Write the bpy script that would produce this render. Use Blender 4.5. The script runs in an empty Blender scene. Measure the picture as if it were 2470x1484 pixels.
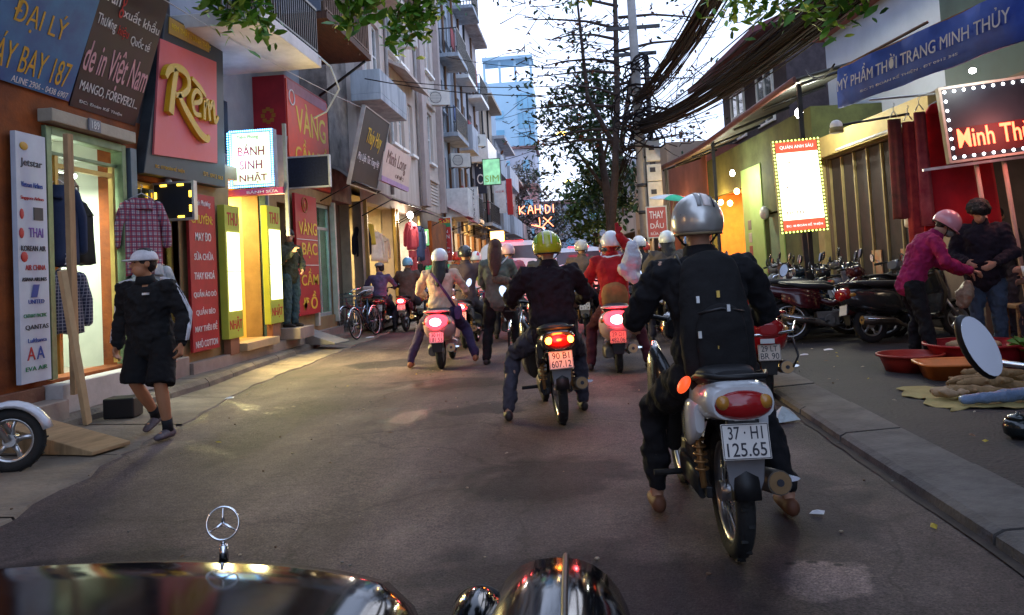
import bpy, bmesh, math, random
from mathutils import Vector as V, Matrix, Euler
random.seed(7)
R_ = math.radians
SC = bpy.context.scene
COL = SC.collection
# ---------------------------------------------------------------- camera, world, sun, exposure
cam = bpy.data.objects.new('camera', bpy.data.cameras.new('camera')); COL.objects.link(cam)
def _cam():
    f = 1940.0; pv = V((163, -82, -f)).normalized(); p2 = V((1163, -27, -f))
    up = p2.cross(pv).normalized()
    if up.y < 0: up = -up
    dx = pv.cross(up)
    m = Matrix((dx, pv, up)).to_4x4(); m.translation = (0, 0, 1.3)
    cam.matrix_world = m
    c = cam.data; c.sensor_fit = 'HORIZONTAL'; c.sensor_width = 36; c.lens = 36 * f / 2470
    c.shift_y = -(742 - 558) / 2470; c.clip_start = .05; c.clip_end = 2000
_cam(); SC.camera = cam
W = bpy.data.worlds.new('World'); SC.world = W; W.use_nodes = True
def _world():
    nt = W.node_tree; N = nt.nodes; L = nt.links; N.clear()
    sky = N.new('ShaderNodeTexSky'); sky.sky_type = 'NISHITA'; sky.sun_disc = False
    sky.sun_elevation = R_(24); sky.sun_rotation = R_(-20)
    tc = N.new('ShaderNodeTexCoord'); nz = N.new('ShaderNodeTexNoise'); nz.inputs['Scale'].default_value = 1.6; nz.inputs['Detail'].default_value = 5
    rp = N.new('ShaderNodeValToRGB'); rp.color_ramp.elements[0].position = .3; rp.color_ramp.elements[1].position = .7
    rp.color_ramp.elements[0].color = (.55, .55, .55, 1); rp.color_ramp.elements[1].color = (.95, .95, .95, 1)
    mx = N.new('ShaderNodeMix'); mx.data_type = 'RGBA'; mx.inputs['B'].default_value = (8.4, 10.4, 15.2, 1)
    bg = N.new('ShaderNodeBackground'); bg.inputs['Strength'].default_value = .115
    o = N.new('ShaderNodeOutputWorld')
    L.new(tc.outputs['Generated'], nz.inputs['Vector']); L.new(nz.outputs['Fac'], rp.inputs['Fac'])
    L.new(rp.outputs['Color'], mx.inputs['Factor']); L.new(sky.outputs['Color'], mx.inputs['A'])
    L.new(mx.outputs['Result'], bg.inputs['Color']); L.new(bg.outputs['Background'], o.inputs['Surface'])
_world()
sun = bpy.data.objects.new('sun', bpy.data.lights.new('sun', 'SUN')); COL.objects.link(sun)
sun.data.energy = .35; sun.data.angle = R_(30); sun.data.color = (1, .95, .92)
sun.rotation_euler = (R_(66), 0, R_(160))
SC.view_settings.view_transform = 'Standard'; SC.view_settings.look = 'None'
SC.view_settings.exposure = 0.55; SC.view_settings.gamma = 1; SC.view_settings.use_curve_mapping = False
SC.render.engine = 'CYCLES'; SC.cycles.use_denoising = True
SC.cycles.max_bounces = 6; SC.cycles.diffuse_bounces = 3; SC.cycles.glossy_bounces = 3; SC.cycles.transparent_max_bounces = 10
SC.cycles.sample_clamp_indirect = 6; SC.cycles.caustics_reflective = False; SC.cycles.caustics_refractive = False

# ---------------------------------------------------------------- materials
_M = {}
def mat(name, col, rough=.65, metal=0, var=.18, scale=5, bump=0., bscale=30, coat=0, col2=None, detail=6, spec=.35, stretch=(1, 1, 1), alpha=1):
    if name in _M: return _M[name]
    m = bpy.data.materials.new(name); m.use_nodes = True; nt = m.node_tree; N = nt.nodes; L = nt.links
    b = N['Principled BSDF']; b.inputs['Roughness'].default_value = rough; b.inputs['Metallic'].default_value = metal
    b.inputs['Coat Weight'].default_value = coat; b.inputs['Specular IOR Level'].default_value = spec
    tc = N.new('ShaderNodeTexCoord'); mp = N.new('ShaderNodeMapping'); mp.inputs['Scale'].default_value = stretch
    L.new(tc.outputs['Object'], mp.inputs['Vector'])
    nz = N.new('ShaderNodeTexNoise'); nz.inputs['Scale'].default_value = scale; nz.inputs['Detail'].default_value = detail; nz.inputs['Roughness'].default_value = .65
    L.new(mp.outputs['Vector'], nz.inputs['Vector'])
    rp = N.new('ShaderNodeValToRGB'); e = rp.color_ramp.elements; e[0].position = .3; e[1].position = .72
    if col2: a, c2 = col, col2
    else: a = [x * (1 - var) for x in col]; c2 = [min(1, x * (1 + var)) for x in col]
    e[0].color = (*a, 1); e[1].color = (*c2, 1)
    L.new(nz.outputs['Fac'], rp.inputs['Fac']); L.new(rp.outputs['Color'], b.inputs['Base Color'])
    rr = N.new('ShaderNodeMapRange'); rr.inputs['To Min'].default_value = max(.02, rough - .08); rr.inputs['To Max'].default_value = min(1, rough + .1)
    L.new(nz.outputs['Fac'], rr.inputs['Value']); L.new(rr.outputs['Result'], b.inputs['Roughness'])
    if bump:
        n2 = N.new('ShaderNodeTexNoise'); n2.inputs['Scale'].default_value = bscale; n2.inputs['Detail'].default_value = 4
        L.new(mp.outputs['Vector'], n2.inputs['Vector']); bp = N.new('ShaderNodeBump'); bp.inputs['Strength'].default_value = bump; bp.inputs['Distance'].default_value = .02
        L.new(n2.outputs['Fac'], bp.inputs['Height']); L.new(bp.outputs['Normal'], b.inputs['Normal'])
    _M[name] = m; return m
def emit(name, col, strength, noise=0, nscale=4):
    if name in _M: return _M[name]
    m = bpy.data.materials.new(name); m.use_nodes = True; nt = m.node_tree; b = nt.nodes['Principled BSDF']
    b.inputs['Base Color'].default_value = (*[min(1, c * .5) for c in col], 1)
    b.inputs['Emission Color'].default_value = (*col, 1); b.inputs['Emission Strength'].default_value = strength
    if noise:
        tc = nt.nodes.new('ShaderNodeTexCoord'); nz = nt.nodes.new('ShaderNodeTexNoise'); nz.inputs['Scale'].default_value = nscale
        mr = nt.nodes.new('ShaderNodeMapRange'); mr.inputs['To Min'].default_value = strength * (1 - noise); mr.inputs['To Max'].default_value = strength * (1 + noise)
        nt.links.new(tc.outputs['Object'], nz.inputs['Vector']); nt.links.new(nz.outputs['Fac'], mr.inputs['Value']); nt.links.new(mr.outputs['Result'], b.inputs['Emission Strength'])
    _M[name] = m; return m
def glass(name, tint=(.9, .95, .95), refl=.12):
    if name in _M: return _M[name]
    m = bpy.data.materials.new(name); m.use_nodes = True; nt = m.node_tree; N = nt.nodes; L = nt.links; N.clear()
    t = N.new('ShaderNodeBsdfTransparent'); t.inputs['Color'].default_value = (*tint, 1)
    g = N.new('ShaderNodeBsdfGlossy'); g.inputs['Roughness'].default_value = .05
    lw = N.new('ShaderNodeLayerWeight'); lw.inputs['Blend'].default_value = .35
    ad = N.new('ShaderNodeMath'); ad.operation = 'MULTIPLY_ADD'; ad.inputs[1].default_value = .6; ad.inputs[2].default_value = refl
    mx = N.new('ShaderNodeMixShader'); o = N.new('ShaderNodeOutputMaterial')
    L.new(lw.outputs['Facing'], ad.inputs[0]); L.new(ad.outputs[0], mx.inputs[0]); L.new(t.outputs[0], mx.inputs[1]); L.new(g.outputs[0], mx.inputs[2]); L.new(mx.outputs[0], o.inputs[0])
    _M[name] = m; return m
def plaid(name, base, c1, c2, sc=9):
    if name in _M: return _M[name]
    m = bpy.data.materials.new(name); m.use_nodes = True; nt = m.node_tree; N = nt.nodes; L = nt.links; b = N['Principled BSDF']; b.inputs['Roughness'].default_value = .9
    tc = N.new('ShaderNodeTexCoord'); cur = None
    def mix(fac, a, c):
        x = N.new('ShaderNodeMix'); x.data_type = 'RGBA'; L.new(fac, x.inputs['Factor'])
        if isinstance(a, tuple): x.inputs['A'].default_value = (*a, 1)
        else: L.new(a, x.inputs['A'])
        x.inputs['B'].default_value = (*c, 1); return x.outputs['Result']
    cur = base
    for d, s, th, c in (('X', sc, .62, c1), ('Z', sc, .62, c1), ('X', sc * 2.3, .86, c2), ('Z', sc * 2.3, .86, c2)):
        w = N.new('ShaderNodeTexWave'); w.bands_direction = d; w.inputs['Scale'].default_value = s / 2; w.inputs['Distortion'].default_value = .4
        L.new(tc.outputs['Object'], w.inputs['Vector']); g = N.new('ShaderNodeMapRange'); g.inputs['From Min'].default_value = th; g.inputs['From Max'].default_value = th + .06
        g.inputs['To Max'].default_value = .8
        L.new(w.outputs['Fac'], g.inputs['Value']); cur = mix(g.outputs['Result'], cur, c)
    L.new(cur, b.inputs['Base Color']); _M[name] = m; return m

black_plastic = mat('black_plastic', (.011, .011, .012), .45, bump=.05)
dark_metal = mat('dark_metal', (.05, .05, .052), .45, .8)
steel = mat('steel', (.5, .5, .5), .32, .9)
chrome = mat('chrome', (.8, .8, .82), .12, 1, var=.05)
rubber = mat('rubber', (.02, .02, .02), .85, bump=.3, bscale=60)
white_paint = mat('white_paint', (.74, .74, .72), .45, bump=.05)
concrete = mat('concrete', (.2, .18, .155), .9, var=.3, scale=3, bump=.35, bscale=35)
wood = mat('wood', (.22, .12, .055), .75, var=.4, scale=4, stretch=(1, 1, 12), bump=.2)
plank_wood = mat('plank_wood', (.38, .24, .12), .75, var=.3, scale=3, stretch=(8, 1, 1), bump=.2)
skin = mat('skin', (.42, .22, .14), .55, var=.08)
hair_black = mat('hair_black', (.012, .01, .01), .5, var=.4, scale=30, bump=.6, bscale=80)
amber_lens = mat('amber_lens', (.45, .2, .03), .2, coat=.6)
red_lens = mat('red_lens', (.3, .008, .01), .15, coat=.7)
clear_lens = mat('clear_lens', (.6, .6, .6), .12, coat=.6)
led_white = emit('led_white', (.85, .93, 1), 7)
brake_on = emit('brake_on', (1, .025, .04), 5)
brake_hot = emit('brake_hot', (1, .2, .2), 18)
brake_dim = emit('brake_dim', (1, .06, .03), 2.2)
amber_on = emit('amber_on', (1, .33, .03), 12)
mirror_glass = mat('mirror_glass', (.85, .88, .9), .03, 1, var=.01)
window_glass = mat('window_glass', (.03, .04, .05), .06, coat=.5, var=.4, scale=1)

# ---------------------------------------------------------------- mesh builder
class MB:
    def __init__(s): s.v = []; s.f = []; s.m = []; s.s = []; s.mi = 0
    def add(s, vs, fs, smooth=False):
        o = len(s.v); s.v += [tuple(v) for v in vs]
        for f in fs: s.f.append([i + o for i in f]); s.m.append(s.mi); s.s.append(smooth)
        return s
    def box(s, c, d, rot=None):
        m = Euler(rot).to_matrix() if rot else None; vs = []
        for z in (-.5, .5):
            for x, y in ((-.5, -.5), (.5, -.5), (.5, .5), (-.5, .5)):
                p = V((x * d[0], y * d[1], z * d[2]))
                if m: p = m @ p
                vs.append(p + V(c))
        return s.add(vs, [(0, 3, 2, 1), (4, 5, 6, 7), (0, 1, 5, 4), (1, 2, 6, 5), (2, 3, 7, 6), (3, 0, 4, 7)])
    def box2(s, a, b): return s.box([(a[i] + b[i]) / 2 for i in range(3)], [abs(b[i] - a[i]) for i in range(3)])
    def quad(s, *p): return s.add(p, [tuple(range(len(p)))])
    def loft(s, rings, cap=True, smooth=True, closed=True):
        n = len(rings[0]); vs = [p for r in rings for p in r]; fs = []
        for i in range(len(rings) - 1):
            for j in range(n if closed else n - 1):
                k = (j + 1) % n; fs.append((i * n + j, i * n + k, (i + 1) * n + k, (i + 1) * n + j))
        s.add(vs, fs, smooth)
        if cap and closed:
            o = len(s.v) - len(vs)
            for f in (list(range(n))[::-1], [(len(rings) - 1) * n + j for j in range(n)]):
                s.f.append([i + o for i in f]); s.m.append(s.mi); s.s.append(False)
        return s
    def tube(s, path, r, n=8, cap=True, ref=None, smooth=True, ry=None):
        P = [V(p) for p in path]; rings = []; rs = r if isinstance(r, (list, tuple)) else [r] * len(P)
        ys = ry if ry else rs; pu = None
        for i, p in enumerate(P):
            d = (P[min(i + 1, len(P) - 1)] - P[max(i - 1, 0)])
            d = d.normalized() if d.length > 1e-9 else V((0, 0, 1))
            if ref is not None: u = V(ref)
            elif pu is not None: u = pu
            else: u = V((0, 0, 1)) if abs(d.z) < .9 else V((1, 0, 0))
            u = (u - d * u.dot(d))
            u = u.normalized() if u.length > 1e-6 else d.orthogonal().normalized()
            w = d.cross(u); pu = u
            rings.append([p + u * (math.cos(a) * rs[i]) + w * (math.sin(a) * ys[i]) for a in [2 * math.pi * k / n for k in range(n)]])
        return s.loft(rings, cap, smooth)
    def limb(s, path, r, n=10, ref=None, ry=None):
        P = [V(p) for p in path]; rs = list(r); ys = list(ry) if ry else rs[:]
        d0 = (P[0] - P[1]).normalized(); d1 = (P[-1] - P[-2]).normalized()
        a = [(P[0] + d0 * rs[0] * k, q) for k, q in ((.85, .4), (.5, .85))]; b = [(P[-1] + d1 * rs[-1] * k, q) for k, q in ((.5, .85), (.85, .4))]
        PP = [x[0] for x in a] + P + [x[0] for x in b]
        RR = [rs[0] * x[1] for x in a] + rs + [rs[-1] * x[1] for x in b]; YY = [ys[0] * x[1] for x in a] + ys + [ys[-1] * x[1] for x in b]
        return s.tube(PP, RR, n, True, ref, True, YY)
    def ell(s, c, r, n=12, m=8, M=None, z0=-1., z1=1.):
        vs = []; rings = []
        t0 = math.asin(z0); t1 = math.asin(z1)
        for i in range(m + 1):
            t = t0 + (t1 - t0) * i / m; cr = max(math.cos(t), .02)
            ring = []
            for k in range(n):
                a = 2 * math.pi * k / n; p = V((r[0] * cr * math.cos(a), r[1] * cr * math.sin(a), r[2] * math.sin(t)))
                if M: p = M @ p
                ring.append(p + V(c))
            rings.append(ring)
        return s.loft(rings)
    def lathe(s, prof, n=16, c=(0, 0, 0), M=None, smooth=True, cap=True):
        rings = []
        for r, z in prof:
            ring = []
            for k in range(n):
                a = 2 * math.pi * k / n; p = V((r * math.cos(a), r * math.sin(a), z))
                if M: p = M @ p
                ring.append(p + V(c))
            rings.append(ring)
        return s.loft(rings, cap, smooth)
    def torus(s, c, R, r, M=None, n=28, m=8, ry=None, a0=0, a1=360):
        rings = []; full = (a1 - a0) >= 360
        for i in range(n + (0 if full else 1)):
            a = R_(a0 + (a1 - a0) * i / n); ring = []
            for k in range(m):
                b = 2 * math.pi * k / m; p = V(((R + r * math.cos(b)) * math.cos(a), (R + r * math.cos(b)) * math.sin(a), (ry or r) * math.sin(b)))
                if M: p = M @ p
                ring.append(p + V(c))
            rings.append(ring)
        if full: rings.append(rings[0])
        return s.loft(rings, not full, True)
    def prism(s, poly, y0, y1):                                   # outline in x,z extruded along y
        n = len(poly); vs = [(x, y0, z) for x, z in poly] + [(x, y1, z) for x, z in poly]
        fs = [tuple(range(n)), tuple(range(2 * n - 1, n - 1, -1))] + [((i + 1) % n, i, i + n, (i + 1) % n + n) for i in range(n)]
        return s.add(vs, fs)
    def mesh(s, name, mats):
        me = bpy.data.meshes.new(name); me.from_pydata(s.v, [], s.f)
        for m in (mats if isinstance(mats, (list, tuple)) else [mats]): me.materials.append(m)
        me.polygons.foreach_set('material_index', s.m); me.polygons.foreach_set('use_smooth', s.s)
        me.update(); bm = bmesh.new(); bm.from_mesh(me); bmesh.ops.recalc_face_normals(bm, faces=bm.faces); bm.to_mesh(me); bm.free()
        return me
    def build(s, name, mats, parent=None, loc=None, rot=None, bev=0, label=None, kind=None):
        o = bpy.data.objects.new(name, s.mesh(name, mats)); COL.objects.link(o)
        if parent: o.parent = parent
        if loc: o.location = loc
        if rot: o.rotation_euler = rot
        if bev:
            b = o.modifiers.new('bevel', 'BEVEL'); b.width = bev; b.segments = 2; b.limit_method = 'ANGLE'; b.angle_limit = R_(50)
        if label: o['label'] = label
        if kind: o['kind'] = kind
        return o
XM = Matrix.Rotation(R_(90), 3, 'Y')                            # lathe axis z -> x
YM = Matrix.Rotation(R_(-90), 3, 'X')                           # lathe axis z -> y
def srect(y, cx, cz, hw, hh, p=3., n=18, sh=0):
    """rounded-rectangle ring in the x,z plane at y"""
    out = []
    for k in range(n):
        a = 2 * math.pi * k / n; c, d = math.cos(a), math.sin(a)
        zz = math.copysign(abs(d) ** (2 / p), d)
        out.append((cx + hw * math.copysign(abs(c) ** (2 / p), c) * (1 - sh * zz), y, cz + hh * zz))
    return out
def thing(name, label, cat, loc=(0, 0, 0), rotz=0, group=None, tilt=0, roll=0):
    o = bpy.data.objects.new(name, None); COL.objects.link(o); o.empty_display_size = .2
    o.location = loc; o.rotation_euler = (tilt, roll, rotz); o['label'] = label; o['category'] = cat
    if group: o['group'] = group
    return o
def tag(o, label, cat, group=None):
    o['label'] = label; o['category'] = cat
    if group: o['group'] = group
    return o
def struct(name, mb, m, **k):
    o = mb.build(name, m, **k); o['kind'] = 'structure'; return o
def copy_tree(o, parent=None):
    c = o.copy(); COL.objects.link(c)
    if parent: c.parent = parent
    for ch in list(o.children): copy_tree(ch, c)
    return c
def lamp(parent, loc, col, w, size=.04, kind='POINT', rot=None, spot=None, sx=None, sy=None):
    l = bpy.data.lights.new('lamp_light', kind); l.color = col; l.energy = w
    if kind == 'AREA':
        l.shape = 'RECTANGLE'; l.size = sx; l.size_y = sy
    else: l.shadow_soft_size = size
    if spot: l.spot_size = spot; l.spot_blend = .6
    o = bpy.data.objects.new('lamp_light', l); COL.objects.link(o); o.location = loc
    if rot: o.rotation_euler = rot
    if parent: o.parent = parent
    return o
# ---------------------------------------------------------------- lettering: fitted to a box, facing local -y
_T = []
def text(body, cx, cz, w, h, m, parent, y=-.012, ext=.002, shear=0, off=0., slope=0, name='lettering'):
    c = bpy.data.curves.new(name, 'FONT'); c.body = body; c.align_x = 'CENTER'; c.extrude = ext; c.shear = shear; c.offset = off
    c.resolution_u = 3; c.space_line = .95
    o = bpy.data.objects.new(name, c); COL.objects.link(o); o.parent = parent
    _T.append((o, m, cx, cz, w, h, y, slope)); return o
def finish_text():
    bpy.context.view_layer.update(); dg = bpy.context.evaluated_depsgraph_get()
    for o, m, cx, cz, w, h, y, slope in _T:
        me = bpy.data.meshes.new_from_object(o.evaluated_get(dg)); par = o.parent
        xs = [v.co.x for v in me.vertices]; ys = [v.co.y for v in me.vertices]; c = o.data
        if not xs: bpy.data.objects.remove(o); continue
        x0, x1, y0, y1 = min(xs), max(xs), min(ys), max(ys); sx = w / max(x1 - x0, 1e-6); sy = h / max(y1 - y0, 1e-6)
        for v in me.vertices:
            X = cx + (v.co.x - (x0 + x1) / 2) * sx; Z = cz + (v.co.y - (y0 + y1) / 2) * sy + slope * (X - cx)
            v.co = (X, y - v.co.z, Z)
        me.materials.clear(); me.materials.append(m); bpy.data.objects.remove(o); bpy.data.curves.remove(c)
        n = bpy.data.objects.new('lettering', me); COL.objects.link(n); n.parent = par
def strokes(paths, m, parent, width=.03, depth=.03, y=-.01, name='lettering'):
    """brush letters: each path a list of (x, z) or (x, z, width) swept as a flat ribbon with real depth"""
    mb = MB()
    for p in paths:
        P = []
        for i in range(len(p) - 1):                              # smooth by Catmull-Rom
            a, b, c, d = p[max(i - 1, 0)], p[i], p[i + 1], p[min(i + 2, len(p) - 1)]
            for k in range(5):
                t = k / 5; q = []
                for j in (0, 1): q.append(.5 * (2 * b[j] + (c[j] - a[j]) * t + (2 * a[j] - 5 * b[j] + 4 * c[j] - d[j]) * t * t + (3 * b[j] - a[j] - 3 * c[j] + d[j]) * t ** 3))
                wb = b[2] if len(b) > 2 else width; wc = c[2] if len(c) > 2 else width
                P.append((q[0], q[1], wb + (wc - wb) * t))
        P.append((p[-1][0], p[-1][1], p[-1][2] if len(p[-1]) > 2 else width))
        rings = []
        for i, (x, z, w) in enumerate(P):
            a, b = P[max(i - 1, 0)], P[min(i + 1, len(P) - 1)]; dx, dz = b[0] - a[0], b[1] - a[1]; l = math.hypot(dx, dz) or 1
            nx, nz = -dz / l * w / 2, dx / l * w / 2
            rings.append([(x + nx, y, z + nz), (x + nx, y - depth, z + nz), (x - nx, y - depth, z - nz), (x - nx, y, z - nz)])
        mb.loft(rings, smooth=False)
    return mb.build(name, m, parent)
def frame_mb(w, h, t, d, y=0, mb=None, cx=0, cz=0):
    mb = mb or MB()
    mb.box((cx, y, cz + h / 2 - t / 2), (w, d, t)); mb.box((cx, y, cz - h / 2 + t / 2), (w, d, t))
    mb.box((cx - w / 2 + t / 2, y, cz), (t, d * .98, h - 2 * t)); mb.box((cx + w / 2 - t / 2, y, cz), (t, d * .98, h - 2 * t)); return mb
def sign(label, loc, rotz, w, h, panel, frame=None, depth=.06, tilt=0, roll=0, texts=(), ft=.03, cat='sign', name='shop_sign', group=None):
    t = thing(name, label, cat, loc, rotz, group, tilt, roll)
    MB().box((0, 0, 0), (w - .002, depth, h - .002)).build('panel', panel, t)
    if frame: frame_mb(w + .02, h + .02, ft, depth + .024).build('frame', frame, t)
    for a in texts:
        text(a[0], a[1], a[2], a[3], a[4], a[5], t, y=-depth / 2 - .004, **(a[6] if len(a) > 6 else {}))
    return t
def led_border(t, w, h, step, m, y, r=.012, name='led_string'):
    mb = MB(); nx = max(2, int(w / step)); nz = max(2, int(h / step))
    pts = [(-w / 2 + w * i / nx, s * h / 2) for i in range(nx + 1) for s in (-1, 1)] + [(s * w / 2, -h / 2 + h * i / nz) for i in range(1, nz) for s in (-1, 1)]
    for x, z in pts: mb.ell((x, y, z), (r, r * .7, r), 6, 4)
    o = mb.build(name, m, t); o['kind'] = 'stuff'; return o
# ================================================================ GROUND
def asphalt_mat():
    m = bpy.data.materials.new('asphalt'); m.use_nodes = True; nt = m.node_tree; N = nt.nodes; L = nt.links; b = N['Principled BSDF']
    tc = N.new('ShaderNodeTexCoord')
    def noise(s, d=5, rough=.6, dist=0, st=None):
        n = N.new('ShaderNodeTexNoise'); n.inputs['Scale'].default_value = s; n.inputs['Detail'].default_value = d; n.inputs['Roughness'].default_value = rough; n.inputs['Distortion'].default_value = dist
        if st:
            mp = N.new('ShaderNodeMapping'); mp.inputs['Scale'].default_value = st; L.new(tc.outputs['Object'], mp.inputs['Vector']); L.new(mp.outputs['Vector'], n.inputs['Vector'])
        else: L.new(tc.outputs['Object'], n.inputs['Vector'])
        return n.outputs['Fac']
    def ramp(f, p0, p1, c0, c1):
        r = N.new('ShaderNodeValToRGB'); e = r.color_ramp.elements; e[0].position = p0; e[1].position = p1; e[0].color = (*c0, 1); e[1].color = (*c1, 1); L.new(f, r.inputs['Fac']); return r.outputs['Color']
    def mix(f, a, c, mode='MIX'):
        x = N.new('ShaderNodeMix'); x.data_type = 'RGBA'; x.blend_type = mode
        if isinstance(f, float): x.inputs['Factor'].default_value = f
        else: L.new(f, x.inputs['Factor'])
        L.new(a, x.inputs['A']); L.new(c, x.inputs['B']); return x.outputs['Result']
    base = ramp(noise(.5, 6, .62, .4), .33, .68, (.056, .043, .043), (.215, .172, .16))
    track = ramp(noise(.9, 4, .6, .2, (1, .18, 1)), .4, .66, (.5, .5, .52), (1.2, 1.12, 1.08))
    grain = mix(1., ramp(noise(85, 2, .8), .3, .7, (.4, .4, .42), (1.5, 1.47, 1.42)), ramp(noise(22, 4, .8), .3, .7, (.66, .66, .68), (1.3, 1.28, 1.25)), 'MULTIPLY')
    dark_patches = ramp(noise(.42, 5, .62, .8), .60, .64, (1, 1, 1), (.5, .53, .6))
    scuff = ramp(noise(2.2, 6, .75, 0, (1, .35, 1)), .62, .72, (1, 1, 1), (1.4, 1.36, 1.3))
    c = mix(1., base, track, 'MULTIPLY'); c = mix(1., c, grain, 'MULTIPLY'); c = mix(1., c, dark_patches, 'MULTIPLY'); c = mix(.7, c, scuff, 'MULTIPLY')
    vo = N.new('ShaderNodeTexVoronoi'); vo.feature = 'DISTANCE_TO_EDGE'; vo.inputs['Scale'].default_value = .55
    nm = N.new('ShaderNodeTexNoise'); nm.inputs['Scale'].default_value = 2.2; nm.inputs['Detail'].default_value = 5; L.new(tc.outputs['Object'], nm.inputs['Vector'])
    va = N.new('ShaderNodeVectorMath'); va.operation = 'MULTIPLY_ADD'; va.inputs[1].default_value = (.5, .5, 0); L.new(nm.outputs['Color'], va.inputs[0]); L.new(tc.outputs['Object'], va.inputs[2]); L.new(va.outputs[0], vo.inputs['Vector'])
    crack = ramp(vo.outputs['Distance'], .002, .008, (.5, .5, .5), (1, 1, 1)); c = mix(.6, c, crack, 'MULTIPLY')
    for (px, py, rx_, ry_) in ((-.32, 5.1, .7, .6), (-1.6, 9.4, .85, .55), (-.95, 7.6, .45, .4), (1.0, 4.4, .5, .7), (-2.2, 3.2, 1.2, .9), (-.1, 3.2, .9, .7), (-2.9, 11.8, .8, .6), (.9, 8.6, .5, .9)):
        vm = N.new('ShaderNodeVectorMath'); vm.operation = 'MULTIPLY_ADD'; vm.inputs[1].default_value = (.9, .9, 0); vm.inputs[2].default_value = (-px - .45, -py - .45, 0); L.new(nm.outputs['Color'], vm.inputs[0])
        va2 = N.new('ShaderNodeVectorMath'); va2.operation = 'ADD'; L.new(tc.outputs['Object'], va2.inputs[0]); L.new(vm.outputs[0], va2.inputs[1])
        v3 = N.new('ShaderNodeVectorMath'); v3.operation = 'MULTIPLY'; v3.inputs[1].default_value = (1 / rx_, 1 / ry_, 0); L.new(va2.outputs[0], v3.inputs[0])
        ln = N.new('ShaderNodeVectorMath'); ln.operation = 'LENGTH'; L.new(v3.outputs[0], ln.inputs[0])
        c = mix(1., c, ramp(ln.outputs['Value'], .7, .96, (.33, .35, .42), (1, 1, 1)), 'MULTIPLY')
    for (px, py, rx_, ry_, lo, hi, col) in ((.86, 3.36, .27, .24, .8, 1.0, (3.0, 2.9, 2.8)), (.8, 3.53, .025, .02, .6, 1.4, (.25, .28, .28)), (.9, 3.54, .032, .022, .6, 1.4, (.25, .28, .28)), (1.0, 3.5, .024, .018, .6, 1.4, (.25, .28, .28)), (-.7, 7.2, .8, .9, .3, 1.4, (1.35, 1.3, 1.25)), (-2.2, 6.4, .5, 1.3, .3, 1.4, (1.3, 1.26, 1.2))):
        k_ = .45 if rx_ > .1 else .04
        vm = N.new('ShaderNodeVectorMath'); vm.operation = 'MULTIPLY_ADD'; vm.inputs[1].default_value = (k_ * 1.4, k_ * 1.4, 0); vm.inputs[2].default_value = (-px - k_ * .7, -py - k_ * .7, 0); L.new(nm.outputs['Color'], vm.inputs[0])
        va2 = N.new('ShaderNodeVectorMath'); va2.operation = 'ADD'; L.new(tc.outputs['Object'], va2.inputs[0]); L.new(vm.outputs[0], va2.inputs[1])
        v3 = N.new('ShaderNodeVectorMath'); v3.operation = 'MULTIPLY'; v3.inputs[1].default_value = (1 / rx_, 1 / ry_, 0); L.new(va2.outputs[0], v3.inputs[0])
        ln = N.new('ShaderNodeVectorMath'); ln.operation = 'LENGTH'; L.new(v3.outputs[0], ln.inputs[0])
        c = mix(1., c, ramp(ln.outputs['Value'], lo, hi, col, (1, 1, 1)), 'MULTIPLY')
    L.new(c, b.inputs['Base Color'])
    mr = N.new('ShaderNodeMapRange'); mr.inputs['From Min'].default_value = .58; mr.inputs['From Max'].default_value = .66; mr.inputs['To Min'].default_value = .72; mr.inputs['To Max'].default_value = .38
    L.new(noise(.42, 5, .62, .8), mr.inputs['Value']); L.new(mr.outputs['Result'], b.inputs['Roughness'])
    bp = N.new('ShaderNodeBump'); bp.inputs['Strength'].default_value = .9; bp.inputs['Distance'].default_value = .016; L.new(noise(75, 3, .8), bp.inputs['Height'])
    b2 = N.new('ShaderNodeBump'); b2.inputs['Strength'].default_value = .35; b2.inputs['Distance'].default_value = .08; L.new(noise(2.5, 4, .6), b2.inputs['Height']); L.new(bp.outputs['Normal'], b2.inputs['Normal'])
    L.new(b2.outputs['Normal'], b.inputs['Normal']); return m
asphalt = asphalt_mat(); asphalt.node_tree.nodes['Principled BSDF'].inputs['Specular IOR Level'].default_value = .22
g = MB()
rnd = random.Random(3)
xs = [-60, -30, -12] + [-6 + .5 * i for i in range(19)] + [6, 12, 30, 60]; ys = [-12, -4] + [i * .75 for i in range(0, 40)] + [32, 36, 44, 60, 90, 150, 260, 400]
vs = [(x, y, rnd.uniform(-.006, .004) if -5.5 < x < 3.5 and 1 < y < 30 else -.004) for y in ys for x in xs]
nx = len(xs)
g.add(vs, [(j * nx + i, j * nx + i + 1, (j + 1) * nx + i + 1, (j + 1) * nx + i) for j in range(len(ys) - 1) for i in range(nx - 1)], True)
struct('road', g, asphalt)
ledge_c = mat('worn_concrete', (.11, .09, .07), .88, var=.35, scale=2.0, bump=.6, bscale=25, col2=(.28, .225, .165), detail=9)
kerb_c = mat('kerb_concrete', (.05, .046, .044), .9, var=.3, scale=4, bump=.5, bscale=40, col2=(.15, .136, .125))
pave_c = mat('pavement_surface', (.008, .007, .009), .8, var=.35, scale=1.3, bump=.8, bscale=36, col2=(.04, .033, .032), detail=10)  # base darkened well down for the shade of trees and awnings
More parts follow.
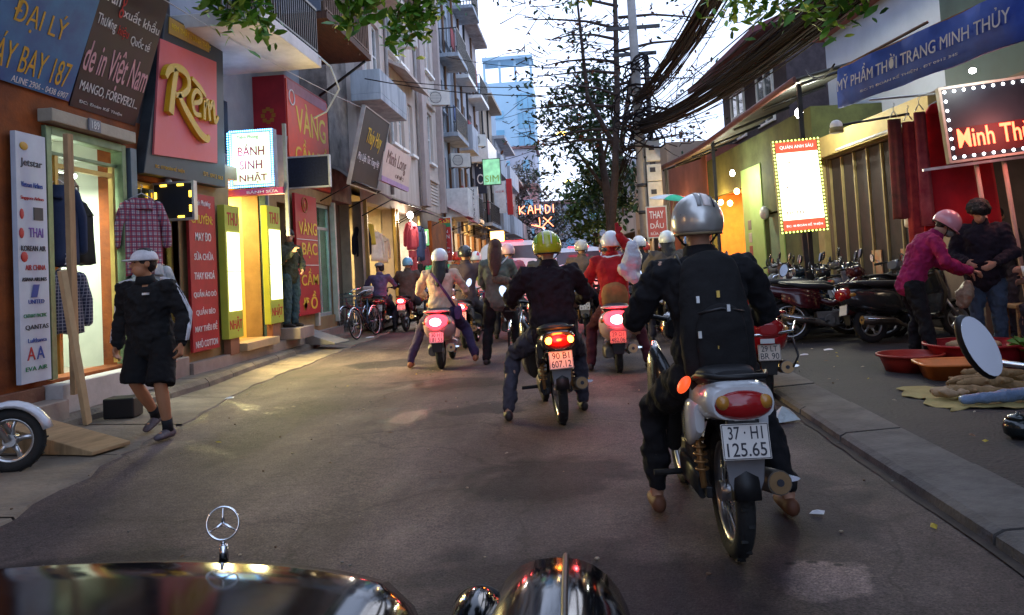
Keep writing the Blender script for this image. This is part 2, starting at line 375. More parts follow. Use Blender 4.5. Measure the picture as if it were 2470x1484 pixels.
# left concrete gutter between the asphalt and the low kerb, in cast bays with recessed joints
road_edge = [(-2.0, -3), (-2.75, 1), (-3.34, 4.34), (-3.6, 5.7), (-3.78, 7), (-4.17, 10), (-4.3, 13), (-4.43, 19), (-4.5, 34)]
kerb_line = [(-5.3, -3), (-5.2, 3), (-4.95, 6.2), (-4.84, 7.8), (-4.66, 9.4), (-4.86, 11.9), (-4.95, 14.6), (-5.0, 19), (-5.05, 34)]
def at_line(l, y):
    for (x0, y0), (x1, y1) in zip(l, l[1:]):
        if y0 <= y <= y1: return x0 + (x1 - x0) * (y - y0) / (y1 - y0)
    return l[-1][0]
gut = bpy.data.objects.new('gutter', None); COL.objects.link(gut); gut['kind'] = 'structure'
y = -3.
k = 0
while y < 33:
    ln = rnd.uniform(1.1, 1.9); y2 = y + ln - .025; mb = MB(); n = 5
    rj = [rnd.uniform(-.05, .05) for _ in range(n + 1)]; top = []; bot = []
    for i in range(n + 1):
        yy = y + (y2 - y) * i / n; xe = at_line(road_edge, yy) + rj[i]; xk = at_line(kerb_line, yy) - .1; xm = (xe + xk) / 2
        top.append([(xe, yy, -.02), (xe - .02, yy, .012), (xm, yy, .03 + rnd.uniform(-.004, .004)), (xk, yy, .05)])
    vs = [p for r in top for p in r]
    mb.add(vs, [(i * 4 + j, i * 4 + j + 1, (i + 1) * 4 + j + 1, (i + 1) * 4 + j) for i in range(n) for j in range(3)], False)
    mb.build('gutter_slab', ledge_c, gut); y += ln
kb = bpy.data.objects.new('kerb', None); COL.objects.link(kb); kb['kind'] = 'structure'
y = 6.0
while y < 30:
    ln = rnd.uniform(.85, 1.05); y2 = y + ln - .02; x0, x1 = at_line(kerb_line, y), at_line(kerb_line, y2); mb = MB(); r = []
    for yy, x in ((y, x0), (y2, x1)):
        r.append([(x + .02, yy, .0), (x, yy, .1), (x - .05, yy, .145 + rnd.uniform(-.012, .008)), (-5.4, yy, .16), (-5.4, yy, 0)])
    mb.loft(r, smooth=False); mb.build('kerb_stone', ledge_c, kb); y += ln
# right kerb stones, flush-topped, and the right pavement
kr = bpy.data.objects.new('kerb', None); COL.objects.link(kr); kr['kind'] = 'structure'
y = .6
while y < 40:
    ln = 1.02; y2 = y + ln - .022; mb = MB(); dz = rnd.uniform(-.012, .008); r = []
    bend = lambda t: -.05 * max(0, t - 14)
    for yy in (y, y2):
        x = 1.69 + bend(yy) + rnd.uniform(-.006, .006)
        r.append([(x, yy, -.03), (x + .01, yy, .045 + dz), (x + .05, yy, .066 + dz), (x + .41, yy, .088 + dz), (x + .41, yy, -.03)])
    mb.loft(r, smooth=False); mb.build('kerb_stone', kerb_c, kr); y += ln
g = MB(); n = 60; va_ = []
for i in range(n + 1):
    yy = .6 + i * .22; va_.append([(1.64 + bend(yy) + rnd.uniform(-.012, .01), yy, .0055), (1.7 + bend(yy), yy, .0085)])
g.loft(va_, cap=False, closed=False); struct('gutter_dirt', g, mat('gap_dirt', (.018, .014, .012), .95, var=.5, scale=8, col2=(.06, .045, .035)))
g = MB(); vs = []
ys = [-3] + [i * .6 for i in range(0, 30)] + [20, 26, 34, 42]
cols = [0, .25, .8, 1.5, 2.3, 3.2, 6, 20]
for y in ys:
    for c in cols: vs.append((2.115 + (bend(y) if c < 3 else 0) + c, y, .078 + (rnd.uniform(-.008, .006) if c < 5 else 0)))
n = len(cols)
g.add(vs, [(j * n + i, j * n + i + 1, (j + 1) * n + i + 1, (j + 1) * n + i) for j in range(len(ys) - 1) for i in range(n - 1)], True)
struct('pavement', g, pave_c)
def blob(cx, cy, rx, ry, z, seed, n=22, h=.004):
    r = random.Random(seed); ring = [(cx + rx * math.cos(a) * q, cy + ry * math.sin(a) * q) for a, q in [(2 * math.pi * i / n, r.uniform(.72, 1.12)) for i in range(n)]]
    mb = MB(); mb.loft([[(x, y, z - .01) for x, y in ring], [(x, y, z) for x, y in ring]], smooth=False); return mb
cem = mat('grit_pale', (.16, .15, .135), .9, var=.25, scale=14)

# ================================================================ LEFT ROW : local x = along the street, front faces local -y
def wall_holes(mb, x0, x1, z0, z1, holes, depth=.18, y=0.):
    X = sorted({x0, x1, *[h[0] for h in holes], *[h[1] for h in holes]}); Z = sorted({z0, z1, *[h[2] for h in holes], *[h[3] for h in holes]})
    X = [v for v in X if x0 <= v <= x1]; Z = [v for v in Z if z0 <= v <= z1]
    for a, b in zip(X, X[1:]):
        for c, d in zip(Z, Z[1:]):
            mx, mz = (a + b) / 2, (c + d) / 2
            if not any(h[0] < mx < h[1] and h[2] < mz < h[3] for h in holes): mb.quad((a, y, c), (b, y, c), (b, y, d), (a, y, d))
    for a, b, c, d in [h[:4] for h in holes]:
        e = y + depth
        mb.quad((a, y, c), (a, y, d), (a, e, d), (a, e, c)); mb.quad((b, y, c), (b, e, c), (b, e, d), (b, y, d))
        mb.quad((a, y, d), (b, y, d), (b, e, d), (a, e, d)); mb.quad((a, y, c), (a, e, c), (b, e, c), (b, y, c))
    return mb
def shell(mb, x0, x1, z0, z1, depth, y=0.):
    mb.quad((x0, y, z0), (x0, y, z1), (x0, y + depth, z1), (x0, y + depth, z0)); mb.quad((x1, y, z0), (x1, y + depth, z0), (x1, y + depth, z1), (x1, y, z1))
    mb.quad((x0, y, z1), (x1, y, z1), (x1, y + depth, z1), (x0, y + depth, z1)); mb.quad((x0, y + depth, z0), (x0, y + depth, z1), (x1, y + depth, z1), (x1, y + depth, z0))
def window(par, x0, x1, z0, z1, y=.1, fm=None, bars=(1, 1), gm=None, sill=None):
    fm = fm or white_paint; w, h = x1 - x0 - .01, z1 - z0 - .01; cx, cz = (x0 + x1) / 2, (z0 + z1) / 2
    mb = frame_mb(w, h, .06, .06, y, None, cx, cz)
    for i in range(1, bars[0] + 1): mb.box((cx - w / 2 + w * i / (bars[0] + 1), y, cz), (.045, .05, h - .12))
    for i in range(1, bars[1] + 1): mb.box((cx, y + .002, cz - h / 2 + h * i / (bars[1] + 1)), (w - .12, .045, .045))
    f = mb.build('window', fm, par); MB().box((cx, y + .02, cz), (w - .1, .012, h - .1)).build('pane', gm or window_glass, f)
    if sill: MB().box((cx, -.05, z0 - .04), (w + .2, .16, .08)).build('sill', sill, f)
    return f
def room(par, x0, x1, z0, z1, y0, y1, m, fl=None):
    mb = MB(); mb.quad((x0, y0, z0), (x0, y1, z0), (x0, y1, z1), (x0, y0, z1)); mb.quad((x1, y0, z0), (x1, y0, z1), (x1, y1, z1), (x1, y1, z0))
    mb.quad((x0, y1, z0), (x1, y1, z0), (x1, y1, z1), (x0, y1, z1)); mb.quad((x0, y0, z1), (x0, y1, z1), (x1, y1, z1), (x1, y0, z1))
    mb.mi = 1; mb.quad((x0, y0, z0), (x1, y0, z0), (x1, y1, z0), (x0, y1, z0)); return mb.build('room', [m, fl or concrete], par)
LX = -5.2
def left(name, label, cat, y0, z=0., X=LX, group=None): return thing(name, label, cat, (X, y0, z), R_(90), group)
def on_left(y, z, out=0.): return (LX + out, y, z)
lpw = mat('stained_plaster', (.17, .16, .15), .9, var=.4, scale=1.2, bump=.3, col2=(.32, .3, .28))
orange_wall = mat('orange_wall', (.09, .022, .006), .8, var=.3, scale=2.2, bump=.25, col2=(.34, .085, .012))
cream_wall = mat('cream_wall', (.42, .34, .29), .8, scale=1.5, bump=.12, col2=(.64, .57, .52), stretch=(2, 2, .35))
bluegrey = mat('bluegrey_wall', (.2, .23, .27), .85, scale=1.3, bump=.15, col2=(.48, .54, .6), stretch=(2.2, 2.2, .35))
greywall = mat('grey_wall', (.2, .21, .25), .85, var=.3, scale=1.4, bump=.15, col2=(.3, .32, .36))
mould = mat('mould_wall', (.08, .07, .065), .95, var=.5, scale=2.2, bump=.4, col2=(.33, .29, .26))
shop_white = mat('shop_interior', (.52, .55, .48), .8, var=.12, scale=2)
yellow_in = mat('yellow_interior', (.72, .52, .16), .75, var=.12, scale=2)
door_green = mat('door_green_metal', (.17, .24, .13), .4, .35, var=.25, scale=8)
brass = mat('brass_frame', (.42, .3, .1), .3, .7)
tile_dark = mat('step_stone', (.3, .24, .2), .55, var=.25, scale=3, bump=.15)
# --- building 1: travel desk pilaster + clothes shop + dark glass door (Y 6.2 .. 10.1)
B1 = left('shop_house', 'narrow shop house with orange wall, lit clothes shop door and a dark glass door', 'building', 6.2)
mb = MB(); wall_holes(mb, 0, 3.9, .42, 3.3, [(1.26, 2.66, .46, 2.98), (2.95, 3.96 - .06, .44, 2.62)], .3); mb.build('shop_front', orange_wall, B1)
mb = MB(); wall_holes(mb, 0, 3.9, 3.3, 9, [(1.0, 2.0, 5.6, 7.4), (2.5, 3.4, 5.6, 7.4)], .2); shell(mb, 0, 3.9, .0, 9, 7); mb.build('wall', mat('dark_upper', (.06, .055, .06), .9, var=.4, scale=1.5, bump=.2), B1)
for x in (1.0, 2.5): window(B1, x, x + .95, 5.6, 7.4, .12, wood, (1, 2))
room(B1, 1.1, 2.78, .44, 3.1, .3, 3.2, shop_white, tile_dark)
room(B1, 2.85, 3.88, .44, 2.7, .3, 2.6, mat('dim_room', (.22, .22, .16), .8), tile_dark)
mb = MB()
for x in (1.3, 2.62): MB().box((x, .02, 1.72), (.08, .14, 2.5)).build('door_jamb', door_green, B1, bev=.006)
mb.box((1.96, .02, 2.93), (1.24, .14, .09)); mb.box((1.96, .05, 2.72), (1.24, .06, .04)); mb.build('door_frame', door_green, B1, bev=.006)
mb = MB(); mb.box((2.5, .04, 1.6), (.05, .05, 2.2)); mb.box((1.5, .04, 1.6), (.05, .05, 2.2)); mb.box((2.0, .04, 2.6), (.96, .05, .05)); mb.build('door_leaf_frame', brass, B1)
MB().box((2.77, -.03, 1.7), (.13, .1, 2.5)).build('door_post', mat('grey_blue_metal', (.13, .17, .2), .5, .3), B1, bev=.006)
MB().box((1.96, -.07, 3.06), (1.5, .16, .13)).build('lintel_beam', mat('lintel', (.4, .36, .28), .7, bump=.2), B1, bev=.01)
n = MB().box((1.88, -.165, 3.06), (.2, .02, .13)).build('number_plate', mat('dull_grey', (.2, .2, .22), .6), B1)
text('189', 1.88, 3.06, .13, .085, mat('pale_ink', (.7, .7, .68), .6), B1, y=-.178)
tb = MB(); tb.tube([(1.42, .35, 2.55), (2.3, .35, 2.6)], .03, 10); tb.build('tube_lamp', emit('tube_lit', (.9, 1, .88), 14), B1)
lamp(B1, (1.86, .62, 2.5), (.9, 1, .82), 48, kind='AREA', rot=(0, 0, 0), sx=1.0, sy=.2)
lamp(B1, (1.9, 1.8, 2.9), (.92, 1, .82), 36, kind='AREA', rot=(0, 0, 0), sx=1., sy=1.)
mb = MB(); frame_mb(.98, 2.16, .07, .06, .1, mb, 3.43, 1.53); mb.box((3.43, .1, 1.5), (.05, .05, 2.0)); d = mb.build('glass_door', brass, B1)
MB().box((3.43, .1, 1.53), (.86, .01, 2.02)).build('pane', glass('shop_glass', (.8, .85, .78)), d)
MB().box((3.1, .5, 1.5), (.14, .1, 2.0)).build('curtain', mat('pale_cloth', (.55, .58, .5), .9), B1)
lamp(B1, (3.4, 1.2, 2.4), (1, .95, .7), 35, kind='AREA', sx=.6, sy=.6)
# steps
mb = MB(); mb.box2((1.15, -.22, .14), (2.85, -.002, .43)); st = mb.build('step', mat('pale_step', (.5, .45, .42), .7, var=.2, scale=3, bump=.15), B1, bev=.012)
mb = MB(); mb.box2((.2, -.3, .05), (1.13, -.002, .3)); mb.build('step', tile_dark, B1, bev=.012); MB().box2((-.1, -.06, .0), (1.13, -.003, .43)).build('plinth', mat('plinth_brick', (.2, .09, .055), .85, bump=.3), B1, bev=.01)
mb = MB(); mb.box2((2.87, -.1, .12), (3.9, -.002, .4)); mb.build('step', tile_dark, B1, bev=.012)
# --- building 2: sewing shop, yellow doorway, gold shop (Y 10.1 .. 16.8)
B2 = left('shop_house', 'shop house with yellow lit doorway between two glowing boards and gold shop beside it', 'building', 10.12)
mb = MB(); H2 = [(1.56, 2.72, .42, 2.9), (3.5, 4.06, .55, 2.7), (5.36, 6.6, .55, 2.85)]
wall_holes(mb, 0, 6.68, .3, 3.1, H2, .3); mb.build('shop_front', mat('ochre_front', (.3, .2, .09), .8, var=.3, scale=2), B2)
mb = MB(); wall_holes(mb, 0, 6.68, 3.1, 10, [(2.55, 3.0, 3.5, 4.4), (.4, 1.6, 6.2, 7.8), (2.6, 3.8, 6.2, 7.8), (4.6, 5.8, 6.2, 7.8)], .2, .6); shell(mb, 0, 6.68, 3.1, 10, 6, .6)
mb.quad((0, 0, 3.1), (6.68, 0, 3.1), (6.68, .6, 3.1), (0, .6, 3.1)); mb.build('wall', greywall, B2)
mb = MB(); shell(mb, 0.003, 6.677, 0, 3.098, 6.5); mb.box2((0, -.14, .0), (6.68, -.003, .3)); mb.build('plinth', tile_dark, B2); MB().box2((3.3, -.4, .302), (4.02, -.003, .5)).build('step', tile_dark, B2, bev=.01)
window(B2, 2.55, 3.0, 3.5, 4.4, .7, mat('dark_frame', (.05, .05, .06), .6), (0, 1))
for x in (.4, 2.6, 4.6): window(B2, x, x + 1.2, 6.2, 7.8, .72, wood, (1, 2))
room(B2, 1.5, 2.78, .4, 2.95, .3, 2.2, yellow_in, mat('yellow_floor', (.5, .36, .15), .6))
mb = MB()
for i in range(5): mb.box((2.2 + .02 * i, 1.2 + i * .1, 1.55), (.1, .02, 2.1))
mb.build('room_door', mat('room_door_yellow', (.66, .46, .13), .6), B2)
lamp(B2, (2.14, .75, 2.8), (1, .78, .3), 95, kind='AREA', sx=.8, sy=.5)
MB().box((2.78, -.04, 1.62), (.12, .14, 2.6)).build('door_post', mat('blue_post', (.04, .09, .12), .5, .2), B2, bev=.006)
for x in (2.92, 5.33, 6.63): MB().box((x, -.02, 1.66), (.1, .11, 2.52)).build('door_jamb', mat('pale_jamb', (.5, .48, .4), .6), B2, bev=.005)
MB().box((2.1, -.1, .36), (1.3, .3, .12)).build('threshold', mat('threshold_stone', (.42, .3, .17), .6, bump=.1), B2, bev=.01)
mb = MB(); frame_mb(1.24, 2.3, .07, .06, .1, mb, 5.98, 1.7); mb.box((5.98, .1, 2.35), (1.1, .05, .06)); mb.box((5.98, .1, 1.45), (.05, .05, 1.75)); d = mb.build('glass_door', mat('alu_frame', (.5, .52, .5), .4, .4), B2)
MB().box((5.98, .1, 1.7), (1.12, .012, 2.18)).build('pane', glass('teal_glass', (.55, .75, .68), .16), d)
room(B2, 5.3, 6.66, .5, 2.95, .32, 2.8, mat('teal_room', (.25, .38, .33), .8), tile_dark)
lamp(B2, (6.0, 1.4, 2.75), (.8, 1, .9), 60, kind='AREA', sx=.8, sy=.8)
MB().box((5.98, 1.6, 1.0), (1.1, .5, .95)).build('display_case', mat('case_wood', (.2, .12, .06), .4, coat=.3), B2, bev=.02)
for x, w in ((.0, .1), (3.5, .06)): pass
# --- building 3: strip of mould-stained old wall
B3 = left('old_building', 'narrow mould stained concrete wall squeezed between the gold shop and pale building', 'building', 16.82)
mb = MB(); mb.box2((0, 0, 3.0), (1.5, 6, 11)); mb.build('wall', mould, B3)
mb = MB(); mb.box2((0, .3, 0), (1.5, 6, 2.998)); mb.build('shop_back', mat('dark_shop', (.1, .075, .05), .8), B3)
# --- building 4: pale four storey block (Y 18.35 .. 29.8)
B4 = left('apartment_building', 'pale cream building with pilasters, tall windows and a row of clothes shops below', 'building', 18.35, X=-5.0)
Lw = 11.4; y0 = 18.35
rel = lambda a, b: (a - y0, b - y0)
W4 = [(.5, 1.5, 6.3, 7.9), (1.8, 2.6, 6.3, 7.9), (3.5, 4.3, 5.0, 6.6), (4.6, 5.3, 5.0, 6.6), (3.4, 4.4, 7.6, 9.2), (4.8, 5.8, 7.6, 9.2), (9.1, 10.1, 5.15, 6.95), (8.9, 9.5, 8.4, 12), (9.75, 10.4, 8.4, 12), (.6, 2.4, 9.4, 11.4), (5.95, 6.6, 5.0, 6.6)]
mb = MB(); wall_holes(mb, 0, Lw, 3.45, 14.5, W4, .2); shell(mb, 0, Lw, 3.45, 14.5, 8); mb.quad((0, 0, 3.45), (Lw, 0, 3.45), (Lw, 8, 3.45), (0, 8, 3.45)); mb.build('wall', cream_wall, B4)
for a, b, c, d in W4: window(B4, a, b, c, d, .12, white_paint, (1, 1 if d - c < 2 else 3), sill=white_paint)
for x, w in ((7.75, .75), (.1, .2), (11.2, .35)): MB().box((x, -.1, 9), (w, .2, 11)).build('pilaster', mat('pilaster_plaster', (.42, .35, .33), .85, var=.15, scale=2), B4, bev=.01)
for z in (4.55, 7.2): MB().box((9.3, -.06, z), (2.2, .12, .14)).build('ledge', cream_wall, B4, bev=.01)
for x in (3.15, 7.2): MB().tube([(x, -.05, 3.5), (x, -.05, 14)], .05, 8).build('drain_pipe', mat('pipe_grey', (.35, .34, .34), .5), B4)
for i in range(7): MB().box((9.75, -.015, 3.75 + i * .115), (1.5, .03, .08)).build('cladding_board', mat('board_cream', (.58, .52, .47), .7), B4, bev=.006)
# slanted canopies above the middle windows
for z in (7.0, 9.7):
    mb = MB(); mb.add([(3.2, -.02, z + .3), (6.9, -.02, z + .3), (6.9, -.55, z), (3.2, -.55, z), (3.2, -.02, z + .2), (6.9, -.02, z + .2), (6.9, -.55, z - .08), (3.2, -.55, z - .08)], [(0, 1, 2, 3), (7, 6, 5, 4), (3, 2, 6, 7), (0, 3, 7, 4), (1, 5, 6, 2)]); mb.build('canopy', cream_wall, B4)
def rail(mb, x0, x1, z0, h, y0, n=None, r=.012, ends=True):
    n = n or max(3, int(abs(x1 - x0) / .12))
    mb.box(((x0 + x1) / 2, y0, z0 + h), (x1 - x0, .04, .04)); mb.box(((x0 + x1) / 2, y0, z0 + .06), (x1 - x0, .03, .03))
    for i in range(n + 1): mb.box((x0 + (x1 - x0) * i / n, y0, z0 + h / 2), (r * 2, r * 2, h - .02))
def balcony(par, x0, x1, z, out, m, solid=False, rm=None, h=.95):
    s = MB().box2((x0, -out, z - .16), (x1, -.003, z)).build('balcony', m, par, bev=.01)
    mb = MB()
    if solid:
        mb.box2((x0, -out, z + .002), (x1, -out + .1, z + h)); mb.box2((x0, -out + .102, z + .002), (x0 + .1, -.004, z + h)); mb.box2((x1 - .1, -out + .102, z + .002), (x1, -.004, z + h))
        mb.build('parapet', m, s)
    else:
        rail(mb, x0, x1, z, h, -out + .04)
        for x in (x0 + .02, x1 - .02):
            n = max(2, int(out / .13))
            mb.box((x, -out / 2, z + h + .002), (.04, out - .1, .038))
            for i in range(1, n): mb.box((x, -out + out * i / n, z + h / 2), (.022, .022, h - .03))
        mb.build('railing', rm or dark_metal, s)
    return s
balcony(B4, -.4, 2.4, 5.5, .7, bluegrey, True, h=.55)
balcony(B4, .2, 2.9, 8.6, .7, cream_wall, False)
room(B4, .25, 3.3, .3, 3.3, .35, 4, mat('shop2_in', (.5, .42, .28), .8), tile_dark)
room(B4, 3.5, 6.9, .3, 3.3, .35, 4, mat('shop3_in', (.55, .5, .4), .8), tile_dark)
mb = MB(); wall_holes(mb, 0, Lw, .12, 3.44, [(.3, 3.2, .3, 3.1), (3.6, 6.6, .3, 3.1)], .3); mb.build('shop_front', mat('shopfront_plaster', (.34, .27, .2), .8, var=.25, scale=2), B4)
for x in (.26, 3.24, 3.56, 6.64): MB().box((x, -.03, 1.7), (.08, .1, 2.85)).build('shop_jamb', brass, B4)
lamp(B4, (1.6, 1.2, 3.0), (1, .78, .42), 110, kind='AREA', sx=1.5, sy=1)
lamp(B4, (5.0, .6, 3.0), (1, .9, .75), 110, kind='AREA', sx=1.5, sy=1)
MB().ell((4.35, -.25, 3.0), (.09, .09, .1), 12, 8).build('bulb', emit('bulb_hot', (1, .98, .92), 30), B4)
lamp(B4, (4.35, -.42, 2.9), (1, .9, .75), 75, .1)
MB().box((5.5, -.24, .2), (11, .4, .2)).build('step', tile_dark, B4, bev=.015)
# --- AC units
def ac_unit(loc, rz, label, s=1., group='air conditioner units on the facades'):
    t = thing('air_conditioner', label, 'air conditioner', loc, rz, group); mb = MB().box((0, 0, .28 * s), (.8 * s, .3 * s, .55 * s)); mb.build('casing', mat('ac_white', (.62, .6, .55), .5, var=.12), t, bev=.02)
    mb = MB(); mb.torus((-.12 * s, -.155 * s, .28 * s), .2 * s, .012, YM, 20, 6)
    for i in range(7): mb.box((-.12 * s, -.157 * s, (.12 + .055 * i) * s), (.38 * s, .006, .01))
    mb.build('grille', mat('ac_grille', (.2, .2, .2), .6), t)
    mb = MB()
    for x in (-.3, .3): mb.box((x * s, 0, -.02), (.04, .4 * s, .035))
    mb.build('bracket', dark_metal, t); return t
ac_unit((-4.62, 22.3, 7.72), R_(10), 'air conditioner on a corbel under the leaves, nearest of the facade units'); ac_unit((-4.68, 28.2, 7.25), R_(20), 'beige air conditioner under tall windows of the pale building')
MB()
# --- further buildings along the left
alu_ = mat('pale_metal', (.45, .46, .46), .5, .3); rust_ = mat('rust_brown', (.17, .09, .05), .8); clothb_ = mat('laundry_blue', (.06, .1, .25), .9, bump=.3); clothr_ = mat('laundry_red', (.3, .05, .06), .9, bump=.3)
def back_building(y0, y1, h, X, wm, label, floors, seed, nb=2, awn=None):
    r = random.Random(seed); t = left('apartment_building', label, 'building', y0, X=X, group=None); L = y1 - y0; holes = []
    for f in range(floors):
        z = 3.7 + f * 3.1
        for k in range(nb):
            x = L * (k + .5) / nb; w = r.uniform(.8, 1.3)
            if z + 1.9 < h: holes.append((x - w / 2, x + w / 2, z + r.choice((.1, .8)), z + 2.1))
    sh = [(L * .08, L * .46, .25, 2.9), (L * .55, L * .94, .25, 2.9)]
    mb = MB(); wall_holes(mb, 0, L, 0, h, holes + sh, .22); shell(mb, 0, L, 0, h, 9); mb.build('wall', wm, t)
    for a, b, c, d in holes: window(t, a, b, c, d, .14, r.choice((white_paint, wood, dark_metal)), (1, 2), sill=wm)
    for a, b, c, d in sh: room(t, a, b, c, d, .2, 2.5, mat('far_shop_%d' % (seed % 3), [(.3, .16, .06), (.35, .3, .2), (.2, .14, .1)][seed % 3], .8), tile_dark)
    for f in range(floors):
        z = 3.55 + f * 3.1
        if z < h - 1: balcony(t, .25 + r.uniform(0, .5), L - .25 - r.uniform(0, 1.2), z, r.uniform(.6, .95), r.choice((wm, bluegrey, white_paint)), r.random() < .35)
    for x in (.12, L * .52): MB().tube([(x, -.06, 3.0), (x, -.06, h - .1)], .05, 8).build('drain_pipe', r.choice((alu_, dark_metal, rust_)), t)
    for k in range(3): MB().box((L * .5 + .3 * k - .3, -.06, 3.2 + .1 * k), (.22, .12, .3)).build('meter_box', alu_, t, bev=.01)
    for f in range(floors): MB().box((r.uniform(.6, L - .6), -.42, 4.5 + f * 3.1), (r.uniform(.5, 1.1), .03, r.uniform(.5, .8))).build('hanging_cloth', r.choice((alu_, rust_, clothb_, clothr_)), t)
    MB().box((L / 2, -.2, h + .08), (L + .1, .9, .2)).build('roof_slab', wm, t, bev=.02)
    for k in range(2):
        lamp(t, (L * (.27 + .48 * k), .6, 2.7), (1, .6, .28), 60, .15)
    for a, b, c, d in sh:
        for x in (a + .03, b - .03): MB().box((x, -.02, 1.55), (.07, .1, 2.7)).build('shop_jamb', wood, t)
    return t
pinkish = mat('dusty_wall', (.2, .17, .17), .85, scale=1.2, col2=(.5, .46, .46), stretch=(2.2, 2.2, .35)); palegrey = mat('pale_grey_wall', (.25, .27, .31), .85, scale=1.2, col2=(.58, .6, .64), stretch=(2.2, 2.2, .35))
tanw = mat('tan_wall', (.3, .24, .18), .85, var=.3, scale=1.2, col2=(.42, .35, .28))
for q in ((-9.0, 6.1, 9.5, -6.4, greywall, 'grey shop house standing beside the camera just outside the view', 2, 21, 4), (-24, -9.1, 12, -5.6, cream_wall, 'cream building behind the camera on the left row', 3, 22, 4), (-44, -24.1, 10, -5.4, tanw, 'tan building farther behind the camera on the left row', 2, 23, 4)): back_building(*q)
back_building(29.8, 33.6, 15.5, -5.0, bluegrey, 'blue grey narrow building with stacked balconies next to the pale cream building', 4, 1, 2)
back_building(33.6, 37.4, 14.6, -4.9, palegrey, 'pale grey tall narrow house with overhanging roof slab against the white sky', 4, 2, 2)
back_building(37.4, 42.5, 13.2, -4.9, pinkish, 'dusty building with big projecting balcony slabs and a pierced parapet', 3, 3, 2)
back_building(42.5, 48, 10.6, -4.8, tanw, 'tan building with low roof terrace beyond the tall narrow houses', 2, 4, 2)
back_building(48, 56, 9.2, -4.7, palegrey, 'pale two storey building near the far end of the left row', 2, 5, 3)
back_building(56, 68, 7.4, -4.5, pinkish, 'low dusty building at the very end of the left row', 1, 6, 3)
ac_unit((-4.42, 31.0, 5.35), R_(25), 'yellowed air conditioner on the blue grey narrow building'); ac_unit((-4.3, 36, 6.9), R_(30), 'small air conditioner on the pale grey tall narrow house')
# --- balconies over the street
t = left('balcony', 'white concrete balcony slab with thin railing above the pink sign', 'balcony', 10.2)
MB().box2((0, -1.2, 4.74), (2.5, .58, 4.93)).build('slab', mat('slab_white', (.62, .58, .56), .8, var=.2, scale=2.5, bump=.1), t, bev=.01)
mb = MB(); rail(mb, .05, 2.45, 4.94, .75, -1.15, 26, .009); mb.build('railing', dark_metal, t)
mb = MB()
for i in range(9): mb.box((.1 + i * .28, -.6, 5.35), (.2, .02, .8), (0, 0, .2))
mb.build('lattice', mat('old_wood', (.07, .045, .03), .9, var=.5), t)
t = left('balcony', 'dark brown timber balcony with open railing full of clutter', 'balcony', 13.1)
MB().box2((0, -1.2, 5.7), (2.9, .55, 5.82)).build('deck', mat('brown_boards', (.075, .035, .022), .8, var=.5, scale=4, stretch=(1, 10, 1), bump=.3), t)
mb = MB(); rail(mb, .03, 2.87, 5.83, 1.3, -1.16, 22, .014)
for i in range(22): mb.box((.1 + i * .13, -1.13, 6.3 + .2 * math.sin(i)), (.05, .02, .9), (0, .15 * math.sin(i * 3), 0))
mb.build('railing', mat('weathered_brown', (.16, .1, .07), .8, var=.5), t)
MB().box2((-.02, -1.1, 5.83), (.03, .5, 6.5)).build('side_panel', mat('blue_grey_sheet', (.1, .12, .16), .6), t)
mb = MB(); mb.tube([(2.8, -1.1, 5.68), (2.85, -.1, 5.05)], .03, 6); mb.build('brace', dark_metal, t)
r = random.Random(5)
for i in range(6):
    tag(MB().box((0, 0, .2), (.3, .3, .42)).build('crate', mat('box_%d' % (i % 3), [(.3, .3, .33), (.16, .1, .06), (.3, .25, .2)][i % 3], .8), None, (-4.5 + r.uniform(-.25, .2), 13.5 + i * .42, 5.83), bev=.01), ['grey storage box nearest on the timber balcony', 'brown box on the timber balcony beside the nearest grey box', 'tan box third along the timber balcony', 'grey storage box fourth along the timber balcony', 'brown box near the end of the timber balcony', 'tan box at the far end of the timber balcony'][i], 'box', 'boxes on the timber balcony')
# ================================================================ LEFT ROW : signs, boards, goods
def ink(n, c, r=.5): return mat('ink_' + n, c, r, var=.06)
i_gold = ink('gold', (.62, .36, .03)); i_white = ink('white', (.72, .72, .74)); i_red = ink('red', (.5, .03, .03)); i_dark = ink('dark', (.03, .03, .04)); i_pink = ink('pink', (.62, .34, .4)); i_blue = ink('blue', (.03, .08, .35)); i_yellow = ink('yellow', (.72, .5, .04)); i_maroon = ink('maroon', (.3, .02, .04)); i_green = ink('green', (.03, .25, .1))
blue_vinyl = mat('blue_vinyl', (.008, .03, .22), .4, var=.5, scale=1.1, col2=(.03, .22, .46))
alu = mat('alu_trim', (.55, .56, .56), .35, .6)
s = sign('blue tilted travel agency board with gold capital letters above the orange wall', (-4.95, 6.55, 4.0), R_(90), 2.62, 1.5, blue_vinyl, None, .07, R_(19.6), texts=[
    ('ĐẠI LÝ', .6, -.1, .74, .3, i_gold), ('MÁY BAY 187', .6, -.47, 1.2, .32, i_gold), ('ALINE 2906 - 0438 6907', .85, -.7, .82, .06, i_white)])
s = sign('black tilted fashion board with big pink script lettering above the clothes shop', (-4.98, 8.52, 3.98), R_(90), 1.24, 1.52, mat('black_vinyl', (.022, .008, .018), .45, var=.5), None, .06, R_(18.3), texts=[
    ('tran', -.42, .5, .3, .15, i_white), ('xuất khẩu', .2, .42, .74, .14, i_white), ('g', -.2, .45, .1, .26, i_red, dict(shear=.2)), ('Thương', -.4, .2, .34, .15, i_white), ('hiệu', -.08, .19, .2, .14, i_red), ('Quốc tế', .28, .17, .4, .14, i_white),
    ('de in Việt Nam', .0, -.22, 1.2, .46, i_pink, dict(off=.006, shear=.12)), ('MANGO, FOREVER21...', .0, -.52, 1.1, .12, i_white), ('ĐC: Đoàn Kế Thiện', -.1, -.68, .8, .05, i_white)])
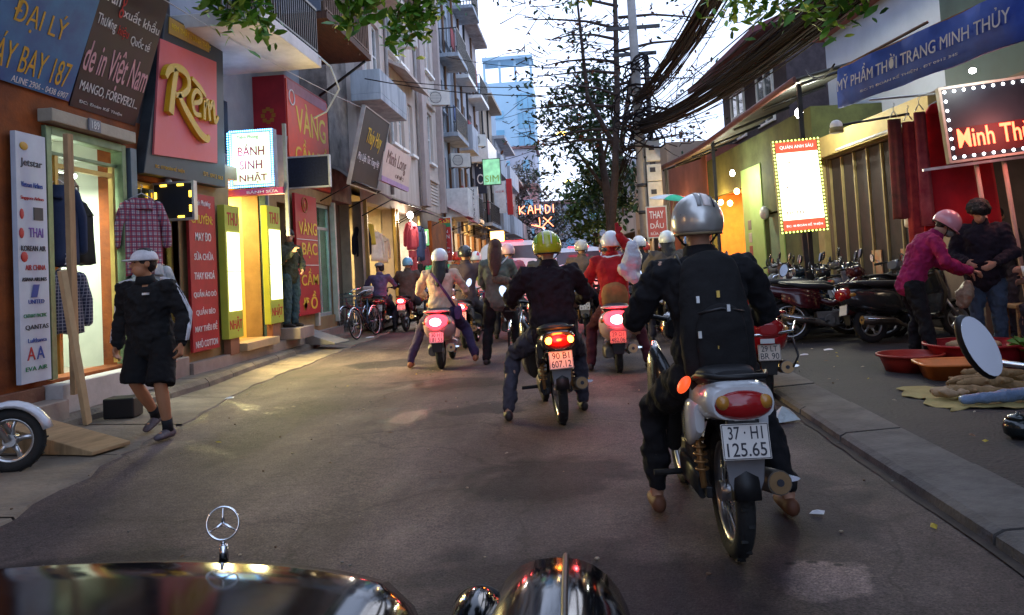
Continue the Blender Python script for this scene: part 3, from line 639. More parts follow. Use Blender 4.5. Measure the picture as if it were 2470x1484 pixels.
# airline list board
t = sign('tall white airline list board on the orange pilaster', (-5.14, 7.18, 1.66), R_(90), .42, 2.34, mat('board_white', (.5, .54, .62), .5, scale=4, col2=(.62, .66, .74)), None, .05, name='notice_board', texts=[
    ('Jetstar', .0, .88, .3, .09, i_dark), ('Vietnam Airlines', .0, .68, .3, .05, i_blue), ('Singapore Airlines', 0, .55, .32, .04, i_red), ('THAI', .04, .23, .2, .09, ink('purple', (.2, .08, .4))), ('KOREAN AIR', 0, .08, .34, .05, i_dark), ('AIR CHINA', .02, -.1, .28, .05, i_red),
    ('ASIANA AIRLINES', 0, -.21, .34, .035, i_dark), ('UNITED', .02, -.42, .22, .04, i_blue), ('CATHAY PACIFIC', 0, -.55, .32, .035, i_green), ('QANTAS', .02, -.66, .32, .05, i_dark), ('Lufthansa', .02, -.78, .26, .04, i_blue), ('A', -.07, -.9, .11, .12, i_red), ('A', .06, -.9, .11, .12, i_blue), ('EVA AIR', 0, -1.04, .3, .04, i_green)])
mb = MB(); mb.ell((-.1, -.028, 1.04), (.06, .004, .04), 10, 5); mb.build('emblem', i_gold, t)
for x, z, a_ in ((-.15, .4, .03), (-.16, .22, .035), (-.13, .0, .05)): MB().ell((x, -.028, z), (a_, .004, .05), 8, 5).build('emblem', i_red, t)
MB().box((.08, -.028, .41), (.13, .006, .12)).build('emblem', i_dark, t)
mb = MB(); mb.add([(-.06, -.03, -.38), (.03, -.03, -.38), (.07, -.03, -.26), (-.02, -.03, -.26)], [(0, 1, 2, 3)]); mb.build('emblem', i_blue, t)
# Rem sign: board narrowing to the top, with brush letters in relief
t = thing('shop_sign', 'pink curtain shop sign in dark frame with raised yellow brush lettering', 'sign', (-5.165, 10.8, 0), R_(90))
mb = MB(); mb.prism([(-1.72, 2.67), (.49, 2.71), (.58, 4.82), (-1.06, 4.8)], .12, -.1); mb.build('frame', mat('sign_frame_dark', (.035, .042, .05), .45, var=.3), t, bev=.01)
mb = MB(); mb.prism([(-1.52, 2.92), (.2, 3.03), (.29, 4.51), (-1.28, 4.41)], -.098, -.125); mb.build('panel', mat('pink_panel', (.66, .1, .07), .5, scale=.9, col2=(.66, .17, .22)), t)
mb = MB(); mb.prism([(-1.03, 4.55), (.1, 4.6), (.12, 4.78), (-1.0, 4.77)], -.098, -.112); mb.build('top_strip', mat('amber_strip', (.42, .25, .05), .5), t)
yel = mat('letter_yellow', (.62, .4, .015), .4, var=.1)
RQ = lambda L: [[(-1.30 + (q[0] + 1.12) * .905, 3.30 + (q[1] - 3.22) * .757, q[2] * .85) for q in P] for P in L]
rem = strokes(RQ([[(-1.12, 4.03, .08), (-1.0, 4.2, .12), (-.72, 4.29, .12), (-.5, 4.22, .12), (-.48, 4.02, .11), (-.66, 3.86, .1), (-.86, 3.8, .08)], [(-.82, 4.24, .12), (-.92, 3.9, .13), (-1.02, 3.45, .14)],
               [(-.78, 3.82, .1), (-.55, 3.58, .13), (-.2, 3.3, .13), (.05, 3.22, .12), (.12, 3.3, .06)], [(-.36, 3.78, .07), (-.14, 3.86, .08), (-.1, 3.98, .08), (-.25, 4.03, .08), (-.38, 3.85, .08), (-.32, 3.62, .08), (-.12, 3.62, .07)],
               [(-.36, 4.22, .07), (-.12, 4.12, .09), (.06, 4.0, .05)], [(.02, 3.92, .08), (-.02, 3.56, .08)], [(.02, 3.8, .07), (.12, 3.94, .08), (.16, 3.58, .08)], [(.18, 3.8, .07), (.3, 3.96, .08), (.34, 3.6, .08), (.46, 3.72, .05)]]), yel, t, .1, .07, y=-.13)
text('RÈM THẬT - ĐÌNH THỦY', -.4, 4.67, 1.1, .12, i_yellow, t, y=-.115); text('ĐC: 177 ĐOÀN KẾ THIỆN', -1.1, 2.8, .72, .07, i_gold, t, y=-.104, slope=.02); text('ĐT: 0912 063', .1, 2.84, .6, .06, i_gold, t, y=-.104)
MB().ell((-1.0, -.02, 2.62), (.05, .05, .08), 8, 6).build('bulb', white_paint, t)
# small black LED board, facing along the street
def led_board(label, loc, w, h, ledm, texts=(), post=None, face=None, rz=0, roll=0, step=.12, frame=None, r=.012):
    t = thing('led_sign', label, 'sign', loc, rz, None, 0, roll)
    MB().box((0, 0, 0), (w, .07, h)).build('panel', face or mat('led_black', (.012, .016, .024), .5), t)
    frame_mb(w + .05, h + .05, .028, .095).build('frame', frame or alu, t)
    if ledm: led_border(t, w - .07, h - .07, step, ledm, -.04, r)
    for a in texts: text(a[0], a[1], a[2], a[3], a[4], a[5], t, y=-.042, **(a[6] if len(a) > 6 else {}))
    return t
t = led_board('small black display board with amber dashes in a white frame by the glass door', (-5.02, 9.7, 2.38), .5, .44, None)
mb = MB()
for x, z, w, h in ((-.12, .2, .08, .025), (.1, .2, .08, .025), (-.12, -.2, .08, .025), (.1, -.2, .08, .025), (-.225, .08, .025, .08), (-.225, -.1, .025, .08), (.225, .08, .025, .08), (.225, -.1, .025, .08)): mb.box((x, -.042, z), (w, .012, h))
o = mb.build('led_dash', emit('led_amber', (1, .6, .05), 4), t); o['kind'] = 'stuff'
MB().tube([(-.24, .05, .05), (-.24, .55, .05)], .02, 6)
t = led_board('dark blank display panel with pale frame in front of the red gold shop box', (-4.8, 14.2, 3.26), .76, .54, None, face=mat('panel_navy', (.014, .017, .035), .4, var=.5, scale=30))
# red list banner
t = sign('red sewing shop banner with white list of services beside the glowing board', (-5.12, 10.6, 1.49), R_(90), .78, 2.12, mat('banner_red', (.26, .012, .02), .5, scale=3, col2=(.46, .03, .035)), None, .04, name='banner', texts=[
    ('Minh Phương', .0, .93, .5, .1, i_white, dict(shear=.3)), ('CHUYÊN:', -.02, .73, .62, .15, i_yellow, dict(off=.01))] + [(w, .0, z, ww, .12, i_white, dict(off=.008)) for w, z, ww in (('MAY ĐO', .48, .46), ('SỬA CHỮA', .22, .56), ('THAY KHOÁ', -.04, .6), ('QUẦN ÁO DÒ', -.29, .66), ('QUẦN BÉO', -.53, .56), ('MAY THÊU ĐỀ', -.74, .64), ('NHỎ COTTON', -.95, .64))])
# glowing THU NHAT boards
def glow_board(label, y, w, z0, z1, group):
    t = thing('light_box', label, 'sign', (-5.08, y, (z0 + z1) / 2), R_(90), group); h = z1 - z0
    MB().box((0, 0, 0), (w, .11, h)).build('casing', mat('lime_panel', (.42, .5, .06), .5, var=.1), t, bev=.006)
    hh = (h - .78) / 2 - .01; p = emit('tube_panel', (1, .95, .55), 2.6, .25, 3)
    for s in (-1, 1): MB().box((0, -.058, s * (hh / 2 + .006)), (w - .1, .02, hh)).build('lit_panel', p, t)
    text('THU', 0, h / 2 - .2, w * .7, .19, i_red, t, y=-.058, off=.01); text('NHẬT', 0, -h / 2 + .2, w * .82, .22, i_red, t, y=-.058, off=.01)
    lamp(t, (0, -.14, 0), (1, .82, .34), 115, kind='AREA', rot=(R_(-90), 0, 0), sx=w * .8, sy=h * .7)
    MB().box((0, .02, -h / 2 - .12), (w * .6, .1, .235)).build('foot', mat('brick_foot', (.25, .11, .06), .8), t)
    return t
glow_board('nearer glowing yellow white board on the left jamb of the yellow doorway', 11.38, .5, .52, 2.45, 'glowing boards beside the yellow doorway')
glow_board('farther glowing yellow white board beyond the blue door post', 13.0, .56, .62, 2.56, 'glowing boards beside the yellow doorway')
# birthday light box with blue LED border, set square to the street
t = thing('light_box', 'lit birthday sign with glowing blue border projecting over the yellow doorway', 'sign', (-4.96, 12.1, 3.23))
MB().box((0, 0, 0), (.7, .16, .9)).build('casing', mat('lightbox_case', (.3, .33, .4), .5), t)
MB().box((0, -.083, 0), (.6, .012, .8)).build('lit_panel', emit('birthday_panel', (.8, 1, .6), .95, .3, 5), t)
led_border(t, .665, .865, .034, emit('led_blue', (.1, .45, 1), 9), -.085, .014)
mb = MB()
for i in range(22): mb.ell((-.4, -.02, -.42 + .04 * i), (.013, .013, .013), 6, 4)
o = mb.build('led_string', emit('led_blue', (.12, .5, 1), 7), t); o['kind'] = 'stuff'
text('Tiệm Phong', -.05, .33, .34, .07, i_green, t, y=-.093); i_deep = ink('deep_red', (.3, .01, .015)); text('BÁNH', .0, .13, .42, .18, i_deep, t, y=-.093, off=.014); text('SINH', -.01, -.1, .36, .14, i_deep, t, y=-.093, off=.014); text('NHẬT', .02, -.3, .44, .17, i_deep, t, y=-.093, off=.016)
lamp(t, (-.2, -.25, 0), (.3, .55, 1), 22, .2)
MB().box((0, .0, -.52), (.95, .14, .1)).build('lower_strip', mat('magenta_strip', (.36, .05, .14), .5), t)
text('BÁNH SỮA', .15, -.52, .5, .055, i_white, t, y=-.074)
mb = MB(); mb.box((.5, .02, -.35), (.05, .05, 1.75)); mb.build('post', mat('post_grey', (.3, .32, .3), .5, .4), t)
t = sign('faded tilted poster panel behind the birthday sign', (-4.78, 12.55, 3.2), R_(30), .3, .95, mat('faded_poster', (.3, .25, .27), .6, var=.5, scale=3, col2=(.55, .48, .45)), None, .03, roll=R_(7), name='poster', cat='poster')
# projecting red gold-shop box
t = thing('shop_sign', 'big projecting red gold shop box with yellow lettering high over pavement', 'sign', (-5.19, 15.45, 4.1), R_(90))
MB().box((0, .33, 0), (2.46, .66, 1.98)).build('casing', mat('gold_red', (.3, .012, .02), .5, var=.3, scale=1.6), t, bev=.01)
MB().box((0, -.01, -.02), (2.4, .024, 1.9)).build('panel', mat('gold_red_face', (.62, .05, .018), .45, var=.12), t)  # red brightened to carry the sky light on this face
text('VÀNG', .12, .33, 1.75, .62, i_yellow, t, y=-.024, off=.01); text('CẦM ĐỒ', .12, -.33, 1.95, .5, i_yellow, t, y=-.024, off=.01)
MB().box((0, -.016, .83), (2.3, .02, .2)).build('top_strip', mat('dusty_rose', (.36, .16, .2), .6), t)
mb = MB(); mb.torus((-.95, -.024, .62), .14, .016, YM, 24, 6); mb.build('emblem', i_white, t)
mb = MB()
for a in range(8): mb.box((-1.232, .33 + .1 * math.cos(a * .785), .25 + .12 * math.sin(a * .785)), (.01, .07, .07))
mb.prism([(0, 0), (.1, 0), (.05, .3)], 0, .01); mb.build('emblem', ink('old_gold', (.3, .12, .01)), t)
# tall red gold shop banner at the door
t = sign('tall red gold shop banner with big yellow capitals beside its glass door', (-5.1, 14.78, 1.78), R_(90), 1.2, 2.24, mat('banner_deep_red', (.36, .012, .02), .45, var=.12), None, .05, name='banner', texts=[
    ('VÀNG', .05, .52, 1.0, .3, i_yellow, dict(off=.01)), ('BẠC', .1, .08, .85, .3, i_yellow, dict(off=.01)), ('CẦM', .05, -.42, .95, .32, i_yellow, dict(off=.01)), ('ĐỒ', .02, -.86, .8, .34, i_yellow, dict(off=.02))])
mb = MB(); mb.torus((-.1, -.032, .93), .14, .012, YM, 24, 6); mb.ell((-.1, -.03, .93), (.05, .008, .07), 10, 6); mb.build('emblem', ink('old_gold', (.3, .12, .01)), t)
MB().box((0, -.03, .28), (1.16, .01, .012)).build('line', i_white, t)
MB().box((0, -.03, -.2), (1.16, .01, .012)).build('line', i_white, t)
# signs of the pale building
t = sign('dark hanging shop board with yellow script tilted over the clothes shop', (-4.35, 16.9, 3.98), R_(90), 2.1, 1.62, mat('board_dusk', (.035, .03, .033), .5, var=.6, scale=1.4), alu, .06, R_(14), texts=[
    ('Thúy Huy', .08, .25, 1.2, .42, i_yellow, dict(shear=.3)), ('Phụ Liệu Tóc Trang Hạ', -.05, -.2, 1.7, .22, i_white, dict(shear=.3))], ft=.02)
t = sign('cream shop board with thin dark script next to the dark hanging board', (-4.35, 19.35, 3.93), R_(90), 2.9, .92, mat('board_cream2', (.6, .47, .42), .5, var=.1), None, .08, R_(8), texts=[('Minh Long', -.1, .1, 2.1, .42, ink('umber', (.12, .04, .03)), dict(shear=.35)), ('CƠ SỞ 2', .3, -.2, .9, .12, ink('umber', (.12, .04, .03)))])
MB().box((0, -.045, -.4), (2.88, .012, .12)).build('lower_strip', mat('lilac_strip', (.4, .27, .5), .5), t)
def awning(label, y0, y1, z, out, drop, m, X=-5.0, group=None, nrib=0):
    t = left('awning', label, 'awning', y0, X=X, group=group); L = y1 - y0; mb = MB(); n = 8; r = []
    for i in range(n + 1):
        a = i / n; r.append([(L * j / 6, -out * a, z - drop * a - .03 * math.sin(j * 1.3 + i)) for j in range(7)])
    vs = [p for q in r for p in q]; vs2 = [(x, yy, zz - .012) for x, yy, zz in vs]; k = len(vs)
    fs = [(i * 7 + j, i * 7 + j + 1, i * 7 + j + 8, i * 7 + j + 7) for i in range(n) for j in range(6)]
    mb.add(vs + vs2, fs + [tuple(q + k for q in f[::-1]) for f in fs] + [(n * 7 + j, n * 7 + j + 1, n * 7 + j + 1 + k, n * 7 + j + k) for j in range(6)], True); mb.build('cloth', m, t)
    mb = MB(); mb.tube([(0, -out, z - drop), (L, -out, z - drop)], .018, 6); mb.tube([(.02, -out, z - drop), (.02, -.0, z - drop - .35)], .014, 6); mb.tube([(L - .02, -out, z - drop), (L - .02, 0, z - drop - .35)], .014, 6); mb.build('awning_frame', dark_metal, t); return t
awning('dark curved canopy hood under the hanging board by the gold shop', 16.0, 18.1, 3.75, .75, .5, mat('canopy_dark', (.03, .026, .028), .6, var=.4), X=-5.2)
awning('maroon canvas awning over the first clothes shop', 18.4, 21.8, 3.42, .75, .34, mat('awning_maroon', (.14, .03, .04), .8, var=.3))
awning('dusty red canvas awning over the second clothes shop', 21.9, 25.8, 3.4, .75, .36, mat('awning_dusty', (.2, .07, .07), .8, var=.3))
awning('sloping red awning of the orange fronted shop', 30.1, 33.2, 3.9, 1.1, .75, mat('awning_red', (.42, .03, .04), .7, var=.2))
awning('long brown awning farther along the left row', 34, 40, 3.6, 1.0, .45, mat('awning_brown', (.2, .1, .06), .8, var=.3), X=-4.9)
awning('orange lit awning at the far end of the left row', 43, 48, 3.4, 1.1, .45, mat('awning_orange', (.5, .16, .04), .8, var=.2), X=-4.8)
# orange wall & red menu sign
t = left('side_wall', 'bright orange side wall panel beside the red menu sign', 'wall', 25.6, X=-5.0)
MB().box2((0, -.32, .3), (2.9, -.2, 3.0)).build('wall', orange_wall, t)
t = sign('tall red noodle menu sign with white lettering in front of the orange wall', (-4.86, 28.9, 2.5), R_(0), .62, 1.6, mat('menu_red', (.5, .03, .03), .5, var=.1), white_paint, .05, texts=[('Lan Chi', 0, .68, .5, .16, i_yellow, dict(off=.02)), ('BÚN', 0, .3, .34, .14, i_white, dict(off=.01)), ('NGAN', 0, .1, .44, .14, i_white, dict(off=.01)), ('BÒ', 0, -.1, .26, .14, i_white, dict(off=.01)), ('MIẾN LƯƠN', 0, -.3, .44, .09, i_white), ('CHÁO GÀ', 0, -.45, .44, .09, i_white), ('PHỞ', 0, -.6, .3, .09, i_white)], ft=.03)
MB().box((0, -.028, .52), (.6, .01, .14)).build('strip', i_green, t)
MB().box((0, .02, -1.3), (.06, .05, 1.0)).build('post', dark_metal, t)
t = sign('green framed poster on the pillar between clothes shop and orange wall', (-4.68, 24.2, 2.4), R_(0), .32, .5, mat('poster_green', (.12, .4, .16), .6), None, .03, name='poster', cat='poster', texts=[('iCA', 0, .0, .16, .1, i_blue)])
MB().box((0, -.018, 0), (.22, .01, .36)).build('sheet', white_paint, t)
# far signs
t = sign('dark vertical sign with white letters high on the left row', (-4.5, 38.4, 6.0), 0, .55, 2.0, mat('sign_navy', (.02, .025, .05), .5), None, .12, texts=[('Ạ', 0, .5, .34, .6, i_white), ('O', 0, -.3, .34, .5, i_white)])
t = sign('glowing green and white screen sign hung over the street from left row', (-3.6, 35.0, 5.6), 0, .78, 1.15, emit('screen_green', (.25, .6, .35), .8, .8, 4), dark_metal, .1, texts=[('SIM', 0, -.3, .6, .3, ink('lime', (.5, .7, .1)))])
MB().box((-.9, .05, .4), (1.1, .04, .04)).build('bracket', dark_metal, t)
t = sign('tall pale vertical sign with small lettering above a doorway of the left row', (-4.1, 31.9, 3.9), 0, .42, 1.5, white_paint, alu, .12, texts=[('N\nH\nÀ\n \nT\nH\nU\nỐ\nC', 0, 0, .14, 1.35, i_dark)])
t = sign('round topped pale sign beside red column sign far along the left row', (-3.95, 42, 5.1), 0, .6, 1.7, white_paint, None, .14, texts=[('ÁO CƯỚI', 0, .3, .45, .14, i_red)])
t = sign('narrow red column sign far along the left row', (-3.45, 42.1, 5.1), 0, .3, 1.9, mat('menu_red', (.5, .03, .03)), None, .14)
t = thing('lantern_sign', 'burning orange lit sign above the traffic at the end of left row', 'sign', (-3.6, 36, 2.75)); MB().box((0, 0, 0), (.62, .2, .55)).build('panel', emit('hot_orange', (1, .55, .12), 9, .3, 4), t); frame_mb(.68, .6, .04, .26).build('frame', dark_metal, t); lamp(t, (0, -.5, .1), (1, .5, .12), 130, .25)
MB().box((-.6, .05, .2), (.7, .04, .04)).build('bracket', dark_metal, t); MB().box((0, .05, -1.3), (.05, .05, 2.1)).build('post', dark_metal, t)
# --- clothes
def garment(label, loc, rz, w, h, m, kind='shirt', group=None, cat='shirt', hang=True):
    t = thing({'shirt': 'shirt', 'top': 'tank_top', 'trousers': 'trousers', 'dress': 'dress', 'jacket': 'jacket', 'scarf': 'scarf'}[kind], label, cat, loc, rz, group); mb = MB(); r = []; n = 14; s = random.Random(label)
    ph = s.uniform(0, 6)
    def body(cx, w0, w1, z1, z0, dep=.05):
        rr = []
        for i in range(7):
            q = i / 6; z = z1 + (z0 - z1) * q; ww = (w0 + (w1 - w0) * q) / 2
            rr.append([(cx + ww * math.cos(a) + .01 * math.sin(3 * a + ph), dep * (1 + .4 * q) * math.sin(a) * (1 + .5 * math.sin(5 * a + ph + q * 2)), z + (.015 * math.sin(a * 3 + ph) if i == 6 else 0)) for a in [2 * math.pi * k / n for k in range(n)]])
        mb.loft(rr)
    if kind == 'trousers':
        body(0, w, w * 1.02, 0, -h * .25)
        for sg in (-1, 1): body(sg * w * .26, w * .5, w * .42, -h * .22, -h)
    elif kind == 'scarf': body(0, w, w * 1.3, 0, -h, .03)
    else:
        body(0, w * .55, w * .98, .04, -.1); body(0, w * .98, w * (1.35 if kind == 'dress' else 1.0), -.08, -h)
        if kind in ('shirt', 'jacket'):
            for sg in (-1, 1): mb.limb([(sg * w * .4, 0, -.05), (sg * w * .62, .01, -.28), (sg * w * .66, .02, -.5 if kind == 'shirt' else -.62)], [.07, .065, .055], 8)
    mb.build('cloth', m, t)
    if hang:
        hb = MB(); hb.tube([(-w * .35, 0, .02), (0, 0, .1), (w * .35, 0, .02)], .008, 6); hb.tube([(0, 0, .1), (0, 0, .15), (.02, 0, .18), (0, 0, .2)], .005, 6); hb.build('hanger', steel, t)
    return t
pl = plaid('red_plaid', (.45, .4, .42), (.32, .02, .05), (.06, .03, .12), 10)
t = garment('red and white plaid shirt hanging outside beside the shop door post', (-5.05, 8.98, 2.32), R_(55), .46, .85, pl)
garment('plain black top hanging behind the shop glass', (-5.28, 8.1, 2.22), R_(80), .46, .62, mat('cloth_black', (.012, .014, .013), .9, bump=.2, bscale=12), 'top', cat='top')
garment('dark navy jacket hanging at the near side of the shop door', (-5.22, 7.72, 2.36), R_(70), .4, .78, mat('cloth_navy', (.02, .035, .085), .9, bump=.2, bscale=12), 'jacket', cat='jacket')
garment('striped navy shirt hanging low under the navy jacket', (-5.16, 7.72, 1.5), R_(70), .36, .6, plaid('navy_stripe', (.03, .035, .07), (.03, .035, .07), (.3, .3, .35), 8))
garment('mottled white black blouse hung high behind the black top', (-5.5, 8.2, 2.55), R_(85), .5, .5, mat('cloth_mottled', (.05, .06, .06), .9, scale=14, col2=(.8, .82, .78)), 'top', cat='blouse')
garment('white and grey print top on a stand below the plaid shirt', (-4.98, 9.05, 1.55), R_(60), .42, .72, mat('cloth_print', (.1, .18, .22), .9, scale=7, col2=(.75, .72, .7)), cat='top')
for i, (x, z, c, k, h, lab) in enumerate([(18.9, 2.5, (.02, .02, .03), 'jacket', .7, 'black jacket at the near end of the first clothes shop rack'), (19.5, 2.6, (.6, .45, .05), 'scarf', .5, 'yellow scarf hung in the first clothes shop'), (20.2, 2.4, (.75, .7, .62), 'shirt', .7, 'cream shirt in the middle of the first clothes shop'), (20.9, 2.3, (.7, .55, .4), 'shirt', .65, 'beige shirt at the far end of the first clothes shop'),
                                             (22.6, 2.75, (.42, .05, .07), 'jacket', .75, 'dusty red jacket hung over red trousers in the second shop'), (23.7, 2.7, (.03, .05, .12), 'jacket', 1.0, 'long navy coat under the bright bulb'), (24.3, 2.1, (.3, .08, .1), 'shirt', .55, 'small maroon shirt near the pillar poster')]):
    garment(lab, (-4.72 if x > 22 else -5.15, x, z), R_(75), .55, h, mat('cloth_shop_%d' % i, c, .9, bump=.2, bscale=12), k, 'clothes hung outside the clothes shops', {'scarf': 'scarf', 'shirt': 'shirt', 'jacket': 'jacket'}[k])
garment('dusty red trousers hung below the red jacket', (-4.72, 22.6, 1.98), R_(75), .42, .8, mat('cloth_redtr', (.42, .06, .07), .9), 'trousers', 'clothes hung outside the clothes shops', 'trousers')
garment('black trousers hung below the long navy coat', (-4.72, 23.5, 1.6), R_(75), .4, .9, mat('cloth_black', (.012, .014, .013)), 'trousers', 'clothes hung outside the clothes shops', 'trousers')
# stacked goods on a low table outside
t = thing('display_table', 'low table of folded clothes between the bicycles and clothes shop', 'table', (-4.85, 18.7, .16), R_(90)); MB().box((0, 0, .62), (1.5, .5, .04)).build('tabletop', wood, t)
for x in (-.7, .7):
    for yy in (-.2, .2): MB().box((x, yy, .3), (.05, .05, .6)).build('leg', wood, t)
r = random.Random(9)
for i in range(8):
    c = [(.5, .12, .1), (.6, .55, .5), (.05, .06, .12), (.5, .3, .1)][i % 4]
    nm = ['red', 'cream', 'navy', 'ochre'][i % 4]
    o = MB().box((0, 0, .07), (.26, .36, .14)).build('folded_clothes', mat('fold_' + nm, c, .9, bump=.3), None, (-4.85 + (.0 if i < 5 else .02), 18.15 + .18 * i if False else 18.2 + (i % 5) * .25, .805 + (.142 if i >= 5 else 0)), bev=.03)
    tag(o, '%s pile of folded clothes %s on the low table' % (nm, ['at the near end', 'second from the near end', 'in the middle', 'fourth from the near end', 'at the far end', 'stacked on top at the near end', 'stacked on top, second from near end', 'stacked on top in the middle'][i]), 'clothes', 'folded clothes on the low table')
# leaning timber, ramps, crate
tag(MB().box((0, 0, 1.3), (.09, .05, 2.5)).build('timber_post', plank_wood, None, (-4.9, 7.42, .28), (R_(2), R_(-3), R_(90)), bev=.005), 'rough timber post standing at the near side of the clothes shop', 'post')
tag(MB().box((0, 0, .75), (.07, .05, 1.5)).build('timber_stick', mat('pale_stick', (.5, .36, .2), .8), None, (-4.72, 7.32, .06), (R_(4), R_(-14), R_(80)), bev=.005), 'pale timber stick leaning against the post by the airline board', 'stick')
tag(MB().box((0, 0, .1), (.3, .24, .2)).build('crate', black_plastic, None, (-4.62, 7.75, .04), (0, 0, R_(8)), bev=.015), 'small black crate on the concrete gutter below the pale step', 'crate')
mb = MB(); mb.prism([(-.5, .0), (.62, .0), (.62, .03), (-.5, .27)], -.2, .2); o = tag(mb.build('ramp', plank_wood, None, (-4.42, 6.35, .03), (0, 0, R_(-12)), bev=.006), 'tan wooden wedge ramp on the gutter by the white scooter wheel', 'ramp')
mb = MB(); mb.prism([(-.42, .0), (.5, .0), (.5, .025), (-.42, .3), (-.42, .26)], -.25, .25); tag(mb.build('ramp', mat('grey_ramp', (.24, .22, .2), .8, bump=.2), None, (-4.88, 14.6, .12), (0, 0, R_(-15)), bev=.006), 'grey metal ramp leading up to the gold shop', 'ramp')
# ================================================================ RIGHT ROW : facade line X = 6.17 - .09 Y ; local x runs far -> near, front faces local -y
RA = math.atan2(-1, .09)
def rx(y, out=0): return 6.17 - .09 * y - out
def right(name, label, cat, y_far, z=.08, out=0., group=None): return thing(name, label, cat, (rx(y_far, out), y_far, z), RA, group)
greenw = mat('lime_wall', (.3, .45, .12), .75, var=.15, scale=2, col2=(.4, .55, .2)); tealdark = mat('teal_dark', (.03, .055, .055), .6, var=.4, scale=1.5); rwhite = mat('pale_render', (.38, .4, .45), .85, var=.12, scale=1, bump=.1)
brownm = mat('brown_plaster', (.15, .1, .07), .85, var=.3, scale=1.5, bump=.2); folding = mat('folding_door', (.035, .027, .025), .55, var=.4, scale=6, bump=.1)
# R1 fashion shop (Y 4 .. 11.4)
K = math.hypot(1, .09)
t = right('shop_house', 'dark shop house behind the red glowing name board, hung with red clothes', 'building', 11.4)
L = 8.6 * K
mb = MB(); wall_holes(mb, 0, L, .0, 3.2, [(.5, 3.6, .02, 2.7), (4.2, 7.6, .02, 2.7)], .25); mb.build('shop_front', brownm, t)
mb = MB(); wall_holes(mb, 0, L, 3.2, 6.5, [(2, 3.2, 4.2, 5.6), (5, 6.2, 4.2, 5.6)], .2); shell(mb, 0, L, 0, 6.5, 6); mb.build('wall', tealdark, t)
for x in (2, 5): window(t, x, x + 1.2, 4.2, 5.6, .12, wood, (1, 1))
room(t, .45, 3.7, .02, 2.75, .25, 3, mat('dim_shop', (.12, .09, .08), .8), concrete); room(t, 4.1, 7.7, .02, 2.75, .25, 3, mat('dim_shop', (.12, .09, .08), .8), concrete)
lamp(t, (2, 1.2, 2.6), (1, .75, .5), 18, kind='AREA', sx=1, sy=.8); lamp(t, (5.5, 1.2, 2.6), (.8, .9, 1), 16, kind='AREA', sx=1, sy=.8)
t = right('shop_house', 'pale rendered building behind the camera on the right row', 'building', 2.6); mb = MB(); HH = [(1 + 3 * i, 2.2 + 3 * i, 3.8 + 3 * j, 5.4 + 3 * j) for i in range(6) for j in range(2)]
mb = MB(); wall_holes(mb, 0, 20, 0, 10.5, HH + [(1.5, 5, .03, 2.8), (7, 11, .03, 2.8)], .2); shell(mb, 0, 20, 0, 10.5, 8); mb.build('wall', rwhite, t)
for q in HH: window(t, *q, .12, wood, (1, 1))
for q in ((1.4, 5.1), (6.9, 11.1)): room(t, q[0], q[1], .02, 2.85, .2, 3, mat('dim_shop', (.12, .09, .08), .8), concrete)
# R2 folding door house (Y 11.4 .. 16.2)
t = right('shop_house', 'low house with closed brown folding doors and ochre beam above the parked motorbikes', 'building', 16.0); L = 4.6 * K
mb = MB(); wall_holes(mb, 0, L, 0, 3.4, [(.45, 4.1, .03, 2.95)], .12); shell(mb, 0, L, 0, 3.4, 6); mb.build('wall', brownm, t)
for i in range(7):
    mb = MB(); mb.box((.45 + .26 + i * .521, .08, 1.49), (.5, .04, 2.88)); p = mb.build('door_panel', folding, t, bev=.004)
    MB().box((.45 + .005 + i * .521, .045, 1.49), (.04, .05, 2.88)).build('trim', mat('door_trim', (.34, .26, .12), .5), p)
MB().box((2.3, -.1, 3.15), (4.4, .2, .38)).build('beam', mat('ochre_beam', (.36, .26, .09), .7, var=.25, scale=3), t, bev=.01)
MB().box((.2, -.06, 1.5), (.3, .12, 3.0)).build('pillar', mat('ochre_pillar', (.38, .29, .12), .7, var=.2), t, bev=.01)
tb = MB(); tb.tube([(1.6, -.3, 2.98), (4.0, -.3, 2.98)], .025, 8); tb.build('tube_lamp', mat('tube_dull', (.6, .62, .62), .4), t)
for x in (2.1, 3.1):
    o = MB().box((x, .04, .95), (.34, .02, .5)).build('notice', mat('notice_paper', (.5, .4, .25), .7, scale=8, col2=(.6, .2, .08)), t)
# R3 eatery (Y 16.2 .. 21.2) lime wall
t = right('eatery', 'lime green eatery front with orange glowing interior and bulbs', 'building', 24.4); L = 8.2 * K
mb = MB(); wall_holes(mb, 0, 8.2 * K, 0, 4.1, [(.2, 3.4, .03, 3.0), (5.0, 6.0, .03, 2.2)], .2); shell(mb, 0, L, 0, 4.1, 6); mb.build('wall', mat('ochre_shade', (.05, .055, .025), .85, scale=1.4, bump=.2, col2=(.14, .16, .06)), t)  # wall colour greened to hold the lamp's glow under the eaves
for a, b in ((3.42, 4.98), ): MB().box2((a, -.03, .02), (b, -.003, 3.4)).build('lime_panel', greenw, t)
MB().box2((6.02, -.03, .02), (6.3, -.003, 2.6)).build('lime_panel', greenw, t)
room(t, .15, 3.45, .02, 3.05, .2, 2.5, mat('orange_in', (.6, .26, .07), .75, var=.2), concrete)
MB().box((5.5, .12, 1.1), (.98, .06, 2.14)).build('door', mat('door_greygreen', (.2, .26, .16), .6), t)
for i in range(3): MB().box((3.9, -.02, 1.35 + i * .32), (.26, .04, .24)).build('meter_box', mat('meter_%d' % i, [(.35, .1, .07), (.4, .38, .3), (.2, .17, .14)][i], .6), t, bev=.01)
for x, z in ((.9, 2.6), (1.7, 2.75), (2.6, 2.65), (3.3, 2.9)):
    MB().ell((x, -.12, z), (.07, .07, .08), 10, 8).build('bulb', emit('bulb_amber', (1, .68, .25), 22), t); 
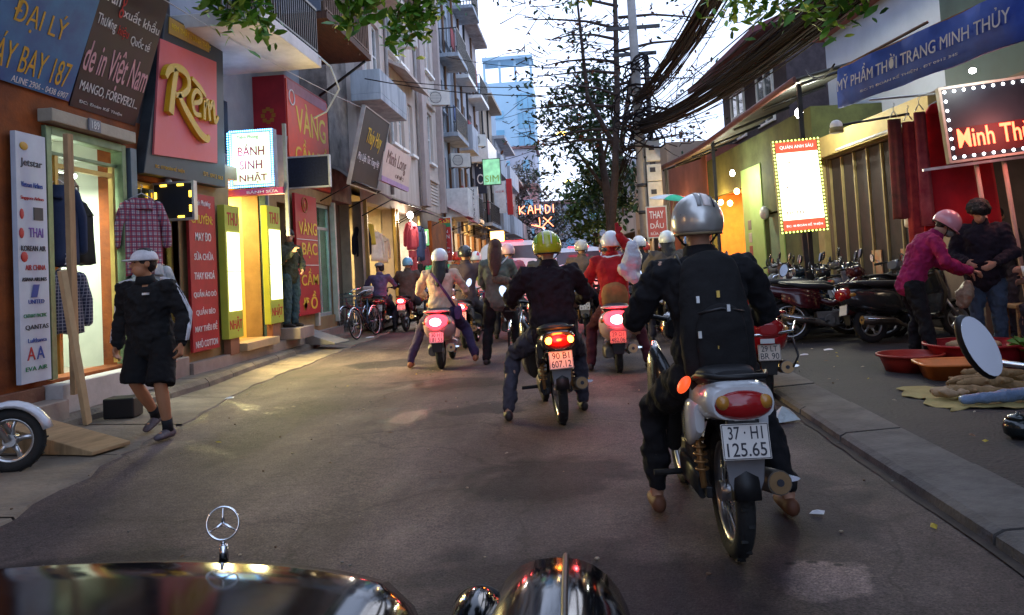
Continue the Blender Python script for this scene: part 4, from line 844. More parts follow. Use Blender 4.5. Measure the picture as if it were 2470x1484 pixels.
lamp(t, (1.6, -.35, 2.65), (1, .58, .18), 120, .12); lamp(t, (1.8, 1.0, 2.9), (1, .52, .15), 110, kind='AREA', sx=2, sy=1)
MB().ell((4.5, -.55, 3.25), (.06, .06, .08), 12, 8).build('bulb', emit('bulb_hot', (1, .98, .92), 30), t); lamp(t, (4.5, -.75, 3.15), (.95, 1, .85), 75, .12)
MB().ell((5.3, -.1, 2.2), (.16, .1, .16), 12, 8).build('wall_fan', mat('fan_grey', (.5, .52, .52), .4), t)
# low shops beyond
def far_right(y0, y1, h, m, label, lampc, seed):
    t = right('shop_house', label, 'building', y1); L = (y1 - y0) * K; r = random.Random(seed)
    mb = MB(); wall_holes(mb, 0, L, 0, h, [(.4, L / 2 - .2, .03, 2.7), (L / 2 + .2, L - .4, .03, 2.7)] + ([(L * .2, L * .4, 3.6, 5), (L * .6, L * .8, 3.6, 5)] if h > 5.3 else []), .2); shell(mb, 0, L, 0, h, 6); mb.build('wall', m, t)
    room(t, .3, L - .3, .02, 2.75, .2, 2.5, mat('far_room_%d' % seed, (.3, .2, .12), .8), concrete)
    if h > 5.3:
        for x in (.2, .6): window(t, L * x, L * (x + .2), 3.6, 5, .12, wood)
    lamp(t, (L / 2, -.3, 2.7), lampc, 40, .15); MB().ell((L / 2, -.1, 2.75), (.09, .09, .09), 10, 6).build('bulb', emit('bulb_amber', (1, .68, .25), 22), t)
    return t
far_right(24.5, 30, 4.6, mat('red_brown_wall', (.3, .1, .07), .8, var=.3, scale=1.5), 'red brown shop house beyond the lime eatery', (1, .7, .35), 1)
far_right(30.1, 38, 5.6, tanw, 'tan shop house behind the utility pole', (1, .75, .45), 2)
far_right(38.1, 50, 6.2, palegrey, 'pale shop house at the far end of the right row', (1, .7, .4), 3)
# white rendered house behind, dark upper roof house
t = thing('house', 'plain pale rendered gable wall rising behind the low right row', 'building', (8.2, 14.5, 0), RA); mb = MB(); mb.box2((-4.5, -1.9, 0), (3.6, 4, 6.15)); mb.build('wall', rwhite, t)
MB().box((-.45, 1.0, 6.22), (8.5, 6.2, .14)).build('roof', mat('roof_red', (.2, .06, .05), .8, bump=.2), t)
t = thing('house', 'dark timber upper storey with overhanging red tiled eaves behind the cables', 'building', (5.9, 24, 0), RA); mb = MB(); mb.box2((-3, -.6, 4.2), (3, 4, 7.2)); mb.build('wall', mat('dark_timber', (.06, .045, .05), .85, var=.4), t)
MB().box2((-2.6, .0, 0), (2.6, 3.9, 4.198)).build('lower_wall', brownm, t)
mb = MB(); mb.add([(-3.6, -1.6, 7.0), (3.6, -1.6, 7.0), (3.6, 1.6, 8.3), (-3.6, 1.6, 8.3), (-3.6, -1.6, 6.85), (3.6, -1.6, 6.85), (3.6, 1.6, 8.15), (-3.6, 1.6, 8.15), (-3.6, 4.6, 7.0), (3.6, 4.6, 7.0), (-3.6, 4.6, 6.85), (3.6, 4.6, 6.85)], [(0, 1, 2, 3), (4, 7, 6, 5), (0, 4, 5, 1), (1, 5, 6, 2), (0, 3, 7, 4), (3, 2, 9, 8), (7, 10, 11, 6), (8, 9, 11, 10), (2, 6, 11, 9), (3, 8, 10, 7)]); mb.build('roof', mat('roof_redbrown', (.12, .04, .045), .8, bump=.3), t)
window(t, -2, -.6, 4.9, 6.4, -.63, white_paint, (1, 1)); window(t, .6, 2.0, 4.9, 6.4, -.63, white_paint, (1, 1))
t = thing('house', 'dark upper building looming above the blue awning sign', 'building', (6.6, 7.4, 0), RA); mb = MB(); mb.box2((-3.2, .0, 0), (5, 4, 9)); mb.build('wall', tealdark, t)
# eaves roof along R2/R3
t = thing('eaves_roof', 'long sagging dark sheet roof with brown fascia sheltering the eatery pavement', 'roof', (0, 0, 0))
mb = MB(); A = []; B = []
for i in range(13):
    y = 13.4 + i * .97; sag = .12 * math.sin(i * .6); A.append((rx(y, .02), y, 4.45 + sag * .3)); B.append((rx(y, 1.25), y, 4.17 - .1 * math.sin(math.pi * i / 12) + sag * .2))
vs = A + B + [(x, y, z - .05) for x, y, z in A + B]; n = 13
mb.add(vs, [(i, i + 1, n + i + 1, n + i) for i in range(12)] + [(2 * n + i, 3 * n + i, 3 * n + i + 1, 2 * n + i + 1) for i in range(12)] + [(0, n, 3 * n, 2 * n), (n - 1, 3 * n - 1, 4 * n - 1, 2 * n - 1)], True); mb.build('roof_sheet', mat('sheet_dark', (.09, .09, .08), .6, .3, var=.4, scale=3), t)
mb = MB(); mb.tube([(x - .03, y, z - .04) for x, y, z in B], .07, 6, ry=[.03] * 13); mb.build('fascia', mat('fascia_brown', (.13, .05, .04), .7), t)
for i in range(0, 13, 2): MB().tube([(A[i][0], A[i][1], A[i][2] - .09), (B[i][0] + .06, B[i][1], B[i][2] - .12)], .03, 6).build('rafter', dark_metal, t)
MB().box2((2.55, 13.3, 0), (2.6, 13.35, 1))
for y in (13.6, 19.2, 24.8): MB().box((rx(y, 1.15), y, 2.1), (.07, .07, 4.0)).build('post', dark_metal, t)
# security lamp, menu light box
t = thing('flood_lamp', 'white hot lamp under the peak of the eaves roof', 'lamp', (3.94, 14.2, 3.72)); mb = MB(); mb.ell((0, 0, 0), (.07, .07, .09), 14, 10); mb.build('bulb', emit('bulb_white', (1, 1, .96), 45), t); MB().tube([(0, 0, .1), (0, 0, .42)], .02, 6).build('stem', dark_metal, t); lamp(t, (0, -.25, -.05), (.95, 1, .82), 120, .1)
t = thing('light_box', 'tall glowing white menu board with red bands and coloured bulb border', 'sign', (3.52, 13, 2.36), R_(2), None, 0, R_(-2))
MB().box((0, 0, 0), (.7, .14, 1.44)).build('casing', mat('lightbox_case2', (.4, .38, .2), .5), t)
MB().box((0, -.073, 0), (.64, .012, 1.06)).build('lit_panel', emit('menu_white', (1, .98, .8), 2.0, .12, 3), t)
for z in (.62, -.62): MB().box((0, -.074, z), (.64, .014, .16)).build('band', emit('menu_red_lit', (.75, .12, .06), .9), t)
text('QUÁN ANH SÁU', 0, .62, .52, .075, emit('txt_white', (1, .95, .9), 1.2), t, y=-.084); text('ĐC: 48 ĐOÀN KẾ THIỆN', 0, -.62, .56, .06, emit('txt_white', (1, .95, .9), 1.2), t, y=-.084)
for i in range(5): text(['phở bò', 'bún chả', 'cơm rang', 'xôi gà', 'nem'][i], -.12, .38 - i * .2, .26, .06, i_gold, t, y=-.081)
led_border(t, .7, 1.44, .055, emit('led_lime', (.75, 1, .15), 4), -.07, .014)
lamp(t, (0, -.3, 0), (1, .95, .7), 40, kind='AREA', rot=(R_(-90), 0, 0), sx=.6, sy=1.2)
MB().box((0, .02, -1.4), (.07, .07, 1.38)).build('post', dark_metal, t)
# blue fabric fascia sign
a = math.atan2(-2.8, .68)
t = thing('awning_sign', 'long faded blue fabric shop sign with grey capitals sloping over the pavement', 'sign', (3.61, 8.6, 3.27), a, None, R_(-4))
mb = MB(); r = []
for i in range(13):
    x = -1.45 + 2.9 * i / 12; w = .02 * math.sin(i * 1.7); r.append([(x, -.015 + w, .24), (x, -.03 + w * 2, .0), (x, -.015 + w, -.24), (x, .015 + w, -.24), (x, .01 + w * 2, 0), (x, .015 + w, .24)])
mb.loft(r); mb.build('fabric', mat('blue_fabric', (.02, .045, .26), .7, var=.4, scale=2, bump=.2, bscale=8, col2=(.04, .1, .5)), t)
text('MỸ PHẨM THỜI TRANG MINH THỦY', 0, .04, 2.72, .21, ink('faded', (.42, .45, .58)), t, y=-.075); text('ĐC: 71 ĐOÀN KẾ THIỆN - ĐT 0912 345', -.1, -.16, 1.6, .045, ink('faded', (.42, .45, .58)), t, y=-.07)
mb = MB(); mb.tube([(-1.45, .03, .25), (1.45, .03, .25)], .02, 6); mb.tube([(-1.45, .03, .25), (-1.45, 1.2, .9)], .02, 6); mb.tube([(1.45, .03, .25), (1.45, 1.2, .9)], .02, 6); mb.build('frame', mat('rust', (.2, .1, .05), .8), t)
t = thing('awning', 'dark teal canvas awning sheet behind the blue fabric sign', 'awning', (3.61, 8.6, 3.27), a)
mb = MB(); r = []
for i in range(9):
    x = -1.45 + 2.9 * i / 8; r.append([(x, .05, .26), (x, .75, .5 + .03 * math.sin(i)), (x, 1.5, .8), (x, 1.5, .78), (x, .75, .48 + .03 * math.sin(i)), (x, .05, .24)])
mb.loft(r); mb.build('cloth', mat('teal_canvas', (.02, .04, .045), .8, var=.3), t)
# LED name sign
t = led_board('black shop sign with glowing red name and white light border on poles', (4.71, 9.3, 2.67), 1.1, .81, led_white, [('Minh Thùy', -.02, -.2, .86, .28, emit('led_red', (1, .1, .04), 5), dict(off=.012))], rz=R_(-3), roll=R_(-4), step=.095, frame=mat('frame_warm', (.4, .36, .3), .5), r=.018)
MB().box((0, -.037, -.2), (1.0, .006, .31)).build('display_strip', mat('display_maroon', (.05, .004, .005), .6), t)
for x in (-.27, .02): MB().tube([(x, .04, -.42), (x + .02, .05, -2.58)], .026, 8).build('post', mat('pole_pink', (.4, .25, .2), .5), t)
MB().box((-.1, .0, -.46), (1.5, .05, .03)).build('bar', steel, t); lamp(t, (0, -.4, -.1), (1, .3, .25), 22, .2); mb = MB(); mb.ell((-.3, -.3, .52), (.035, .035, .03), 12, 8); mb.build('spot_bulb', emit('bulb_white', (1, 1, .96), 45), t); lamp(t, (-.3, -.36, .46), (.95, 1, .97), 9, .05)
# hung red clothes and scarves
rd = mat('cloth_scarlet', (.5, .012, .02), .85, var=.2, bump=.25, bscale=9)
garment('long scarlet dress hung beside the red glowing sign', (4.42, 9.9, 2.95), R_(-20), .46, 1.5, rd, 'dress', 'red clothes hung outside the right shop', 'dress')
garment('second scarlet dress hung just behind the sign pole', (4.78, 10.1, 2.6), R_(-30), .4, 1.2, rd, 'dress', 'red clothes hung outside the right shop', 'dress')
for i, (x, y, z, h, lab) in enumerate([(3.88, 10.0, 2.85, 1.2, 'mottled red scarf nearest the folding doors'), (4.02, 9.95, 2.8, 1.5, 'dark red patterned scarf between the other two scarves'), (4.14, 9.9, 2.9, 1.35, 'pinkish red scarf next to the scarlet dress')]):
    garment(lab, (x, y, z), R_(-15), .13, h, mat('scarf_%d' % i, [(.25, .05, .05), (.2, .012, .02), (.45, .1, .1)][i], .9, scale=9, col2=[(.1, .04, .03), (.4, .05, .04), (.3, .03, .05)][i]), 'scarf', 'scarves on the rail', 'scarf')
mb = MB(); mb.tube([(-.6, 0, 0), (.9, -.1, .02)], .014, 6); o = mb.build('clothes_rail', steel, None, (4.2, 9.98, 3.1)); tag(o, 'thin steel clothes rail holding the red dresses', 'rail')
garment('white blouse hung low behind the pink helmet', (4.2, 10.3, 2.0), R_(-20), .35, .45, mat('cloth_shop_2', (.75, .7, .62)), 'top', None, 'blouse')
t = thing('wall_lamp', 'small white dome lamp on bracket beside the ochre beam', 'lamp', (3.2, 10.0, 2.82)); MB().ell((0, 0, 0), (.075, .075, .07), 12, 8).build('dome', mat('dome_white', (.7, .72, .75), .3), t); MB().lathe([(.08, -.09), (.085, -.03), (.04, 0)], 14).build('base', mat('base_olive', (.2, .18, .08), .5), t); MB().tube([(.03, 0, 0), (.9, .1, .1)], .015, 6).build('bracket', dark_metal, t)
# "thay dau" stand sign, parasol flags
t = sign('red and white hand lettered oil change stand sign by the pole', (2.15, 22, 2.35), 0, .54, .84, mat('sign_redwash', (.42, .08, .07), .6, var=.25, scale=4), mat('frame_grey', (.5, .5, .48), .5), .05, texts=[('THAY', 0, .2, .38, .2, i_white, dict(off=.01)), ('DẦU', 0, -.06, .36, .22, i_white, dict(off=.01)), ('RỬA XE', 0, -.3, .36, .1, i_white)])
for x in (-.25, .25): MB().box((x, .04, -1.1), (.05, .04, 1.38)).build('leg', mat('frame_grey', (.5, .5, .48), .5), t)
t = thing('street_parasol', 'tilted parasol with white, red and green cloth panels before the eatery', 'parasol', (2.0, 20, .08), 0, None, R_(6), R_(8))
MB().tube([(0, 0, 0), (0, 0, 2.85)], .022, 8).build('pole', mat('pole_cream', (.6, .52, .38), .5), t)
pan = [(.7, .72, .74), (.55, .07, .04), (.02, .4, .24), (.7, .72, .74), (.02, .4, .24), (.55, .07, .04)]
for i in range(6):
    a0, a1 = i * math.pi / 3, (i + 1) * math.pi / 3; mb = MB(); rr = []
    for q in range(4):
        ang = a0 + (a1 - a0) * q / 3; rr.append([(R * math.cos(ang), R * math.sin(ang), 2.85 - R * R * .35 - (.02 if 0 < q < 3 else 0)) for R in (.02, .25, .45, .6)])
    vs = [p for k in rr for p in k]; v2 = [(x, y, z - .006) for x, y, z in vs]; fs = [(k * 4 + j, k * 4 + j + 1, k * 4 + j + 5, k * 4 + j + 4) for k in range(3) for j in range(3)]
    mb.add(vs + v2, fs + [tuple(w + 16 for w in f[::-1]) for f in fs], True); mb.build('cloth_panel', mat('parasol_%d%d%d' % tuple(int(c * 99) for c in pan[i]), pan[i], .8), t)

# ================================================================ utility pole, cables, trees, tower
t = thing('utility_pole', 'tall concrete utility pole wrapped in tangled cables', 'pole', (2.0, 24, 0))
MB().tube([(0, 0, 0), (.0, 0, 10.5)], [.17, .12], 12).build('shaft', mat('pole_concrete', (.24, .23, .22), .9, bump=.3), t)
for i, z in enumerate((1.9, 2.7, 3.5)): MB().lathe([(.175, z), (.18, z + .05), (.175, z + .1)], 14).build('band', dark_metal, t)
for i, (z, h) in enumerate(((4.55, .62), (3.9, .5), (3.25, .75), (2.6, .4))):
    b = MB().box((.34, -.08, z), (.42, .26, h)).build('meter_box', mat('meter_pale', (.46, .47, .44), .5, var=.2), t, bev=.015); MB().box((.3, -.215, z + .08), (.16, .012, .14)).build('meter_window', i_dark, b)
mb = MB(); r = random.Random(2)
for i in range(34):
    z = r.uniform(4.6, 7.4); R0 = r.uniform(.2, .75); mb.torus((r.uniform(-.3, .25), r.uniform(-.3, .1), z), R0, r.uniform(.012, .03), Euler((r.uniform(-1.2, 1.2), r.uniform(-1, 1), 0)).to_matrix(), 14, 5)
o = mb.build('cable_coil', mat('cable_black', (.012, .01, .011), .85, spec=.15), t); o['kind'] = 'stuff'
mb = MB(); mb.box((0, 0, 8.3), (1.6, .1, .1)); mb.box((0, 0, 7.5), (1.3, .1, .1)); mb.build('crossarm', dark_metal, t)
t = thing('utility_pole', 'thin dark second pole standing just behind the concrete pole', 'pole', (2.62, 27, 0)); MB().tube([(0, 0, 0), (0, 0, 8.2)], [.11, .08], 10).build('shaft', mat('pole_dark', (.05, .045, .05), .8), t)
def cat_pts(a, b, sag, n=14):
    a, b = V(a), V(b); return [a.lerp(b, i / n) - V((0, 0, sag * 4 * (i / n) * (1 - i / n))) for i in range(n + 1)]
cab = mat('cable_black', (.012, .01, .011), .85, spec=.15); cab2 = mat('cable_brown', (.02, .014, .015), .85, spec=.15)
def bundle(label, a, b, n, spread, sag, seed):
    r = random.Random(seed); t = thing('cable_bundle', label, 'cables', a, 0, 'bundles of overhead cables')
    for m, k in ((cab, int(n * .7)), (cab2, n - int(n * .7))):
        mb = MB()
        for i in range(k):
            da = V((r.gauss(0, .06), r.gauss(0, .06), r.gauss(0, .1))); ang = r.uniform(0, 6.28); q = spread * math.sqrt(r.random())
            db = V((q * math.cos(ang) * .7, 0, q * math.sin(ang))); mb.tube([p - V(a) for p in cat_pts(V(a) + da, V(b) + db, sag + r.gauss(0, .14), 16)], r.uniform(.006, .018), 4)
        o = mb.build('cable', m, t); o['kind'] = 'stuff'
bundle('upper thick bundle of black cables rising from the pole towards the top edge', (1.95, 23.8, 6.1), (2.05, 6.5, 4.75), 60, .19, .35, 1)
bundle('lower sagging mass of black cables sweeping over the right pavement', (2.05, 23.8, 5.3), (3.35, 6.5, 4.2), 84, .3, .3, 2)
bundle('thin strand group hanging from the pole down along the far right shops', (1.9, 24, 5.3), (.9, 40, 4.4), 16, .12, .8, 3)
for i, (a, b, s, lab) in enumerate([((1.9, 24, 6.8), (-4.7, 20, 6.3), .25, 'single wire from the pole to the pale cream building, lower'), ((1.9, 24, 7.3), (-4.6, 30, 9.5), .3, 'single wire from the pole to the blue grey building'), ((1.9, 24, 6.4), (-4.6, 38, 6.4), .5, 'single wire crossing in front of the far pale tower'), ((-5.0, 7, 4.9), (-4.2, 16.2, 4.75), .12, 'pale thin wire strung under the white balcony'), ((-4.2, 16.2, 5.4), (1.9, 24, 6.6), .35, 'single wire from the timber balcony to the pole'), ((1.9, 24, 8.2), (-4.4, 46, 10), .6, 'high wire running from the pole to the far left roofs'), ((3.9, 13.5, 4.3), (3.2, 9.9, 3.55), .15, 'thin loose wire between eaves roof and blue sign')]):
    o = MB().tube([p - V(a) for p in cat_pts(a, b, s)], .012 if i != 3 else .007, 5).build('overhead_wire', cab if i != 3 else mat('wire_pale', (.5, .5, .5), .5), None, a); tag(o, lab, 'wire', 'single overhead wires')
mb = MB(); mb.tube([(0, 0, 0), (.25, .2, -.25), (.35, .3, -.6), (.1, .35, -.95), (-.1, .3, -1.05)], .016, 6); o = mb.build('hose', mat('hose_pale', (.55, .56, .52), .5), None, (-4.1, 12.5, 5.0)); tag(o, 'pale drooping pipe at the corner of the white balcony', 'pipe')
# trees
def leaf_cloud(mb, pts, n, spread, size, r, flat=.6):
    for i in range(n):
        c = V(r.choice(pts)) + V((r.gauss(0, spread), r.gauss(0, spread), r.gauss(0, spread * flat))); s = size * r.uniform(.6, 1.3)
        e = Euler((r.uniform(-1, 1), r.uniform(-1, 1), r.uniform(0, 6.3))).to_matrix(); mb.mi = 0 if r.random() < .6 else 1
        mb.add([c + e @ V(p) for p in ((-s, 0, 0), (-.3 * s, .42 * s, .06 * s), (.5 * s, .3 * s, .02 * s), (s, 0, -.1 * s), (.5 * s, -.3 * s, .02 * s), (-.3 * s, -.42 * s, .06 * s))], [(0, 1, 2, 3, 4, 5)])
bark = mat('bark', (.05, .035, .03), .95, var=.4, scale=5, bump=.6); lf1 = mat('leaf_dark', (.02, .05, .025), .6, var=.4); lf2 = mat('leaf_mid', (.045, .1, .03), .55, var=.4); lfg = mat('leaf_green', (.07, .2, .015), .5, var=.4, scale=3); lfy = mat('leaf_lime', (.17, .33, .03), .5, var=.3)
lfb = mat('leaf_brown', (.16, .06, .025), .7, var=.5)
def tree(label, loc, trunk, limbs, leafpts, n, spread, size, mats, seed, flat=.6, twigs=0):
    t = thing('street_tree', label, 'tree', loc); r = random.Random(seed)
    mb = MB(); mb.tube(*trunk, n=10) if False else mb.tube(trunk[0], trunk[1], 10); mb.build('trunk', bark, t)
    mb = MB(); ends = []
    for P, rr in limbs:
        mb.tube(P, [rr * (1 - .75 * i / (len(P) - 1)) for i in range(len(P))], 6); ends += P[1:]
    for i in range(twigs):
        a = V(r.choice(ends)) + V((r.gauss(0, .1), r.gauss(0, .1), r.gauss(0, .1))); d = V((r.uniform(-1, 1), r.uniform(-.8, .8), r.uniform(-.25, .6))).normalized() * r.uniform(.5, 1.5)
        m1 = a + d * .5 + V((0, 0, r.uniform(-.1, .15))); mb.tube([a, m1, a + d + V((0, 0, r.uniform(-.1, .2)))], [.018, .012, .005], 4); ends.append(a + d)
    if limbs: o = mb.build('branch', bark, t); o['kind'] = 'stuff'
    mb = MB(); leaf_cloud(mb, leafpts or ends, n, spread, size, r, flat); o = mb.build('crown', mats, t); o['kind'] = 'stuff'; return t
r = random.Random(11); limbs = []
for i in range(17):
    z = 5.0 + i * .38; side = -1 if i % 3 else 1; ln = r.uniform(1.8, 3.4); d = V((side * ln, r.uniform(-1.4, 1.0), r.uniform(-.2, .5)))
    a = V((.55 + .02 * i, 0, z)); limbs.append(([a, a + d * .35 + V((0, 0, .15)), a + d * .7 + V((0, 0, .12)), a + d + V((0, 0, r.uniform(-.1, .2)))], .06))
limbs.append(([V((.5, 0, 5)), V((-.4, .2, 7)), V((-.5, .3, 9.3)), V((-.6, .3, 11.5))], .1))
tree('bare branched street tree with sparse brown leaves behind the utility pole', (1.0, 27, 0), ([(0, 0, 0), (.1, 0, 2.2), (.35, 0, 4.2), (.6, 0, 7), (.8, 0, 12.5)], [.17, .13, .12, .1, .06]), limbs, None, 900, .25, .1, [lf1, lfb], 12, twigs=320)
pts = [V((r.gauss(-1.0, .75), r.gauss(0, .6), r.gauss(6.6, .75))) for i in range(55)] + [V((r.gauss(-.3, .45), r.gauss(0, .4), r.gauss(7.9, .4))) for i in range(14)]
tree('dense evergreen crown hanging left of the utility pole', (1.35, 30, 0), ([(0, 0, 0), (-.1, 0, 3), (-.4, 0, 6.5)], [.2, .17, .1]), [([V((-.2, 0, 4)), V((-1.2, .1, 5.6)), V((-2, .2, 6.6))], .08), ([V((-.3, 0, 5)), V((.2, .1, 6.5)), V((.1, .2, 8))], .07)], pts, 2300, .36, .13, [lf1, lf2], 13, twigs=20)
def ball(cx, cy, cz, rx_, ry_, rz_, n, seed):
    q = random.Random(seed); o = []
    for i in range(n):
        d = V((q.gauss(0, 1), q.gauss(0, 1), q.gauss(0, 1))).normalized() * q.uniform(.55, 1); o.append(V((cx + d.x * rx_, cy + d.y * ry_, cz + d.z * rz_)))
    return o
tree('lit green tree behind the riders in the middle of the street end', (1.0, 44, 0), ([(0, 0, 0), (0, 0, 3)], [.25, .18]), [], ball(0, 0, 4.6, 1.9, 1.5, 2.2, 60, 3), 2200, .3, .16, [mat('leaf_olive', (.07, .11, .02), .6, var=.4), lf2], 14)  # leaf_olive lightened so the crown looks lit
tree('big grey green round tree closing the street end', (-4.0, 62, 0), ([(0, 0, 0), (0, 0, 4)], [.4, .3]), [], ball(0, 0, 6.0, 3.0, 2.5, 3.4, 90, 5) + ball(1.2, 0, 4, 3, 2.5, 2.5, 40, 6), 4200, .4, .17, [mat('leaf_haze', (.07, .08, .07), .7, var=.4), mat('leaf_haze2', (.11, .1, .09), .7, var=.4)], 15)  # distance haze mixed into the greyed leaf colours
tree('second round tree left of the big one near the far roofs', (-7.6, 72, 0), ([(0, 0, 0), (0, 0, 4)], [.4, .3]), [], ball(0, 0, 5.5, 2.6, 2.5, 3.4, 60, 7), 2600, .45, .2, [mat('leaf_haze', (.07, .08, .07)), lf2], 16)
tree('leaning dark trunk with dark hanging foliage beside the pole', (1.3, 34, 0), ([(0, 0, 0), (.05, 0, 3), (.7, 0, 6), (1.3, -.3, 9)], [.18, .15, .13, .09]), [([V((.3, 0, 4.5)), V((-.6, 0, 5.6)), V((-1.6, 0, 5.9))], .1)], ball(.2, 0, 4.6, 1.1, .8, 1.7, 40, 8), 1300, .32, .15, [lf1, lf2], 17, twigs=40)
tree('pale far tree on the right of the street end', (3.2, 60, 0), ([(0, 0, 0), (0, 0, 3)], [.3, .2]), [], ball(0, 0, 5.0, 3.4, 2.5, 3.2, 60, 9), 2400, .4, .17, [lf1, mat('leaf_haze', (.07, .08, .07))], 18)
# near leaf sprays hanging into the top of the view
def spray(label, loc, pts, n, spread, size, seed, base):
    t = thing('overhanging_branch', label, 'branch', loc, 0, 'leafy branches hanging into the street'); r = random.Random(seed); mb = MB()
    for p in pts: mb.tube([V(base), V(base).lerp(V(p), .5) + V((0, 0, .12)), V(p)], [.018, .011, .004], 5)
    mb.build('twig', bark, t); mb = MB(); leaf_cloud(mb, [V(base).lerp(V(p), q) for p in pts for q in (.55, .75, .9, 1)], n, spread, size, r, .8); o = mb.build('leaves', [lfg, lfy], t); o['kind'] = 'stuff'
spray('bright green leaf spray over the white balcony', (-3.72, 9.3, 4.5), [(-.25, 0, .05), (-.02, .1, -.08), (-.4, .1, .0), (.1, 0, -.2), (-.55, -.1, .15), (-.15, 0, .3), (-.5, 0, .3), (.1, 0, .25)], 420, .12, .09, 1, (-.4, 0, 1.2))
spray('bright green leaf spray in front of the timber balcony', (-2.0, 8.5, 4.2), [(-.35, 0, -.1), (-.2, .1, .05)], 110, .1, .11, 2, (-.3, 0, 1.0))
spray('dark green leaf spray in front of the pale cream building', (-1.85, 9.2, 4.3), [(-.15, 0, -.15), (.05, .1, .0), (.22, .1, .1), (-.05, 0, -.3), (.3, 0, .2), (.45, 0, .15), (.15, 0, -.1)], 560, .11, .075, 3, (.2, 0, 1.2))
spray('small leaf spray at the top edge beside the bare tree', (.18, 9.2, 4.4), [(-.08, 0, -.12), (.08, .1, -.02), (0, 0, .1)], 80, .08, .07, 4, (0, 0, 1.0))
spray('leaf spray above the black cable bundles', (2.2, 9.2, 4.12), [(-.3, 0, .0), (-.1, .1, -.15), (.1, .1, .05), (.3, 0, -.1)], 300, .14, .08, 5, (.2, 0, 1.1))
spray('leaf spray under the dark upper building by the blue sign', (3.0, 8.6, 3.85), [(-.3, 0, .05), (-.1, .1, -.1), (.1, .1, .1)], 220, .13, .085, 6, (.3, .3, 1.0))
for lab, loc, tr, c, n, sd in (('big street tree by the right kerb whose crown overhangs the foreground', (5.2, 1.5, .08), ([(0, 0, 0), (-.1, .1, 3), (-.5, .3, 5.5)], [.28, .22, .16]), [(-1.2, 1.5, 7.2, 3.6, 3.8, 1.3), (-2.6, 4.6, 6.7, 2.4, 1.6, .8)], 4200, 31), ('street tree on the left pavement whose crown overhangs the walking man', (-5.0, 2.4, .1), ([(0, 0, 0), (.1, .1, 3), (.6, .3, 5.5)], [.24, .2, .14]), [(1.2, 2.0, 6.8, 2.2, 2.6, 1.0), (1.9, 4.6, 6.3, 1.5, 1.3, .6)], 2400, 32)):
    P = [q for k in c for q in ball(*k, 45, sd)]; tree(lab, loc, tr, [([V(tr[0][2]), V(tr[0][2]).lerp(V(k[:3]), .6), V(k[:3])], .09) for k in c], P, n, .3, .2, [lfg, lf2], sd, twigs=30)
# far pale tower and blocks
pt = mat('tower_pale', (.38, .55, .66), .8, var=.1, scale=.2); pg = mat('tower_glass', (.2, .42, .56), .15, var=.2, scale=.3, coat=.3)  # far-off haze painted into the pale blue walls
t = thing('tower_block', 'pale blue far tower with glass corner and open roof frame', 'building', (-9.1, 120, 0))
mb = MB(); mb.box2((-3.7, 0, 0), (3.6, 9, 29.5)); mb.build('wall', pt, t)
for i in range(4): MB().box((-3.6 + i * 2.36, .3, 31.2), (.35, .35, 3.4)).build('column', pt, t)
MB().box((0, 2, 33.1), (7.6, 5, .5)).build('roof_frame', pt, t)
for j in range(7):
    for i in range(3): MB().box((1.5 + i * .85, -.05, 9 + j * 2.9), (.7, .12, 2.4)).build('window', pg, t)
for j in range(6): MB().box((-2.0, -.05, 10 + j * 2.9), (2.0, .1, 1.3)).build('window', pg, t)
t = thing('tower_block', 'narrow grey blue tower half hidden behind the left row', 'building', (-11.5, 100, 0)); mb = MB(); mb.box2((-3, 0, 0), (1.2, 9, 25)); mb.build('wall', mat('tower_grey', (.33, .42, .5), .8, var=.15, scale=.3), t)
for j in range(7):
    for i in range(2): MB().box((-.4 + i * 1.0, -.05, 5 + j * 2.7), (.6, .1, 1.6)).build('window', pg, t)
for i, (x, y, w, h, c, lab) in enumerate([(-8, 95, 7, 15.5, (.45, .46, .52), 'low pale block at the foot of the far tower'), (-6.6, 84, 5, 9.8, (.4, .2, .2), 'rose red roofed house at the street end'), (2, 100, 9, 9, (.4, .42, .48), 'grey house closing the street end behind the lit green tree'), (10, 90, 9, 8, (.3, .3, .33), 'dim house behind the right row far away'), (-1.5, 110, 6, 10, (.5, .52, .58), 'whitish house between the far trees')]):
    t = thing('house', lab, 'building', (x, y, 0)); MB().box2((-w / 2, 0, 0), (w / 2, 8, h)).build('wall', mat('far_wall_%d' % i, c, .85, var=.15, scale=.5), t)
    for k in range(3):
        for q in range(2): MB().box((-w / 2 + w * (k + .5) / 3, -.04, h - 2 - 3 * q), (.9, .08, 1.3)).build('window', pg, t)
    MB().box((0, 3.9, h + .15), (w + .6, 8.6, .3)).build('roof', mat('far_roof', (.25, .14, .13), .8), t)
